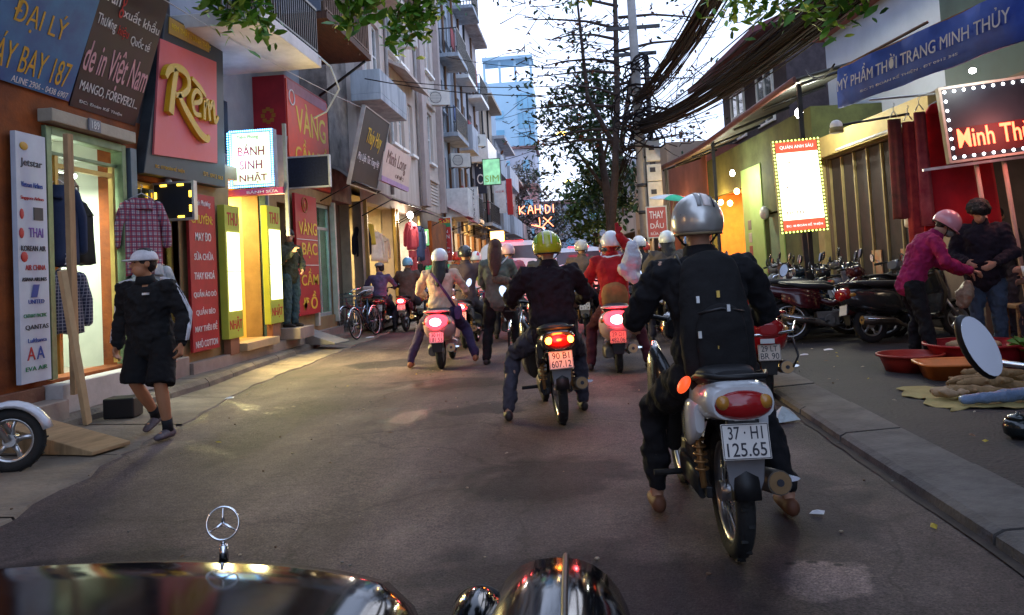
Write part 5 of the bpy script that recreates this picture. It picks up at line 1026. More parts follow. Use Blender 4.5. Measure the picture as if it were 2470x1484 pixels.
# street lamps and light strings
for i, (x, y, z, lab) in enumerate([(-.72, 58, 10.8, 'higher orange street lamp glowing beside the tree crown'), (-.6, 75, 9.1, 'lower orange street lamp glowing farther down the street')]):
    t = thing('street_lamp', lab, 'street lamp', (x + 2.2, y, 0), 0, 'orange street lamps'); MB().tube([(0, 0, 0), (0, 0, z - .8), (-.4, 0, z), (-2.0, 0, z + .15)], [.1, .08, .06, .04], 8).build('mast', dark_metal, t); MB().ell((-2.2, 0, z + .1), (.42, .25, .15), 12, 6).build('head', emit('lamp_orange', (1, .6, .12), 8), t); lamp(t, (-2.2, -.3, z - .3), (1, .6, .2), 300, .3)
t = thing('light_string', 'red neon festive lettering strung across the far street', 'lights', (-3.2, 58, 5.3)); n = emit('neon_red', (1, .22, .1), 4)
strokes([[(-.9, .5), (-.9, -.1)], [(-.5, .5), (-.85, .2), (-.5, -.1)], [(-.3, -.1), (-.1, .5), (.1, -.1)], [(-.22, .15), (.02, .15)], [(.25, .5), (.25, -.1)], [(.25, .2), (.6, .2)], [(.6, .5), (.6, -.1)], [(1.0, .5), (1.0, -.1), (1.25, 0), (1.3, .3), (1.0, .5)], [(1.55, .5), (1.55, -.1)], [(.5, -.4), (.5, -1.0), (.2, -.9)], [(.8, -.4), (1.5, -1.1)], [(1.4, -.4), (.7, -1.1)], [(-.1, -.9), (.9, -1.2)]], n, t, .06, .05)
mb = MB(); mb.tube(cat_pts((-4, 0, 1.2), (5, 0, 1.6), .5), .012, 4); mb.build('wire', cab, t)
for nm, c, a, b, k in (('blue', (.15, .35, 1), (-6.1, 55, 4.6), (-4.6, 56, 6.9), 34), ('green', (.15, 1, .45), (-6.4, 54, 5.2), (-5.6, 54, 4.9), 16)):
    t = thing('light_string', '%s festive light string draped down the far left roofs' % nm, 'lights', a); mb = MB(); P = cat_pts((0, 0, 0), V(b) - V(a), -.2 if nm == 'green' else .25, k)
    for p in P: mb.ell(p, (.05, .05, .05), 6, 4)
    o = mb.build('bulb', emit('string_' + nm, c, 5), t); o['kind'] = 'stuff'; MB().tube(P, .008, 4).build('wire', cab, t)
# ================================================================ BUILDERS : motorbikes, bicycles, people
def paint(name, c, rough=.22): return mat('paint_' + name, c, rough, coat=.6, var=.08)
engine_m = mat('engine_metal', (.11, .1, .09), .5, .6, var=.4, scale=12); plate_m = mat('plate_white', (.66, .64, .6), .45, var=.06); seat_m = mat('seat_vinyl', (.02, .02, .022), .5, bump=.15, bscale=60)
def wheel(par, y, R, tr, name, spokes='wire', hubm=None, x=0):
    m = MB(); m.torus((x, y, R), R - tr, tr, XM, 36, 10, ry=tr * .95)
    for i in range(24):
        a = 2 * math.pi * i / 24; m.box((x + (.3 if i % 2 else -.3) * tr, y + math.cos(a) * (R - .002), R + math.sin(a) * (R - .002)), (tr * .6, .012, .012), (-a + math.pi / 2, 0, 0))
    w = m.build(name, rubber, par); rr = R - tr * 1.8
    m = MB(); m.torus((x, y, R), rr, tr * .45, XM, 32, 6, ry=tr * .7); m.tube([(x - .05, y, R), (x + .05, y, R)], .045, 14)
    if spokes == 'wire':
        for i in range(18):
            a = 2 * math.pi * i / 18; m.tube([(x + (.03 if i % 2 else -.03), y + .04 * math.cos(a + .5), R + .04 * math.sin(a + .5)), (x, y + rr * math.cos(a), R + rr * math.sin(a))], .0035, 4)
    else:
        for i in range(5):
            a = 2 * math.pi * i / 5; m.tube([(x, y + .03 * math.cos(a), R + .03 * math.sin(a)), (x, y + .6 * rr * math.cos(a + .18), R + .6 * rr * math.sin(a + .18)), (x, y + rr * math.cos(a + .1), R + rr * math.sin(a + .1))], [.024, .017, .02], 6, ry=[.02, .014, .016])
    m.build('rim', hubm or steel, w); return w
def fender(par, y, R, w, a0, a1, m, off=.03, name='fender'):
    b = MB(); rings = []; n = 12
    for i in range(n + 1):
        a = R_(a0 + (a1 - a0) * i / n); c, s = math.cos(a), math.sin(a); r1 = R + off; ring = []
        for x, d in ((-w, -.03), (-w * .8, .004), (0, .016), (w * .8, .004), (w, -.03), (w * .8, -.004), (0, .008), (-w * .8, -.004)): ring.append((x, y + (r1 + d) * c, R + (r1 + d) * s))
        rings.append(ring)
    b.loft(rings); return b.build(name, m, par)
def numplate(par, y, z, l1, l2, tilt=-.2, w=.19, h=.14, mt=None):
    p = MB().box((0, 0, 0), (w, .006, h)).build('number_plate', mt or plate_m, par, (0, y, z), (tilt, 0, 0), bev=.002)
    frame_mb(w - .006, h - .006, .003, .008).build('plate_rim', i_dark, p)
    text(l1, 0, h * .24, w * .72, h * .36, i_dark, p, y=-.0045, ext=.0005, off=.006); text(l2, 0, -h * .22, w * .82, h * .38, i_dark, p, y=-.0045, ext=.0005, off=.006); return p
def mirror(par, x, y, z, x2, tiltz=0, s=1., rotx=R_(-10), wx=.038):
    m = MB(); m.tube([(x, y, z - .12), (x + (x2 - x) * .4, y, z - .02), (x2, y + .01, z)], .006, 6); st = m.build('mirror_stem', chrome, par)
    M = Euler((rotx, R_(-20 if x2 < 0 else 20), tiltz)).to_matrix(); m = MB(); m.ell((x2, y, z + .03), (wx * 1.08 * s, .018 * s, .07 * s), 18, 10, M); h = m.build('mirror', black_plastic, par)
    m = MB(); m.lathe([(.0, 0), (.99, 0), (1, .03)], 24); v = [V((a * wx * s, b * .064 * s, c * .05)) for a, b, c in m.v]; Q = M @ Matrix.Rotation(R_(90), 3, 'X')
    m.v = [tuple(Q @ q + V((x2, y, z + .03)) + M @ V((0, -.0185 * s, 0))) for q in v]; m.build('mirror_glass', mirror_glass, h); return h
def handlebar(par, y, z, hw=.31, m=None):
    b = MB(); b.tube([(-hw, y - .1, z), (-hw * .55, y - .02, z + .01), (0, y, z - .03), (hw * .55, y - .02, z + .01), (hw, y - .1, z)], .013, 8); b.build('handlebar', dark_metal, par)
    for s in (-1, 1): MB().tube([(s * (hw - .11), y - .07, z + .003), (s * (hw + .01), y - .105, z)], .019, 8).build('grip', rubber, par)
    for s in (-1, 1): MB().tube([(s * (hw - .1), y - .03, z), (s * (hw + .02), y + .0, z - .01)], .006, 5).build('lever', steel, par)
def exhaust(par, y0, y1, z0, z1, r=.052, x=.17):
    b = MB(); b.tube([(x - .06, y0 + .35, .2), (x - .02, y0 + .15, .19), (x, y0, z0), (x, (y0 + y1) / 2, (z0 + z1) / 2), (x + .01, y1, z1)], [.02, .022, r * .8, r, r], 14); e = b.build('exhaust', mat('exhaust_metal', (.16, .14, .12), .35, .8, var=.4, scale=8), par)
    d = (V((x + .01, y1, z1)) - V((x, (y0 + y1) / 2, (z0 + z1) / 2))).normalized(); c = V((x + .01, y1, z1)); MB().tube([c, c + d * .006], [r * .9, r * .9], 14).build('end_cap', mat('brass_cap', (.32, .2, .1), .35, .8), e); MB().tube([c + d * .007, c + d * .012], [r * .3, r * .3], 10).build('outlet', i_dark, e)
    b = MB(); m0 = V((x + r + .004, (y0 + y1) / 2, (z0 + z1) / 2 + .01)); b.tube([m0 - d * .18, m0 + d * .2], [.012, .012], 8, ry=[.045, .045]); b.build('heat_shield', chrome, e)
def underbone(name, label, loc, rz, cm, plate=('29 H1', '253.17'), lights='off', lean=0, cat='motorbike', group=None, mir=.42, tailc=None, seat=seat_m):
    t = thing(name, label, cat, loc, rz, group, 0, lean); tc = tailc or cm
    wheel(t, 0, .285, .042, 'rear_wheel'); wheel(t, 1.22, .28, .036, 'front_wheel')
    b = MB(); b.loft([srect(.42, 0, .63, .1, .1), srect(.15, 0, .665, .135, .095), srect(-.1, 0, .69, .14, .085), srect(-.24, 0, .715, .138, .082), srect(-.325, 0, .715, .122, .066)]); b.build('tail_cowl', tc, t)
    b = MB(); b.loft([srect(.62, 0, .72, .07, .03), srect(.5, 0, .745, .11, .045), srect(.2, 0, .76, .135, .05), srect(-.05, 0, .79, .125, .05), srect(-.2, 0, .8, .09, .03)]); b.build('seat', seat, t)
    b = MB(); b.tube([(-.12, .1, .76), (-.14, -.15, .81), (-.09, -.33, .82), (.09, -.33, .82), (.14, -.15, .81), (.12, .1, .76)], .013, 8); b.build('grab_rail', black_plastic, t)
    b = MB(); b.ell((0, -.318, .708), (.118, .045, .06), 22, 12); tl = b.build('tail_light', brake_on if lights == 'brake' else red_lens, t)
    if lights == 'brake': MB().ell((0, -.352, .716), (.075, .022, .04), 14, 8).build('bulb', brake_hot, tl)
    for s in (-1, 1): MB().ell((s * .083, -.336, .722), (.03, .026, .03), 12, 8).build('indicator', amber_on if lights == 'amber' else amber_lens, t)
    MB().box((0, -.29, .6), (.13, .04, .16), (-.2, 0, 0)).build('plate_bracket', black_plastic, t, bev=.008)
    MB().box((0, -.318, .655), (.08, .02, .014)).build('plate_lamp', clear_lens, t)
    numplate(t, -.325, .565, *plate)
    b = MB(); b.loft([srect(-.29, 0, .5, .085, .008, 3, 10), srect(-.3, 0, .4, .075, .008, 3, 10), srect(-.31, 0, .34, .05, .008, 3, 10)]); o = MB(); o.prism([(-.08, .5), (.08, .5), (.07, .4), (.045, .335), (-.045, .335), (-.07, .4)], -.295, -.285); o.build('mud_flap', mat('flap_grey', (.16, .16, .17), .5), t, bev=.004)
    fender(t, 0, .285, .06, 20, 172, black_plastic, .035, 'rear_fender')
    for s in (-1, 1):
        b = MB(); b.tube([(s * .115, .0, .3), (s * .115, .12, .62)], .014, 8)
        for i in range(7): b.torus((s * .115, .02 + .012 * i, .38 + .03 * i), .026, .006, None, 12, 5)
        b.build('shock_absorber', mat('shock_orange', (.3, .16, .06), .4, .5), t); b = MB(); b.box((s * .095, .24, .285), (.03, .52, .05)); b.build('swing_arm', dark_metal, t, bev=.006)
        b = MB(); b.loft([srect(.4, s * .1, .52, .03, .1), srect(.15, s * .125, .56, .03, .11), srect(-.1, s * .135, .62, .02, .06)]); b.build('side_panel', tc, t)
        MB().tube([(s * .1, .46, .26), (s * .27, .46, .26)], .015, 8).build('foot_peg', rubber, t)
        b = MB(); b.loft([srect(.72, s * .12, .5, .05, .2), srect(.86, s * .17, .58, .055, .25), srect(.95, s * .16, .66, .03, .2)]); b.build('leg_shield', cm, t)
        MB().tube([(s * .08, 1.22, .28), (s * .075, 1.06, .68)], .02, 8).build('fork', steel, t)
        if mir: mirror(t, s * .24, .86, 1.07, s * mir)
    b = MB(); b.box((0, .5, .3), (.2, .3, .2)); b.tube([(0, .5, .32), (0, .78, .34)], [.075, .07], 14); b.tube([(-.12, .52, .28), (.12, .52, .28)], .08, 16); b.build('engine', engine_m, t, bev=.015)
    MB().loft([srect(.05, -.115, .29, .018, .05), srect(.5, -.115, .29, .018, .06)]).build('chain_case', black_plastic, t)
    b = MB(); b.tube([(0, .3, .6), (0, .6, .5), (0, .85, .6), (0, .98, .85)], [.05, .05, .055, .05], 10); b.build('frame_spine', cm, t)
    b = MB(); b.loft([srect(.84, 0, .93, .1, .06), srect(.96, 0, .93, .12, .09), srect(1.04, 0, .91, .08, .06)]); b.build('headlight_cowl', cm, t); MB().ell((0, 1.03, .91), (.07, .03, .055), 14, 8).build('headlight', clear_lens, t)
    fender(t, 1.22, .28, .055, 30, 165, cm, .03, 'front_fender'); handlebar(t, .9, .985); exhaust(t, .35, -.12, .26, .34)
    if lights == 'brake': lamp(t, (0, -.43, .73), (1, .04, .05), 4, .04)
    if lights == 'amber': lamp(t, (0, -.44, .76), (1, .18, .02), 4, .04)
    return t
def scooter(name, label, loc, rz, cm, plate=('29 M1', '118.32'), lights='off', lean=0, group=None, mir=.4, hw=.18, cat='scooter', two=None, ptop=.45, pm=None):
    t = thing(name, label, cat, loc, rz, group, 0, lean)
    wheel(t, 0, .235, .05, 'rear_wheel', 'alloy'); wheel(t, 1.24, .235, .045, 'front_wheel', 'alloy')
    b = MB(); b.loft([srect(.5, 0, .5, hw * .75, .13, 2.6), srect(.3, 0, .53, hw * .95, .19, 2.6), srect(.05, 0, .56, hw * 1.05, .2, 2.4), srect(-.15, 0, .585, hw, .175, 2.3), srect(-.28, 0, .61, hw * .82, .135, 2.2), srect(-.36, 0, .63, hw * .5, .08, 2)]); b.build('body', cm, t)
    b = MB(); b.loft([srect(.6, 0, .74, .09, .03), srect(.45, 0, .76, .14, .05), srect(.1, 0, .77, .16, .055), srect(-.15, 0, .785, .14, .05), srect(-.26, 0, .785, .09, .025)]); b.build('seat', seat_m, t)
    b = MB(); b.tube([(-.15, .0, .74), (-.17, -.22, .79), (-.1, -.37, .8), (.1, -.37, .8), (.17, -.22, .79), (.15, .0, .74)], .014, 8); b.build('grab_rail', two or cm, t)
    b = MB(); b.loft([srect(-.29, 0, .655, .155, .1, 2.4), srect(-.365, 0, .655, .128, .08, 2.4), srect(-.39, 0, .655, .07, .042, 2.4)]); tl = b.build('tail_light', brake_on if lights == 'brake' else red_lens, t)  # lens modelled oversized, its red rim showing the brake light's bloom
    if lights == 'brake': MB().ell((0, -.388, .655), (.078, .018, .054), 14, 8).build('bulb', brake_hot, tl)
    for s in (-1, 1):
        MB().ell((s * hw * .78, -.26, .64), (.035, .05, .03), 10, 8).build('indicator', amber_lens, t)
        if mir: mirror(t, s * .24, .9, 1.1, s * mir)
    MB().box((0, -.31, .47), (.14, .04, .12), (-.15, 0, 0)).build('plate_bracket', black_plastic, t, bev=.008); numplate(t, -.345, ptop, *plate, mt=pm)
    b = MB(); b.prism([(-.08, .385), (.08, .385), (.06, .25), (-.06, .25)], -.31, -.3); b.build('mud_flap', black_plastic, t, bev=.004)
    b = MB(); b.loft([srect(.35, -.1, .25, .07, .1), srect(.1, -.12, .25, .07, .09), srect(-.12, -.1, .25, .05, .06)]); b.build('engine', engine_m, t)
    exhaust(t, .25, -.2, .26, .3, .06, .16)
    MB().loft([srect(1.0, 0, .3, .1, .05), srect(.8, 0, .29, .16, .05), srect(.45, 0, .3, .17, .06)]).build('floorboard', two or cm, t)
    b = MB(); b.loft([[(-.16, .9, .33), (.16, .9, .33), (.15, 1.0, .34), (-.15, 1.0, .34)], [(-.2, .97, .6), (.2, .97, .6), (.13, 1.1, .62), (-.13, 1.1, .62)], [(-.17, .93, .9), (.17, .93, .9), (.08, 1.03, .93), (-.08, 1.03, .93)]], smooth=False); b.build('leg_shield', cm, t, bev=.03)
    b = MB(); b.loft([srect(.8, 0, 1.0, .12, .05), srect(.92, 0, 1.0, .14, .07), srect(1.0, 0, .98, .09, .05)]); b.build('headlight_cowl', cm, t); MB().ell((0, 1.0, .98), (.07, .03, .05), 14, 8).build('headlight', clear_lens, t)
    fender(t, 1.24, .235, .07, 15, 170, cm, .035, 'front_fender')
    for s in (-1, 1): MB().tube([(s * .07, 1.24, .235), (s * .06, 1.06, .55)], .022, 8).build('fork', steel, t)
    handlebar(t, .88, 1.02)
    if lights == 'brake': lamp(t, (0, -.5, .68), (1, .04, .06), 6, .05)
    return t
def bicycle(label, loc, rz, cm, lean=0, basket=True, group=None):
    t = thing('bicycle', label, 'bicycle', loc, rz, group, 0, lean); R = .32
    for y, n in ((0, 'rear_wheel'), (1.03, 'front_wheel')):
        m = MB(); m.torus((0, y, R), R - .016, .016, XM, 32, 6); w = m.build(n, rubber, t); m = MB(); m.torus((0, y, R), R - .038, .01, XM, 32, 5); m.tube([(-.05, y, R), (.05, y, R)], .022, 8)
        for i in range(20):
            a = 2 * math.pi * i / 20; m.tube([(.02 * (-1) ** i, y, R), (0, y + (R - .04) * math.cos(a), R + (R - .04) * math.sin(a))], .0022, 3)
        m.build('rim', steel, w); fender(t, y, R, .026, 20, 160, chrome, .02)
    m = MB(); T = lambda a, b, r=.015: m.tube([a, b], r, 8)
    T((0, 0, R), (0, .42, .3)); T((0, .42, .3), (0, .28, .82)); T((0, .42, .3), (0, .9, .72)); T((0, .36, .58), (0, .92, .66)); T((0, 0, R), (0, .3, .72), .01); T((0, .9, .82), (0, .93, .6), .018); T((0, .93, .6), (0, 1.03, R), .013); m.build('frame', cm, t)
    m = MB(); m.loft([srect(.42, 0, .87, .03, .02), srect(.3, 0, .88, .07, .035), srect(.16, 0, .89, .1, .045)]); m.build('saddle', seat_m, t)
    m = MB(); m.tube([(-.28, .72, .98), (-.18, .86, .97), (0, .9, .9), (.18, .86, .97), (.28, .72, .98)], .011, 8); m.build('handlebar', chrome, t)
    m = MB(); m.torus((.05, .42, .3), .085, .008, XM, 20, 5); m.tube([(.07, .42, .3), (.07, .55, .2)], .01, 6); m.box((.12, .55, .2), (.1, .07, .02)); m.tube([(-.05, .42, .3), (-.05, .3, .4)], .01, 6); m.box((-.1, .3, .4), (.1, .07, .02)); m.build('crank', dark_metal, t)
    m = MB(); m.box((0, -.05, .72), (.13, .4, .015)); m.tube([(.06, -.15, .71), (.06, 0, .33)], .006, 5); m.tube([(-.06, -.15, .71), (-.06, 0, .33)], .006, 5); m.build('rack', dark_metal, t)
    if basket:
        m = MB()
        for z in (.72, .8, .88, .96): frame = [(-.17, 1.0, z), (.17, 1.0, z), (.17, 1.26, z), (-.17, 1.26, z), (-.17, 1.0, z)]; m.tube(frame, .006, 4)
        for i in range(8): x = -.17 + .34 * i / 7; m.tube([(x, 1.0, .96), (x, 1.0, .72), (x, 1.26, .72), (x, 1.26, .96)], .004, 4)
        m.build('basket', mat('basket_dark', (.04, .06, .08), .5), t)
    return t
# ---- people
wrinkles = bpy.data.textures.new('cloth_wrinkles', 'CLOUDS'); wrinkles.noise_scale = .045; wrinkles.noise_depth = 1
folds = bpy.data.textures.new('cloth_folds', 'CLOUDS'); folds.noise_scale = .13; folds.noise_depth = 3
def remesh(o, vox, sm=6, disp=0):
    r = o.modifiers.new('remesh', 'REMESH'); r.mode = 'VOXEL'; r.voxel_size = vox; r.use_smooth_shade = True
    s = o.modifiers.new('smooth', 'SMOOTH'); s.iterations = sm; s.factor = .5
    if disp:
        d = o.modifiers.new('folds', 'DISPLACE'); d.texture = folds; d.strength = disp; d.mid_level = .5; d.texture_coords = 'LOCAL'
        if vox <= .0135:
            d = o.modifiers.new('wrinkles', 'DISPLACE'); d.texture = wrinkles; d.strength = disp * .5; d.mid_level = .5; d.texture_coords = 'LOCAL'
def hand(mb, w, d, n, side, curl=.5):
    d = V(d).normalized(); n = V(n); n = (n - d * n.dot(d)).normalized(); s = d.cross(n) * side; w = V(w)
    mb.limb([w - d * .02, w + d * .03, w + d * .075], [.024, .036, .038], 10, ref=s, ry=[.02, .017, .014])
    for i, (ln, off) in enumerate(((.07, .029), (.078, .01), (.073, -.01), (.057, -.029))):
        p = w + d * (.083 - .004 * abs(i - 1)) + s * off; P = [p - d * .02, p]; a = .25 * curl
        for k in (.44, .31, .25):
            a += curl * .6; p = p + (d * math.cos(a) - n * math.sin(a)) * ln * k; P.append(p)
        mb.limb(P, [.0095, .009, .0085, .008, .007], 6)
    p = w + d * .025 + s * .028; q = p + (d * .62 + s * .62 - n * .25) * .04; mb.limb([w + d * .01 + s * .012, p, q, q + (d * .85 + s * .15 - n * .4 * (1 + curl)) * .032], [.014, .013, .011, .008], 6)
eye_w = mat('eye_white', (.6, .58, .55), .3); lips = mat('lips', (.3, .1, .08), .5)
def person(label, loc, rz, J, top, bottom, vox=.014, group=None, skinm=None, shoe=None, hair=None, scale=1., face=True, shorts=False, cuff=.02, bulk=1., parent=None, hm=None):
    t = thing('person', label, 'person', loc, rz, group); t.scale = (scale,) * 3; sk = skinm or skin
    hip, ch, nk, hd = [V(J[k]) for k in ('hip', 'chest', 'neck', 'head')]; sw = J.get('sw', .19); hw = J.get('hw', .095); X = V(J.get('x', (1, 0, 0))); Xh = V(J.get('xh', J.get('x', (1, 0, 0))))
    sh = {-1: ch.lerp(nk, .62) - X * sw, 1: ch.lerp(nk, .62) + X * sw}; wai = hip.lerp(ch, .48)
    look = Euler((R_(J.get('pitch', 0)), 0, R_(J.get('yaw', 0)))).to_matrix()
    b = MB(); b.limb([hip, wai, ch, ch.lerp(nk, .7), nk], [.15, .13, .16, .12, .055], 14, X, [.1, .095, .11, .09, .055]); b.limb([nk - (hd - nk) * .2, hd], [.056, .052], 10)
    b.ell(hd + look @ V((0, -.008, .025)), (.074, .092, .095), 16, 12, look); b.ell(hd + look @ V((0, .028, -.055)), (.054, .062, .06), 14, 10, look)
    if face:
        b.limb([hd + look @ V((0, .078, .012)), hd + look @ V((0, .104, -.022))], [.011, .016], 8)
        b.ell(hd + look @ V((0, .088, -.06)), (.022, .012, .014), 10, 6, look)
    for s in (-1, 1): b.ell(hd + look @ V((s * .077, -.008, -.005)), (.012, .024, .033), 10, 8, look)
    for s, ak, lk in ((-1, 'aL', 'lL'), (1, 'aR', 'lR')):
        el, wr = V(J[ak][0]), V(J[ak][1]); hn = V(J[ak][2]) if len(J[ak]) > 2 else (wr - el); cv = J[ak][3] if len(J[ak]) > 3 else .55
        bn = V(J[ak][4]) if len(J[ak]) > 4 else V((s, 0, .35)); kn, an = V(J[lk][0]), V(J[lk][1]); hj = hip + Xh * (s * hw) - V((0, 0, .04))
        b.limb([sh[s], sh[s].lerp(el, .5), el, el.lerp(wr, .4), wr], [.055, .05, .04, .04, .027], 10)
        hand(b, wr, hn, bn, -s if J[ak][5:] else (1 if (V(hn).cross(V(bn)).dot(V((0, 1, .2)))) > 0 else -1), cv)
        b.limb([hj, hj.lerp(kn, .5), kn, kn.lerp(an, .35), an], [.085, .075, .054, .056, .036], 10)
        fd = V(J.get('toe' + lk[1], (0, 1, 0))).normalized(); b.limb([an - V((0, 0, .045)) - fd * .04, an - V((0, 0, .05)) + fd * .12], [.034, .03], 8)
    body = b.build('body', sk, t); remesh(body, vox, 4)
    # upper garment
    g = MB(); k = bulk; low = hip + (wai - hip) * J.get('hem', -.25)
    g.limb([low, hip.lerp(wai, .45), wai, ch, ch.lerp(nk, .55), nk - (nk - ch) * .06], [.172 * k, .168 * k, .16 * k, .188 * k, .165 * k, .075], 16, X, [.125 * k, .122 * k, .12 * k, .135 * k, .115 * k, .075])
    for s, ak in ((-1, 'aL'), (1, 'aR')):
        el, wr = V(J[ak][0]), V(J[ak][1]); g.limb([sh[s] - X * s * .05, sh[s], sh[s].lerp(el, .5), el, el.lerp(wr, .5), el.lerp(wr, .93)], [.07, .073 * k, .067 * k, .06 * k, .056 * k, .043 * k], 12)
    for s, ak in ((-1, 'aL'), (1, 'aR')):
        el, wr = V(J[ak][0]), V(J[ak][1]); c_ = MB(); c_.tube([el.lerp(wr, .86), el.lerp(wr, .97)], [.05, .047], 12, True); c_.build('cuff', top, t)
    c_ = MB(); c_.tube([nk + (hd - nk) * .0 - V((0, 0, .03)), nk + (hd - nk) * .28], [.092, .072], 16, False, (1, 0, 0)); c_.build('collar', top, t).modifiers.new('solid', 'SOLIDIFY').thickness = .012
    gar = g.build('jacket', top, t); remesh(gar, max(vox, .013), 5, .062)
    # lower garment
    g = MB(); g.limb([hip - V((0, 0, .03)), hip.lerp(wai, .5)], [.165, .155], 14, Xh, [.125, .115])
    for s, lk in ((-1, 'lL'), (1, 'lR')):
        kn, an = V(J[lk][0]), V(J[lk][1]); hj = hip + Xh * (s * hw) - V((0, 0, .04))
        if shorts: g.tube([hj + V((0, 0, .05)), hj, hj.lerp(kn, .5), kn + (kn - hj) * .0], [.08, .108, .112, .126], 16)
        else: g.limb([hj, hj.lerp(kn, .5), kn, kn.lerp(an, .5), an + (kn - an) * cuff], [.108, .095, .077, .07, .06], 12)
    low_o = g.build('shorts' if shorts else 'trousers', bottom, t); remesh(low_o, max(vox, .013), 5, .03 if shorts else .055)
    shm = shoe or mat('shoe_dark', (.03, .022, .02), .6)
    for s, lk in ((-1, 'lL'), (1, 'lR')):
        an = V(J[lk][1]); fd = V(J.get('toe' + lk[1], (0, 1, 0))).normalized(); g = MB(); o = an - V((0, 0, .05)); wx = V((fd.y, -fd.x, 0))
        g.limb([o - fd * .055 + V((0, 0, .0)), o + fd * .04, o + fd * .15 - V((0, 0, .008))], [.038, .044, .04], 12, wx, [.045, .043, .028]); so = g.build('shoe', shm, t); remesh(so, .01, 3)
    if face:
        for s in (-1, 1):
            MB().ell(hd + look @ V((s * .03, .079, .012)), (.013, .006, .006), 8, 6, look).build('eye', hair_black, t); MB().ell(hd + look @ V((s * .031, .083, .03)), (.02, .006, .0045), 8, 5, look).build('eyebrow', hair_black, t)
        MB().ell(hd + look @ V((0, .09, -.056)), (.024, .008, .0055), 10, 6, look).build('mouth', lips, t)
    if hair == 'short':
        g = MB(); g.ell(hd + look @ V((0, -.018, .042)), (.084, .1, .096), 16, 12, look, z0=-.5); g.ell(hd + look @ V((0, -.05, .0)), (.078, .062, .08), 14, 10, look); h = g.build('hair', hair_black, t); remesh(h, .012, 3, .02)
    if hair == 'long':
        g = MB(); g.ell(hd + look @ V((0, -.025, .03)), (.098, .11, .108), 16, 12, look); g.limb([hd + V((0, -.06, -.02)), nk + V((0, -.09, .0)), nk.lerp(ch, .6) + V((0, -.12, .02)), ch + V((0, -.15, -.02))], [.1, .105, .095, .05], 12, (1, 0, 0), [.075, .06, .045, .03]); h = g.build('hair', hm or hair_black, t); remesh(h, .014, 3, .02)
    t['_hd'] = 0
    return t, hd, look
def helmet(t, hd, look, m, r=1., visor=True, stripes=None, smat=None, band=None, pieces=None):
    c = hd + look @ V((0, -.012, .03)); b = MB(); R = V((.122 * r, .142 * r, .135 * r)); b.ell(c, R, 28, 14, look, z0=-.42); h = b.build('helmet', m, t)
    if visor:
        b = MB(); q = []
        for i in range(9):
            a = R_(30 + 120 * i / 8); q.append([c + look @ V((R.x * .93 * math.cos(a), R.y * .93 * math.sin(a), -.03)), c + look @ V((R.x * 1.0 * math.cos(a), R.y * 1.22 * math.sin(a), -.042)), c + look @ V((R.x * 1.0 * math.cos(a), R.y * 1.22 * math.sin(a), -.048)), c + look @ V((R.x * .93 * math.cos(a), R.y * .93 * math.sin(a), -.04))])
        b.loft(q); b.build('visor', m, h)
    b = MB(); q = []
    for i in range(29):
        a = 2 * math.pi * i / 28; q.append([c + look @ V((R.x * k * math.cos(a), R.y * k * math.sin(a), z)) for k, z in ((.918, -.05 * r), (.93, -.064 * r), (.88, -.064 * r), (.88, -.05 * r))])
    b.loft(q, cap=False); b.build('rim', band or black_plastic, h)
    def strip(x0, x1, mm, a0=15, a1=165, lift=1.012):
        b = MB(); q = []; n = 16
        for i in range(n + 1):
            a = R_(a0 + (a1 - a0) * i / n); row = []
            for k, l in ((0, lift), (1, lift), (1, lift + .012), (0, lift + .012)):
                x = (x0, x1)[k]; s = math.sqrt(max(0, 1 - (x / R.x) ** 2)); row.append(c + look @ V((x * lift, R.y * s * l * math.cos(a), R.z * s * l * math.sin(a))))
            q.append(row)
        b.loft(q); b.build('stripe', mm, h)
    for x0, x1, mm, a0, a1 in (stripes or []): strip(x0, x1, mm, a0, a1)
    for s in (-1, 1): MB().tube([c + look @ V((s * R.x * .86, .01, -.05)), hd + look @ V((s * .07, .03, -.07)), hd + look @ V((s * .02, .04, -.11))], .006, 5).build('strap', black_plastic, h)
    return h
def ride(lk=(-.26, .6, .5), la=(-.29, .52, .1), rk=(.26, .6, .5), ra=(.29, .52, .1), yaw=0, pitch=0, dx=0, up=0, lean=0, hy=.2):
    return dict(hip=(dx, hy, .8), chest=(dx, hy + .07 + lean, 1.13 + up), neck=(dx, hy + .12 + lean * 1.6, 1.32 + up), head=(dx, hy + .16 + lean * 1.9, 1.45 + up), sw=.2, aL=((-.34, hy + .22, 1.04), (-.3, .72, .99), (.02, 1, -.25), .9, (-.1, .2, 1)), aR=((.34, hy + .22, 1.04), (.3, .72, .99), (-.02, 1, -.25), .9, (.1, .2, 1)), lL=(lk, la), lR=(rk, ra), hem=-.3, yaw=yaw, pitch=pitch)
def stand(h=1.7, yaw=0, pitch=0):
    k = h / 1.7; s = lambda *p: tuple(q * k for q in p)
    return dict(hip=s(0, 0, .9), chest=s(0, 0, 1.24), neck=s(0, .0, 1.43), head=s(0, .02, 1.57), sw=.185 * k, aL=(s(-.25, -.02, 1.1), s(-.27, .06, .86)), aR=(s(.25, -.02, 1.1), s(.27, .06, .86)), lL=(s(-.1, .01, .47), s(-.1, -.02, .08)), lR=(s(.1, .01, .47), s(.1, -.02, .08)), yaw=yaw, pitch=pitch)
def cloth(n, c, rough=.9, var=.15): return mat('fabric_' + n, c, rough, var=var + .12, scale=9, bump=.7, bscale=11)
# ================================================================ TRAFFIC
HP = lambda n, c, r=.2: mat('helmet_' + n, c, r, coat=.6, var=.06)
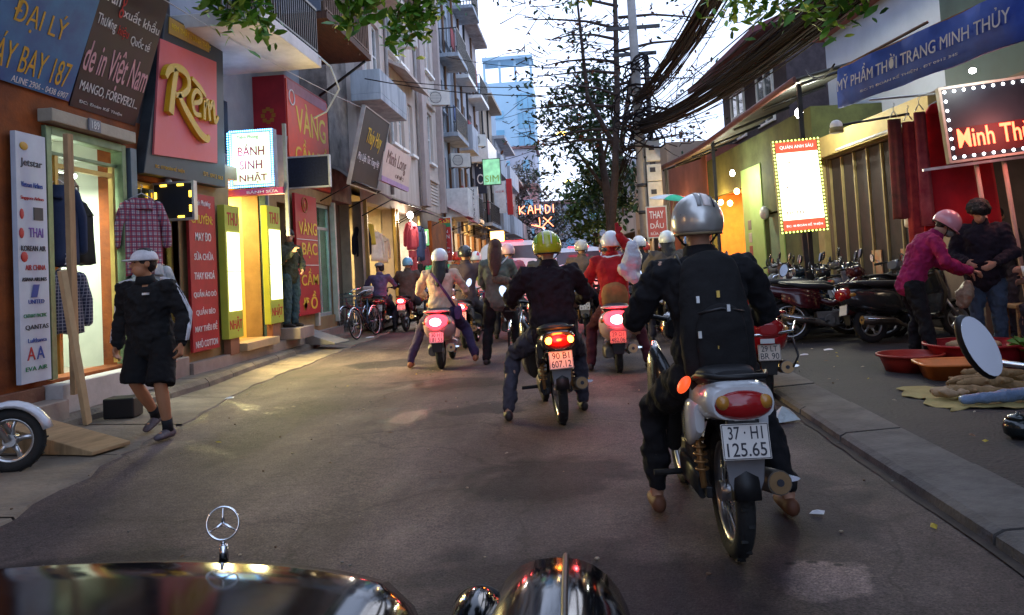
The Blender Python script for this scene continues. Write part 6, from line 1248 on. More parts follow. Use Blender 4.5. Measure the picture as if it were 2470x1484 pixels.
# A : rider directly ahead
ba = underbone('motorbike', 'white and black motorbike with number plate 37-H1 125.65 directly ahead', (.6, 3.62, 0), R_(3), paint('dark', (.02, .02, .022)), ('37 · H1', '125.65'), 'off', mir=None, tailc=paint('pearl', (.6, .62, .64)))
MB().ell((-.185, -.06, .76), (.022, .045, .042), 12, 8, Euler((0, R_(35), 0)).to_matrix()).build('reflector', emit('orange_lens', (1, .09, .02), .9), ba)
p, hd, lk = person('rider in black jacket with silver helmet on the motorbike directly ahead', (.6, 3.62, 0), R_(3), dict(ride((-.22, .62, .55), (-.24, .62, .12), (.29, .6, .53), (.39, .5, .11)), aL=((-.33, .4, 1.02), (-.29, .72, .99), (.02, 1, -.25), .9, (-.1, .2, 1)), aR=((.33, .4, 1.02), (.29, .72, .99), (-.02, 1, -.25), .9, (.1, .2, 1))), cloth('coal', (.007, .007, .009)), cloth('blackdenim', (.007, .007, .009)), .011, bulk=1.06, face=True, cuff=.12, shoe=mat('sandal_brown', (.13, .05, .025), .6))
helmet(p, hd, lk, mat('helmet_silver', (.5, .49, .46), .28, .55, coat=.6), 1.02, stripes=[(.01, .045, mat('stripe_pale', (.72, .64, .6), .4), 20, 150), (.055, .065, i_dark, 20, 150), (-.02, 0.0, mat('stripe_grey', (.3, .3, .3), .4), 20, 150)], band=mat('band_gold', (.2, .15, .08), .5))
g = MB(); g.limb([hd + V((0, .02, -.13)), hd + V((0, -.03, -.2))], [.085, .12], 12, (1, 0, 0), [.085, .1]); c = g.build('hood', cloth('purplegrey', (.05, .04, .06)), p); remesh(c, .014, 4, .03)
t = thing('backpack', 'black backpack with small metal tabs worn by the silver helmeted rider', 'backpack', (.6, 3.62, 0), R_(3)); g = MB(); g.limb([(0, .06, .8), (0, .08, 1.0), (0, .14, 1.22)], [.165, .17, .14], 14, (1, 0, 0), [.1, .11, .085]); o = g.build('bag', cloth('packblack', (.009, .009, .01)), t); remesh(o, .014, 5, .03)
g = MB(); g.limb([(0, -.03, .85), (0, -.025, 1.0)], [.12, .115], 12, (1, 0, 0), [.03, .035]); o = g.build('pocket', cloth('packblack', (.009, .009, .01)), t); remesh(o, .013, 3, .02)
for s in (-1, 1): MB().tube([(s * .11, .2, 1.24), (s * .12, .3, 1.31), (s * .13, .4, 1.2)], .022, 8, ry=[.008] * 3).build('strap', black_plastic, t)
MB().tube([(-.1, -.035, 1.06), (0, -.05, 1.08), (.1, -.035, 1.06)], .006, 5).build('zip', dark_metal, t)
for x, z, m in ((-.09, 1.12, steel), (0, 1.14, mat('brass_tab', (.5, .33, .08), .3, .8)), (-.1, .97, steel), (-.02, .92, mat('brass_tab', (.5, .33, .08), .3, .8)), (.03, 1.08, steel)): MB().box((x, -.05 if z < 1.1 else .0, z), (.014, .01, .03)).build('tab', m, t)
# B
bb = underbone('motorbike', 'muddy dark motorbike with two lit amber lamps ridden under the yellow helmet', (-.22, 6.7, 0), R_(9), paint('brownblack', (.035, .025, .02)), ('90 B1', '607.12'), 'amber', lean=R_(-2), mir=.33)
p, hd, lk = person('rider in dark jacket wearing a yellow green helmet with white stripe', (-.22, 6.7, 0), R_(9), ride((-.34, .52, .52), (-.42, .3, .1), (.26, .62, .5), (.27, .55, .1), yaw=-4), cloth('darkmaroon', (.014, .006, .01)), cloth('dusty_jeans', (.05, .045, .06)), .012, bulk=1.2)
wl = mat('stripe_white', (.7, .7, .7), .4); helmet(p, hd, lk, HP('yellowgreen', (.42, .46, .02)), 1.05, stripes=[(-.04, .04, wl, 25, 172), (-.115, -.085, HP('limegreen', (.2, .38, .02)), 50, 165), (.085, .115, HP('limegreen', (.2, .38, .02)), 50, 165)])
# C
bc = scooter('scooter', 'pale pink scooter with glaring brake light ridden by the woman in cream', (-1.95, 10.9, 0), R_(2), paint('pinkwhite', (.6, .36, .36)), ('30 H1', '181.53'), 'brake', mir=.34, hw=.2)
p, hd, lk = person('woman in cream sweater and white cap helmet with dark scarf and bag strap', (-1.95, 10.9, 0), R_(2), ride((-.33, .42, .5), (-.46, .2, .1), (.3, .5, .5), (.44, .3, .14), up=.04), cloth('cream', (.58, .4, .3)), cloth('purple', (.045, .028, .075)), .014, bulk=1.02, hair='long', shoe=mat('shoe_tan', (.3, .13, .06), .6))
helmet(p, hd, lk, HP('white', (.72, .74, .78)), .98); g = MB(); g.limb([hd + V((0, -.05, -.06)), hd + V((0, -.07, -.16)), hd + V((0, -.06, -.27))], [.1, .14, .18], 12, (1, 0, 0), [.1, .13, .12]); o = g.build('scarf', cloth('wine_dark', (.02, .01, .018)), p); remesh(o, .014, 4, .03)
t = thing('shoulder_bag', 'purple strap bag slung across the back of the woman in cream', 'bag', (-1.95, 10.9, 0), R_(2)); MB().tube([(-.1, .12, 1.3), (0, .1, 1.16), (.12, .1, .98), (.2, .16, .82)], .02, 8, ry=[.01] * 4).build('strap', cloth('purple_strap', (.12, .05, .14)), t); MB().loft([srect(.1, .24, .74, .04, .09), srect(.3, .24, .74, .05, .1)]).build('bag', cloth('purple_strap', (.12, .05, .14)), t)
# D santa
bd = scooter('scooter', 'white scooter with glaring brake light and blank tan plate ridden by the rider in red', (.4, 9.72, 0), R_(-1), paint('pearlpink', (.62, .42, .4)), ('29 D1', '482.06'), 'brake', pm=mat('plate_tan', (.5, .38, .22), .5), hw=.21, mir=.34)
J = ride((-.3, .45, .5), (-.34, .25, .1), (.3, .45, .5), (.36, .2, .1), up=.09); J['aR'] = ((.26, .3, 1.42), (.09, .22, 1.66), (-.1, 0, 1), .2, (0, 1, 0))
sred = cloth('santa_red', (.36, .012, .016))
p, hd, lk = person('rider in bright red coat with one arm raised beside a white helmet', (.4, 9.72, 0), R_(-1), J, sred, cloth('darkwine', (.06, .008, .014)), .014, bulk=1.12, skinm=mat('glove_red', (.3, .012, .02), .8))
helmet(p, hd, lk, HP('white', (.72, .74, .78)), 1.04, band=HP('orangeband', (.6, .12, .02)), stripes=[(-.1, -.06, HP('orangeband', (.6, .12, .02)), 60, 110)])
g = MB(); g.torus(hd + V((0, -.03, -.17)), .1, .035, None, 18, 8); o = g.build('fur_collar', cloth('fur', (.7, .7, .72)), p); remesh(o, .014, 3, .04)
g = MB(); g.limb([(0, .16, .84), (0, .16, .94)], [.17, .165], 14, (1, 0, 0), [.13, .13]); o = g.build('belt_panel', cloth('tan_panel', (.3, .14, .05)), p); remesh(o, .016, 3, .01)
t = thing('sack', 'crumpled pale grey plastic sack hung on the right shoulder of the red rider', 'sack', (.4, 9.72, 0), R_(-1)); g = MB(); g.limb([(.24, .08, 1.5), (.24, .02, 1.36), (.2, .0, 1.18)], [.08, .12, .13], 12, (1, 0, 0), [.06, .09, .07]); g.limb([(.1, .0, 1.22), (.26, 0, 1.12)], [.07, .09], 10); o = g.build('bag', mat('plastic_grey', (.45, .46, .52), .35, bump=.9, bscale=24), t); remesh(o, .014, 2, .07)
# E red scooter
be = scooter('scooter', 'glossy red scooter with chrome rear rack rail parked at right beside the near rider', (1.62, 7.55, 0), R_(-3), paint('scarlet', (.5, .008, .012)), ('29 LT', 'BR 90'), 'off', mir=.4, hw=.2, pm=mat('plate_cream', (.55, .5, .42), .5))
MB().tube([(-.24, -.2, .62), (-.2, -.37, .6), (.2, -.37, .63), (.26, -.2, .7)], .012, 8).build('bumper', chrome, be); MB().tube([(.22, -.2, .3), (.26, -.24, .4), (.25, -.1, .55), (.22, .1, .5)], .01, 6).build('side_guard', dark_metal, be); MB().box((-.02, -.395, .555), (.12, .01, .04)).build('badge', steel, be)
# F
bf = underbone('motorbike', 'small motorbike with tall red tail light ridden under the blue helmet', (-4.05, 18.3, 0), R_(-4), paint('wine', (.12, .02, .03)), ('29 T2', '331.40'), 'brake')
p, hd, lk = person('man in brown jacket wearing a sky blue helmet on the left side of street', (-4.05, 18.3, 0), R_(-4), ride((-.3, .5, .5), (-.36, .3, .1), (.28, .55, .5), (.3, .5, .1), up=.02), cloth('brown', (.09, .06, .05)), cloth('darkgrey', (.04, .035, .045)), .02, bulk=1.15, scale=1.05)
helmet(p, hd, lk, HP('skyblue', (.16, .42, .62)))
p, hd, lk = person('passenger in lilac blue shirt in front of the brown jacket rider', (-3.75, 19.0, 0), R_(-6), ride(dx=0), cloth('lilac', (.25, .26, .45)), cloth('darkgrey', (.04, .035, .045)), .022, hair='short', scale=.95)
underbone('motorbike', 'dark motorbike under the lilac blue shirted rider', (-3.75, 19.0, 0), R_(-6), paint('grey', (.12, .12, .13)), ('29 F1', '220.91'))
# G
bg_ = underbone('motorbike', 'dark red motorbike carrying the white and green delivery box', (-2.3, 16.9, 0), R_(-8), paint('wine', (.12, .02, .03)), ('29 X5', '710.08'), 'brake')
p, hd, lk = person('man in teal jacket with white striped helmet carrying the delivery box', (-2.3, 16.9, 0), R_(-8), ride(hy=.3, up=.05), cloth('teal', (.02, .3, .42)), cloth('plum', (.12, .02, .07)), .02, bulk=1.1, scale=1.04)
helmet(p, hd, lk, HP('white', (.72, .74, .78)), stripes=[(-.09, -.05, HP('redband', (.5, .03, .04)), 40, 160), (.05, .09, HP('redband', (.5, .03, .04)), 40, 160)])
t = thing('delivery_box', 'white and lime green delivery box strapped behind the teal rider', 'box', (-2.3, 16.9, .86), R_(-8)); MB().box((0, -.02, .2), (.44, .36, .38)).build('box', white_paint, t, bev=.02); MB().box((0, -.02, .31), (.446, .366, .14)).build('band', mat('lime_band', (.35, .55, .08), .5), t); MB().box((0, -.02, .405), (.47, .39, .03)).build('lid', white_paint, t, bev=.008)
text('HAPPY', 0, .13, .26, .07, i_green, t, y=-.21)
MB().box((0, .0, -.02), (.4, .34, .03)).build('rack', dark_metal, t)
for i, (x, y, rz, tc, hm, cm, lab, hr, bl) in enumerate([
    (-2.85, 18.2, -4, cloth('orange', (.5, .1, .02)), HP('red', (.5, .04, .03)), paint('red2', (.3, .02, .02)), 'red helmet and bright orange jacket beyond the delivery box', None, 1),
    (-2.75, 15.2, -6, cloth('green', (.03, .3, .16)), None, paint('grey', (.12, .12, .13)), 'short hair and green jacket just beyond the woman in cream', 'short', 1),
    (-1.3, 14.6, 2, cloth('rose', (.4, .1, .14)), HP('rosewhite', (.6, .35, .4)), paint('grey', (.12, .12, .13)), 'rose helmet half hidden behind the cyclist', None, 1),
    (.05, 14.8, 0, cloth('tanjacket', (.12, .08, .06)), HP('silver2', (.45, .42, .38)), paint('brownblack', (.035, .025, .02)), 'silver helmet and tan jacket between the white cars', None, 1.1),
    (.68, 14.0, 2, cloth('violet', (.2, .12, .24)), HP('lilac', (.6, .5, .68)), paint('grey', (.12, .12, .13)), 'lilac white helmet just behind the rider in red', None, 1),
    (.95, 15.6, -2, cloth('greyblue', (.1, .12, .18)), HP('paleblue', (.5, .62, .72)), paint('wine', (.12, .02, .03)), 'pale blue white helmet second behind the rider in red', None, 1),
    (1.12, 14.4, 3, cloth('black2', (.02, .02, .025)), HP('white', (.72, .74, .78)), paint('dark', (.02, .02, .022)), 'round plain white helmet and black jacket behind the raised arm', None, 1),
    (1.42, 12.6, 2, cloth('umber', (.075, .06, .05)), HP('mintwhite', (.68, .74, .74)), paint('dark', (.02, .02, .022)), 'mint white helmet and wide umber jacket left of the nearest rider', 'long', 1.3)]):
    (scooter if i in (2, 4) else underbone)('scooter' if i in (2, 4) else 'motorbike', ['red', 'grey', 'dull grey', 'dark brown', 'light grey', 'wine red', 'black', 'dark'][i] + (' scooter under the rider with ' if i in (2, 4) else ' motorbike under the rider with ') + lab.split(' and ')[0].split(' half ')[0].split(' just ')[0].split(' second ')[0], (x, y, 0), R_(rz), cm, ('29 K%d' % (i + 1), '%d.%d' % (204 + 71 * i, 13 + 7 * i)), 'brake' if i in (0,) else 'off', group='vehicles waiting in the traffic')
    p, hd, lk = person('rider with ' + lab, (x, y, 0), R_(rz), ride(up=.05), tc, cloth('darkgrey', (.04, .035, .045)), .022, hair=hr, bulk=bl * 1.05, scale=1.07, group='riders waiting in the traffic', face=i != 7)
    if hm: helmet(p, hd, lk, hm)
fars = [(-.75, 15.9, (.05, .05, .06), (.7, .7, .72), 'plain white helmet and charcoal jacket between the people carrier and cyclist'), (.55, 16.6, (.3, .05, .05), (.08, .09, .1), 'black helmet and brick red jacket beside the saloon car'), (1.75, 16.2, (.08, .1, .14), (.6, .62, .66), 'grey white helmet and slate jacket near the stand sign'), (1.5, 18.2, (.03, .03, .035), (.4, .05, .05), 'red helmet and black jacket near the pole foot'),
        (-2.0, 13.6, (.06, .04, .05), (.03, .03, .035), 'black helmet and dark plum jacket left of the cyclist'), (-3.2, 20.6, (.2, .1, .05), (.65, .6, .5), 'cream helmet and rust jacket far on the left lane'), (1.9, 13.6, (.02, .03, .05), (.1, .2, .5), 'blue helmet and navy jacket hidden behind the nearest rider'), (.9, 19.5, (.1, .1, .1), (.7, .68, .6), 'ivory helmet and grey jacket farthest by the tree trunk')]
for i, (x, y, jc, hc, lab) in enumerate(fars):
    (scooter if i % 2 else underbone)('scooter' if i % 2 else 'motorbike', 'dark waiting %s of the rider with ' % ('scooter' if i % 2 else 'motorbike') + lab.split(' and ')[0], (x, y, 0), R_(2 - i), [paint('dark', (.02, .02, .022)), paint('grey', (.12, .12, .13)), paint('wine', (.12, .02, .03))][i % 3], ('29 L%d' % (i + 1), '%d.%d' % (118 + 83 * i, 21 + 6 * i)), 'brake' if i in (3, 4, 5) else 'off', group='vehicles waiting in the traffic')
    p, hd, lk = person('rider with ' + lab, (x, y, 0), R_(2 - i), ride(up=.05), mat('fabric_far_%d' % i, jc, .9, bump=.5, bscale=12), cloth('darkgrey', (.04, .035, .045)), .026, bulk=1.08, scale=1.06, group='riders waiting in the traffic', face=False)
    helmet(p, hd, lk, mat('helmet_far_%d' % i, hc, .25, coat=.5))
# white glowing paper/phone seen beside the umber rider
t = thing('licence_sheet', 'bright white sheet of paper hanging by the mirror of the umber rider', 'paper', (1.14, 12.3, .82), R_(4), None, R_(-8), R_(14)); MB().box((0, 0, 0), (.2, .012, .26)).build('sheet', white_paint, t)
# H cyclist
bicycle('chrome and dark bicycle held by the long haired woman in the road', (-1.02, 11.35, 0), R_(-4), dark_metal, R_(3))
J = stand(1.74); J['lL'] = ((-.16, .06, .48), (-.2, -.05, .08)); J['lR'] = ((.2, .1, .5), (.24, .12, .1)); J['aL'] = ((-.25, .16, 1.12), (-.2, .45, 1.03)); J['aR'] = ((.27, .16, 1.12), (.28, .45, 1.03)); J['sw'] = .17
p, hd, lk = person('long haired woman in grey green jacket standing astride a bicycle', (-1.16, 11.2, 0), R_(-3), J, cloth('greygreen', (.11, .135, .115)), cloth('blackdenim', (.007, .007, .009)), .014, hair='long', bulk=1.08, hm=mat('hair_red_light_tint', (.07, .022, .016), .5, var=.4, scale=30, bump=.6, bscale=80))  # dark hair coloured reddish for the tail lights shining on it
t = thing('shoulder_bag', 'small printed bag on the back of the long haired cyclist', 'bag', (-1.1, 11.06, 1.18), R_(-3)); g = MB(); g.limb([(-.06, 0, 0), (.1, 0, -.04)], [.07, .06], 10, (0, 0, 1), [.03, .03]); o = g.build('bag', mat('print_bag', (.03, .03, .03), .7, scale=22, col2=(.2, .16, .1)), t); remesh(o, .014, 3); MB().tube([(-.12, .02, .04), (.0, .05, .18), (.12, .06, .3)], .01, 6).build('strap', i_white, t)
# cars far ahead
def car(label, loc, rz, pm, h, w, suv):
    t = thing('car', label, 'car', loc, rz, 'white cars ahead in the traffic'); L = 4.4; b = MB(); hw = w / 2; bh = .95 if suv else .88
    b.loft([srect(0, 0, .62, hw * .92, .3, 5, 24), srect(.12, 0, .64, hw, .36, 5, 24), srect(1.0, 0, .63, hw, .37, 5, 24), srect(3.4, 0, .6, hw, .35, 5, 24), srect(4.3, 0, .55, hw * .9, .25, 5, 24)]); b.build('body', pm, t)
    b = MB(); b.loft([srect(.1 if suv else .35, 0, bh, hw * .9, .06, 5, 24), srect(.3 if suv else .8, 0, (bh + h) / 2, hw * .84, (h - bh) / 2, 4, 24), srect(2.1, 0, (bh + h) / 2, hw * .84, (h - bh) / 2, 4, 24), srect(3.1, 0, bh, hw * .9, .06, 5, 24)]); b.build('cabin', pm, t)
    b = MB(); y0 = .13 if suv else .5; b.add([(-hw * .7, y0, bh + .08), (hw * .7, y0, bh + .08), (hw * .62, y0 + .13, h - .12), (-hw * .62, y0 + .13, h - .12), (-hw * .7, y0 + .06, bh + .08), (hw * .7, y0 + .06, bh + .08), (hw * .62, y0 + .19, h - .12), (-hw * .62, y0 + .19, h - .12)], [(0, 1, 2, 3), (4, 7, 6, 5), (0, 4, 5, 1), (1, 5, 6, 2), (2, 6, 7, 3), (3, 7, 4, 0)]); b.build('rear_window', mat('car_glass', (.05, .06, .08), .08, coat=.4), t)
    for s in (-1, 1):
        MB().box((s * hw * .82, .02, .82 if not suv else .95), (.2, .1, .2 if not suv else .42)).build('tail_light', brake_on, t, bev=.02)
        for y in (.8, 3.5): wheel_t = MB(); wheel_t.torus((s * hw * .88, y, .33), .25, .085, XM, 24, 8); ww = wheel_t.build('wheel', rubber, t); MB().tube([(s * hw * .82, y, .33), (s * hw * .96, y, .33)], .2, 16).build('rim', steel, ww)
        MB().ell((s * hw * 1.08, 2.6, 1.05), (.1, .06, .07), 10, 6).build('mirror', pm, t)
    MB().box((0, -.0, .36), (w * .94, .16, .2)).build('bumper', black_plastic, t, bev=.04); MB().box((0, h and .12, h - .02), (.5, .06, .035)).build('high_brake_light', brake_on, t)
    numplate(t, -.09, .55, '30A', '421.17', -.05, .34, .2); lamp(t, (hw * .7, -.4, .9), (1, .12, .08), 22, .1); lamp(t, (-hw * .7, -.4, .9), (1, .12, .08), 22, .1); return t
car('white people carrier with lit tail lights ahead behind the cyclist', (-1.5, 18.2, 0), R_(2), paint('white', (.68, .68, .72)), 1.95, 1.85, True)
car('white saloon car with lit high brake light beside the yellow helmet', (.0, 19.5, 0), R_(1), paint('white', (.68, .68, .72)), 1.76, 1.72, False)
# ---- walking man
J = dict(hip=(0, 0, .87), chest=(0, .03, 1.18), neck=(0, .05, 1.36), head=(0, .08, 1.5), sw=.2, hw=.115, aL=((-.29, -.03, 1.06), (-.33, .08, .8), (-.05, .25, -1), .7, (-1, 0, .1)), aR=((.29, -.05, 1.06), (.35, -.02, .8), (.05, .1, -1), .8, (1, 0, .1)), lL=((-.15, .12, .46), (-.15, .03, .085)), lR=((.13, .05, .47), (.16, -.28, .15)), toeR=(0, 1, -.35), hem=-.3, yaw=-38, hj=0)
p, hd, lk = person('man in black tracksuit top and black shorts with white cap walking along gutter', (-3.75, 6.75, .02), R_(176), J, cloth('track_black', (.01, .01, .011)), cloth('shorts_black', (.005, .005, .006)), .0075, bulk=1.2, shorts=True, skinm=mat('skin_warm', (.44, .2, .1), .55, var=.1), shoe=mat('shoe_grey', (.1, .08, .09), .6, scale=20, var=.5), hair='short')
c = hd + lk @ V((0, -.012, .035)); g = MB(); g.ell(c, (.1, .115, .095), 20, 10, lk, z0=-.1); h = g.build('cap', cloth('cap_white', (.68, .66, .68)), p); g = MB(); g.ell(c + lk @ V((0, .12, -.005)), (.075, .07, .01), 16, 6, lk); g.build('cap_visor', cloth('cap_white', (.68, .66, .68)), h); MB().ell(c + V((0, 0, .094)), (.012, .012, .008), 8, 5).build('cap_button', white_paint, h)
for s, an, kn in ((-1, V((-.15, .03, .085)), V((-.15, .12, .46))), (1, V((.16, -.28, .15)), V((.13, .05, .47)))): g = MB(); g.tube([an - V((0, 0, .03)), an.lerp(kn, .08), an.lerp(kn, .2)], [.046, .044, .047], 12); g.build('sock', cloth('sock_black', (.015, .015, .017)), p)
for s, el, wr in ((-1, V((-.29, -.03, 1.06)), V((-.33, .08, .8))), (1, V((.29, -.05, 1.06)), V((.35, -.02, .8)))):
    shl = V((s * .2, .043, 1.292)); g = MB()
    for k in (-.012, .014):
        o = V((s * .079, k * 1.0, .01)); g.tube([shl + V((-s * .06, k, .075)), shl + V((s * .045, k, .055)), shl.lerp(el, .5) + V((s * .078, k, .01)), el + V((s * .072, k, 0)), el.lerp(wr, .5) + V((s * .066, k, 0)), el.lerp(wr, .9) + V((s * .052, k, 0))], .011, 6, ry=[.006] * 6)
    g.build('sleeve_stripe', cloth('stripe_w', (.66, .66, .7)), p)
MB().box((-.09, .195, 1.24), (.05, .03, .018)).build('chest_logo', white_paint, p)
# standing man in the gold shop doorway
J = stand(1.72, yaw=-50); J['aL'] = ((-.26, .05, 1.12), (-.1, .2, .98)); J['aR'] = ((.26, .08, 1.12), (.16, .22, 1.3))
p, hd, lk = person('young man in dark olive jacket and jeans standing on the step by gold banner', (-5.05, 13.72, .5), R_(-112), J, cloth('olive', (.05, .055, .035)), cloth('jeans_teal', (.05, .09, .1)), .012, hair='short')
# seated man on parked motorbike left, bicycles
underbone('motorbike', 'parked black motorbike with seated man beside the clothes shop tables', (-4.55, 17.9, .03), R_(8), paint('dark', (.02, .02, .022)), ('29 N1', '115.60'))
p, hd, lk = person('person in grey hat and purple vest sitting on the parked black motorbike', (-4.55, 17.9, .03), R_(8), ride(yaw=60), cloth('vest', (.1, .07, .14)), cloth('darkgrey', (.04, .035, .045)), .02, hair='short')
g = MB(); g.ell(hd + V((0, 0, .06)), (.11, .12, .08), 16, 8, None, z0=-.1); g.build('hat', cloth('hat_grey', (.3, .28, .26)), p)
bicycle('old bicycle with dark front basket standing at the kerb before the gold shop', (-4.48, 17.25, .03), R_(172), mat('bike_blue', (.06, .1, .16), .4, .3), R_(4), group='parked bicycles'); bicycle('second bicycle leaning just behind the basket bicycle', (-4.75, 18.0, .05), R_(165), mat('bike_red', (.2, .03, .03), .4, .3), R_(8), False, group='parked bicycles')
# white scooter at the left edge
scooter('scooter', 'white scooter with alloy front wheel poking in at the bottom left', (-5.38, 5.22, .02), R_(-72), paint('white', (.68, .68, .72)), ('29 V3', '554.12'))
# ---- right pavement people
J = dict(hip=(0, -.06, .86), chest=(.0, .07, 1.18), neck=(.0, .2, 1.34), head=(.0, .33, 1.43), sw=.18, aL=((-.24, .25, 1.05), (-.07, .47, .92), (.4, 1, -.3), .8, (0, .3, 1)), aR=((.26, .22, 1.05), (.1, .5, .94), (-.4, 1, -.2), .8, (0, .3, 1)), lL=((-.1, .0, .45), (-.12, -.06, .09)), lR=((.12, .02, .45), (.16, .06, .09)), pitch=-38, hem=-.1)
p, hd, lk = person('woman in magenta jacket and pink helmet with face mask bending over her hands', (3.56, 8.9, .08), R_(-100), J, cloth('magenta', (.28, .012, .085)), cloth('blackdenim', (.007, .007, .009)), .009, bulk=1.08, face=False, hair='short')
helmet(p, hd, lk, HP('pink', (.66, .28, .33))); g = MB(); g.ell(hd + lk @ V((0, .06, -.05)), (.065, .055, .055), 14, 10, lk); g.build('face_mask', cloth('mask', (.2, .19, .17)), p)
for s in (-1, 1): MB().ell(hd + lk @ V((s * .03, .079, .012)), (.013, .006, .006), 8, 6, lk).build('eye', hair_black, p)
t = thing('plastic_bag', 'crinkled clear brown bag held in the hands of the pink helmeted woman', 'bag', (4.03, 8.8, .78)); g = MB(); g.limb([(0, 0, .1), (-.04, 0, 0), (-.06, .0, -.1)], [.04, .09, .07], 10); o = g.build('bag', mat('bag_brown', (.3, .2, .14), .35, bump=.8, bscale=30), t); remesh(o, .012, 1, .05)
J = stand(1.72, yaw=20, pitch=-25); J['aL'] = ((-.28, .08, 1.1), (-.12, .27, 1.0)); J['aR'] = ((.28, .06, 1.1), (.14, .28, 1.02)); J['head'] = (0, .07, 1.55)
p, hd, lk = person('bushy haired man in dark purple jacket and jeans next to the pink helmet', (4.34, 9.08, .08), R_(150), J, cloth('aubergine', (.016, .01, .018)), cloth('jeans', (.05, .07, .11)), .01, hair='short', bulk=1.22)
g = MB(); g.ell(hd + lk @ V((0, -.02, .045)), (.12, .125, .11), 16, 10, lk, z0=-.35); o = g.build('hair_tuft', hair_black, p); remesh(o, .012, 2, .05)
t = thing('stool', 'low dark stool under the seated man at the right edge', 'stool', (5.45, 10.5, .08)); MB().box((0, 0, .42), (.36, .36, .05)).build('seat', wood, t, bev=.01)
for x in (-.14, .14):
    for y in (-.14, .14): MB().box((x, y, .2), (.04, .04, .39)).build('leg', wood, t)
def sit(yaw=0, pitch=0, up=0): return dict(hip=(0, 0, .55 + up), chest=(0, .05, .9 + up), neck=(0, .08, 1.09 + up), head=(0, .12, 1.22 + up), sw=.19, aL=((-.28, .12, .82 + up), (-.2, .38, .78 + up)), aR=((.28, .12, .82 + up), (.2, .38, .8 + up)), lL=((-.14, .42, .52), (-.14, .4, .08)), lR=((.14, .42, .52), (.14, .4, .08)), yaw=yaw, pitch=pitch)
J = stand(1.68, yaw=10)
p, hd, lk = person('man with short black hair looking on at the far right behind the seller', (5.42, 10.9, .08), R_(140), J, cloth('black2', (.02, .02, .025)), cloth('darkgrey', (.04, .035, .045)), .012, hair='short')
J = sit(); p, hd, lk = person('seated seller in black and royal blue sleeves holding a white cup', (4.95, 8.55, .08), R_(80), dict(J, aL=((-.28, .18, .85), (-.12, .46, .92), (0, 1, .2), .9, (-1, 0, .3))), cloth('royal', (.01, .05, .28)), cloth('darkgrey', (.04, .035, .045)), .011, hair='short')
t = thing('stool', 'low plastic stool under the seated seller in blue sleeves', 'stool', (4.98, 8.55, .08)); MB().lathe([(.17, 0), (.15, .2), (.16, .44), (.0, .44)], 16).build('seat', mat('stool_red', (.4, .03, .03), .4), t)
t = thing('cup', 'white cup in the hand of the seated seller', 'cup', (4.42, 8.42, 1.0)); MB().lathe([(.03, -.05), (.042, .05), (.038, .05), (.026, -.045)], 16).build('cup', white_paint, t)
# ---- parked motorbikes right (two prototypes, copied with their parts)
pd, pk, pg, pb, pw_ = paint('dark', (.02, .02, .022)), paint('winered', (.05, .006, .01)), paint('greyp', (.16, .16, .18)), paint('petrol', (.012, .025, .04)), paint('white', (.68, .68, .72))
spots = []
row = [('u', pk, 'dark red'), ('s', pb, 'petrol blue'), ('u', pd, 'black'), ('s', pg, 'grey'), ('u', pd, 'black'), ('u', pb, 'dark blue'), ('s', pd, 'black'), ('u', pw_, 'white'), ('s', pk, 'dark red'), ('u', pd, 'black'), ('u', pg, 'silver grey'), ('s', pw_, 'white')]
ords = ['nearest', 'second', 'third', 'fourth', 'fifth', 'sixth', 'seventh', 'eighth', 'ninth', 'tenth', 'eleventh', 'last']
for i_, (k, pm, cn) in enumerate(row): spots.append((k, 2.85 + .22 * math.sin(i_ * 2.3), 11.45 + .4 * i_, -93 + 5 * math.sin(i_ * 1.7), pm, '%s parked %s, %s in the packed row on right pavement' % (cn, 'motorbike' if k == 'u' else 'scooter', ords[i_])))
spots += [('u', 4.3, 11.5, -62, pd, 'black motorbike parked at a slant by the folding doors'), ('u', 4.1, 12.6, -70, pg, 'silver grey motorbike parked at a slant behind the first slanted one'), ('s', 3.75, 10.9, -78, pd, 'black scooter parked behind the woman in magenta')]
proto = {}
for k, x, y, a, pm, lab in spots:
    if k not in proto:
        f = underbone if k == 'u' else scooter; o = f('motorbike' if k == 'u' else 'scooter', lab, (x, y, .08), R_(a), pm, ('29 H%d' % (len(proto) + 2), '406.5%d' % len(proto)), 'off', R_(-7), group='parked motorbikes in the row'); proto[k] = (o, pm)
    else:
        src, pm0 = proto[k]; o = copy_tree(src); o.scale = (1, 1, random.uniform(.97, 1.05)); o.location = (x, y, .08); o.rotation_euler = (0, R_(random.uniform(-9, -5)), R_(a)); o['label'] = lab
        for c in o.children:
            if c.type == 'MESH' and c.material_slots and c.material_slots[0].material == pm0:
                c.data = c.data.copy(); c.data.materials[0] = pm
_bk = underbone('motorbike', 'near motorbike at the right edge showing its bright oval mirror', (1.24, .86, 0), R_(0), paint('dark', (.02, .02, .022)), ('29 E1', '808.15'), mir=None)
mirror(_bk, -.2, .86, 1.06, -.445, R_(6), 1.0, R_(-10.5), .029)
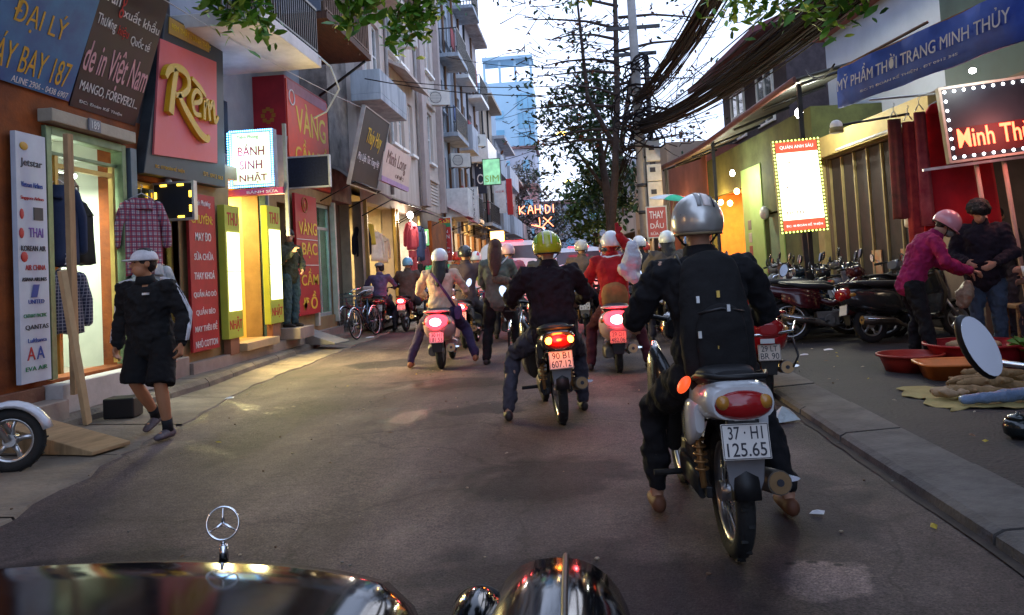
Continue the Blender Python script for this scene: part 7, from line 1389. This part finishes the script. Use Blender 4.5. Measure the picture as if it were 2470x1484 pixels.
# ---- baskets, produce
def tub(label, loc, r, h, m, oval=1., kind='tub'):
    t = thing(kind, label, 'tub', loc); M = Matrix.Diagonal((1, oval, 1)).to_3x3(); MB().lathe([(r * .78, 0), (r * .9, h * .6), (r, h), (r * 1.06, h), (r * 1.06, h - .02), (r * .98, h - .015), (r * .86, h * .5), (r * .74, .015)], 28, M=M).build('tub', m, t); return t
tub('shallow round red tub nearest the woman with pink helmet', (3.22, 8.35, .08), .3, .17, mat('tub_red', (.33, .03, .02), .4))
tub('large round red tub beside the feet of the dark jacketed man', (3.9, 8.45, .08), .46, .24, mat('tub_crimson', (.3, .012, .018), .4))
tub('dark red tub at the right edge full of green vegetables', (4.55, 8.1, .08), .45, .22, mat('tub_crimson', (.3, .012, .018), .4))
t = thing('basin', 'orange rectangular plastic basin in front of the red tubs', 'basin', (3.42, 7.75, .08), R_(-6)); b = MB(); rr = lambda s, z: [(x * s, y, z) for x, _, z_, y in [(0, 0, 0, 0)]]
def rrect(hw, hd, z, p=5, n=28): return [(hw * math.copysign(abs(math.cos(a)) ** (2 / p), math.cos(a)), hd * math.copysign(abs(math.sin(a)) ** (2 / p), math.sin(a)), z) for a in [2 * math.pi * k / n for k in range(n)]]
b.loft([rrect(.29, .19, 0), rrect(.34, .24, .15), rrect(.375, .275, .155), rrect(.375, .275, .135), rrect(.355, .255, .132), rrect(.33, .232, .14), rrect(.28, .18, .015)]); b.build('basin', mat('basin_orange', (.55, .16, .035), .4), t)
r = random.Random(21)
rootm = mat('root_brown', (.24, .15, .07), .85, var=.35, scale=14, bump=.6); rootp = mat('root_pale', (.36, .25, .15), .85, var=.3, scale=12, bump=.5)
def root(label, loc, rz, L, rad, m, group):
    t = thing('root', label, 'root', loc, rz, group); P = [(L * (i / 4 - .5), r.uniform(-.03, .03), rad + r.uniform(0, .012)) for i in range(5)]; b = MB(); b.limb(P, [rad * q for q in (.5, .85, 1, .9, .5)], 8)
    for k in range(3): a = V(P[1 + k]); b.limb([a, a + V((r.uniform(-.03, .03), r.choice((-1, 1)) * rad * 1.5, rad * .3))], [rad * .55, rad * .35], 6)
    o = b.build('root', m, t); remesh(o, .012, 2); return t
for i in range(9): root('long brown root %s on the sacking' % ['at the near end', 'second from the near end', 'third from the near end', 'fourth from the near end', 'in the middle', 'fourth from the far end', 'third from the far end', 'second from the far end', 'at the far end'][i], (2.98 + .11 * (i % 3) + .04 * i, 6.6 + .085 * i, .1 + .06 * (i % 2)), R_(r.uniform(-25, 20)), r.uniform(.4, .6), r.uniform(.035, .055), rootm, 'roots laid out on the sacking')
for i in range(7): root('knobbly pale root %s in the large red tub' % ['lowest', 'upper left', 'upper right', 'topmost', 'foremost', 'rearmost', 'sidelong'][i], (3.7 + .1 * (i % 4), 8.3 + .09 * (i % 3), .22 + .04 * (i // 3)), R_(r.uniform(0, 180)), .2, .04, rootp, 'pale roots heaped in the large red tub')
for i in range(5): root('stubby pale root %s beside the orange basin' % ['first', 'second', 'third', 'upright', 'last'][i], (2.78 + .09 * i, 6.62 + .06 * (i % 2), .1), R_(r.uniform(0, 180)), .2, .045, rootp, 'stubby roots beside the basin')
t = thing('sacking', 'crumpled yellow brown sacking sheet spread under the roots', 'sheet', (0, 0, 0)); b = MB(); n = 14
vs = [(2.62 + 1.3 * i / n + .05 * math.sin(j * 1.1), 6.15 + 1.05 * j / n + .06 * math.sin(i * .9) + .22 * i / n, .094 + .016 * math.sin(i * 1.9 + j * .7) * math.sin(j * 1.7 - i)) for j in range(n + 1) for i in range(n + 1)]
v2 = [(x, y, z - .006) for x, y, z in vs]; fs = [(j * (n + 1) + i, j * (n + 1) + i + 1, (j + 1) * (n + 1) + i + 1, (j + 1) * (n + 1) + i) for j in range(n) for i in range(n)]; b.add(vs, fs, True); b.add(v2, [f[::-1] for f in fs], True); b.build('sheet', mat('sack_yellow', (.3, .24, .09), .9, var=.25, scale=6, bump=.3), t)
t = thing('plastic_sheet', 'rolled blue grey plastic sheet along the near edge of the roots', 'sheet', (3.3, 6.38, .1), R_(6)); b = MB(); b.limb([(-.5, .02, .04), (-.2, 0, .05), (.2, .03, .045), (.6, .0, .05)], [.035, .05, .05, .06], 10); b.limb([(.2, .1, .06), (.6, .25, .09)], [.06, .1], 10); o = b.build('sheet', mat('plastic_blue', (.13, .19, .3), .3, bump=.8, bscale=22), t); remesh(o, .014, 2, .05)
t = thing('vegetables', 'bright green leafy vegetables piled in the dark red tub', 'vegetables', (4.5, 8.05, .3)); b = MB(); leaf_cloud(b, [(r.uniform(-.3, .3), r.uniform(-.3, .3), 0) for _ in range(20)], 240, .06, .08, r, .4); o = b.build('leaves', [mat('veg_green', (.1, .26, .02), .5), mat('veg_green2', (.05, .16, .02), .5)], t); o['kind'] = 'stuff'
# ---- small litter
def litter(label, x, y, z, w, d, m, rz, h=.012):
    b = MB(); b.add([(-w, -d, 0), (w, -d * .8, .004), (w * .9, d, h), (-w * .8, d * .9, .006), (0, 0, h * 1.6)], [(0, 1, 4), (1, 2, 4), (2, 3, 4), (3, 0, 4), (3, 2, 1, 0)]); tag(b.build('litter', m, None, (x, y, z), (0, 0, R_(rz))), label, 'litter', 'litter scattered on the ground')
b = MB()
for i in range(40):
    x, y = (r.uniform(2.2, 3.2), r.uniform(4.5, 11)) if i % 2 else (r.uniform(-3.2, 1.5), r.uniform(3.2, 12)); w_ = r.uniform(.012, .032); a_ = r.uniform(0, 6.3); b.mi = i % 3; z_ = .095 if i % 2 else .01
    q = [V((x, y, z_)) + V((w_ * u * math.cos(a_) - w_ * .6 * v * math.sin(a_), w_ * u * math.sin(a_) + w_ * .6 * v * math.cos(a_), h_)) for u, v, h_ in ((-1, 0, 0), (0, -1, .004), (1, 0, .006), (0, 1, .003), (0, 0, .012))]
    b.add(q, [(0, 1, 4), (1, 2, 4), (2, 3, 4), (3, 0, 4), (3, 2, 1, 0)])
o = b.build('leaf_litter', [mat('leaf_yellow', (.4, .3, .03), .7), mat('leaf_dead', (.12, .07, .04), .8), mat('paper_tan', (.35, .28, .2), .8)]); o['kind'] = 'stuff'; tag(o, 'scattered withered leaves and paper scraps on road and right pavement', 'leaf litter')
pw = mat('paper_white', (.62, .62, .64), .6)
litter('crumpled clear plastic bag lying in the gap by the right kerb', 1.5, 6.45, .012, .12, .07, mat('clear_plastic', (.5, .55, .56), .2, bump=.7, bscale=30), 20, .07)
litter('white paper scrap on the road before the right kerb', 1.1, 4.15, .01, .035, .02, pw, -30); litter('white scrap on the asphalt beside the star ornament', -1.35, 3.55, .01, .035, .016, pw, 40); litter('white scrap on the gutter by the walking man', -3.95, 8.7, .04, .05, .03, pw, 10); litter('white wrapper on the pavement by the parked motorbikes', 3.0, 10.3, .085, .06, .03, pw, 5); litter('small white wrapper nearer the red scooter', 2.6, 9.9, .085, .05, .02, pw, -10); litter('yellow leaf on the road by the right kerb', 1.55, 3.9, .01, .025, .015, mat('leaf_yellow', (.4, .3, .03), .7), 60); litter('scrap under the parked bicycle', -4.4, 16.4, .05, .09, .05, pw, 15)
b = MB()
for i in range(150):
    x, y = r.uniform(-4.2, 3.2), r.uniform(2.6, 12); q = r.uniform(.004, .013); b.mi = i % 3; b.ell((x, y, (.088 if x > 2.1 else .004 if x > -3.4 else .03) + q * .3), (q, q * r.uniform(.5, 1), q * .5), 6, 4)
o = b.build('grit', [cem, mat('paper_tan', (.35, .28, .2), .8), mat('leaf_dead', (.12, .07, .04), .8)]); o['kind'] = 'stuff'; tag(o, 'scattered crumbs of grit and pebbles over asphalt and kerbs', 'grit')
t = thing('cooking_pot', 'small round black pot on the right pavement near the sacking', 'pot', (2.66, 5.3, .08)); MB().lathe([(.05, 0), (.085, .03), (.09, .08), (.07, .12), (.062, .12), (.08, .07), (.04, .02)], 20).build('pot', mat('pot_black', (.01, .014, .014), .2, coat=.5), t); MB().lathe([(.074, .122), (.05, .14), (.012, .146), (.012, .16), (.0, .162)], 20).build('lid', mat('pot_black', (.01, .014, .014)), t)
# ---- the black car in the foreground
carp = mat('car_black', (.003, .003, .004), .09, coat=0, spec=.5, var=.02); t = thing('car', 'glossy black car bonnet with star ornament and rounded wing in the foreground', 'car', (0, 0, 0))
b = MB(); rows = []
for j in range(13):
    q = j / 12; y = .75 + 1.33 * q; row = []
    for i in range(25):
        u = i / 24; x = -1.95 + 1.6 * u; ex = abs(u * 2 - 1); z = .668 - .055 * ex ** 4 - .12 * max(0, (u - .93) / .07) ** 1.6 - .02 * q ** 2
        if q > .85: z -= .16 * ((q - .85) / .15) ** 2
        row.append((x, y - .16 * ex ** 2 * q - (.06 * max(0, (u - .9) / .1) ** 2) * q, z))
    rows.append(row)
vs = [p for q in rows for p in q]; b.add(vs, [(j * 25 + i, j * 25 + i + 1, (j + 1) * 25 + i + 1, (j + 1) * 25 + i) for j in range(12) for i in range(24)], True); h = b.build('bonnet', carp, t)
sd = h.modifiers.new('solid', 'SOLIDIFY'); sd.thickness = .02; sd.offset = -1
def dome(path, hw, up, dn, name):
    b = MB(); rings = []
    for (x, y, z), w, u_ in zip(path, hw, up): rings.append([(x + w * math.copysign(abs(math.cos(a)) ** .85, math.cos(a)), y, z + (u_ * max(0, math.sin(a)) ** .9 if math.sin(a) > 0 else dn * math.sin(a))) for a in [2 * math.pi * k / 28 for k in range(28)]])
    b.loft(rings); return b.build(name, carp, t)
w = dome([(-.085, 2.06, .33), (-.085, 2.03, .37), (-.088, 1.95, .41), (-.09, 1.82, .45), (-.093, 1.6, .46), (-.1, 1.3, .46), (-.1, .8, .45)], [.03, .09, .135, .165, .18, .19, .19], [.05, .14, .19, .205, .21, .21, .2], .3, 'wing')
MB().tube([(-.07, 2.03, .515), (-.068, 1.95, .602), (-.068, 1.82, .658), (-.066, 1.6, .673), (-.062, 1.3, .673), (-.06, .9, .655)], .0065, 8).build('wing_bead', black_plastic, w)
b = MB(); b.ell((-.262, 1.72, .545), (.06, .14, .075), 24, 14); hl = b.build('headlamp_pod', carp, t); b = MB(); b.torus((-.262, 1.8, .545), .056, .007, YM, 24, 6); b.build('headlamp_ring', dark_metal, hl)
b = MB(); b.box((-1.0, 1.2, .34), (1.7, 1.2, .3)); b.box((-.25, 1.1, .28), (.55, 1.2, .2)); b.build('body', carp, t, bev=.04)
so = thing('x', '', '') if False else None
b = MB(); Q = Euler((R_(80), 0, R_(8))).to_matrix(); c = V((-.915, 1.95, .712)); b.torus(c, .039, .0028, Q, 40, 8); hub = c
for k in range(3):
    a = R_(90 + 120 * k); d = Q @ V((math.cos(a), math.sin(a), 0)); b.tube([c, c + d * .02, c + d * .038], [.0055, .003, .0012], 6)
b.tube([c - V((0, 0, .04)), c - V((0, 0, .052))], [.004, .006], 10); b.tube([c - V((0, 0, .052)), c - V((0, 0, .09))], [.01, .012], 12); b.build('star_ornament', chrome, t)
finish_text()
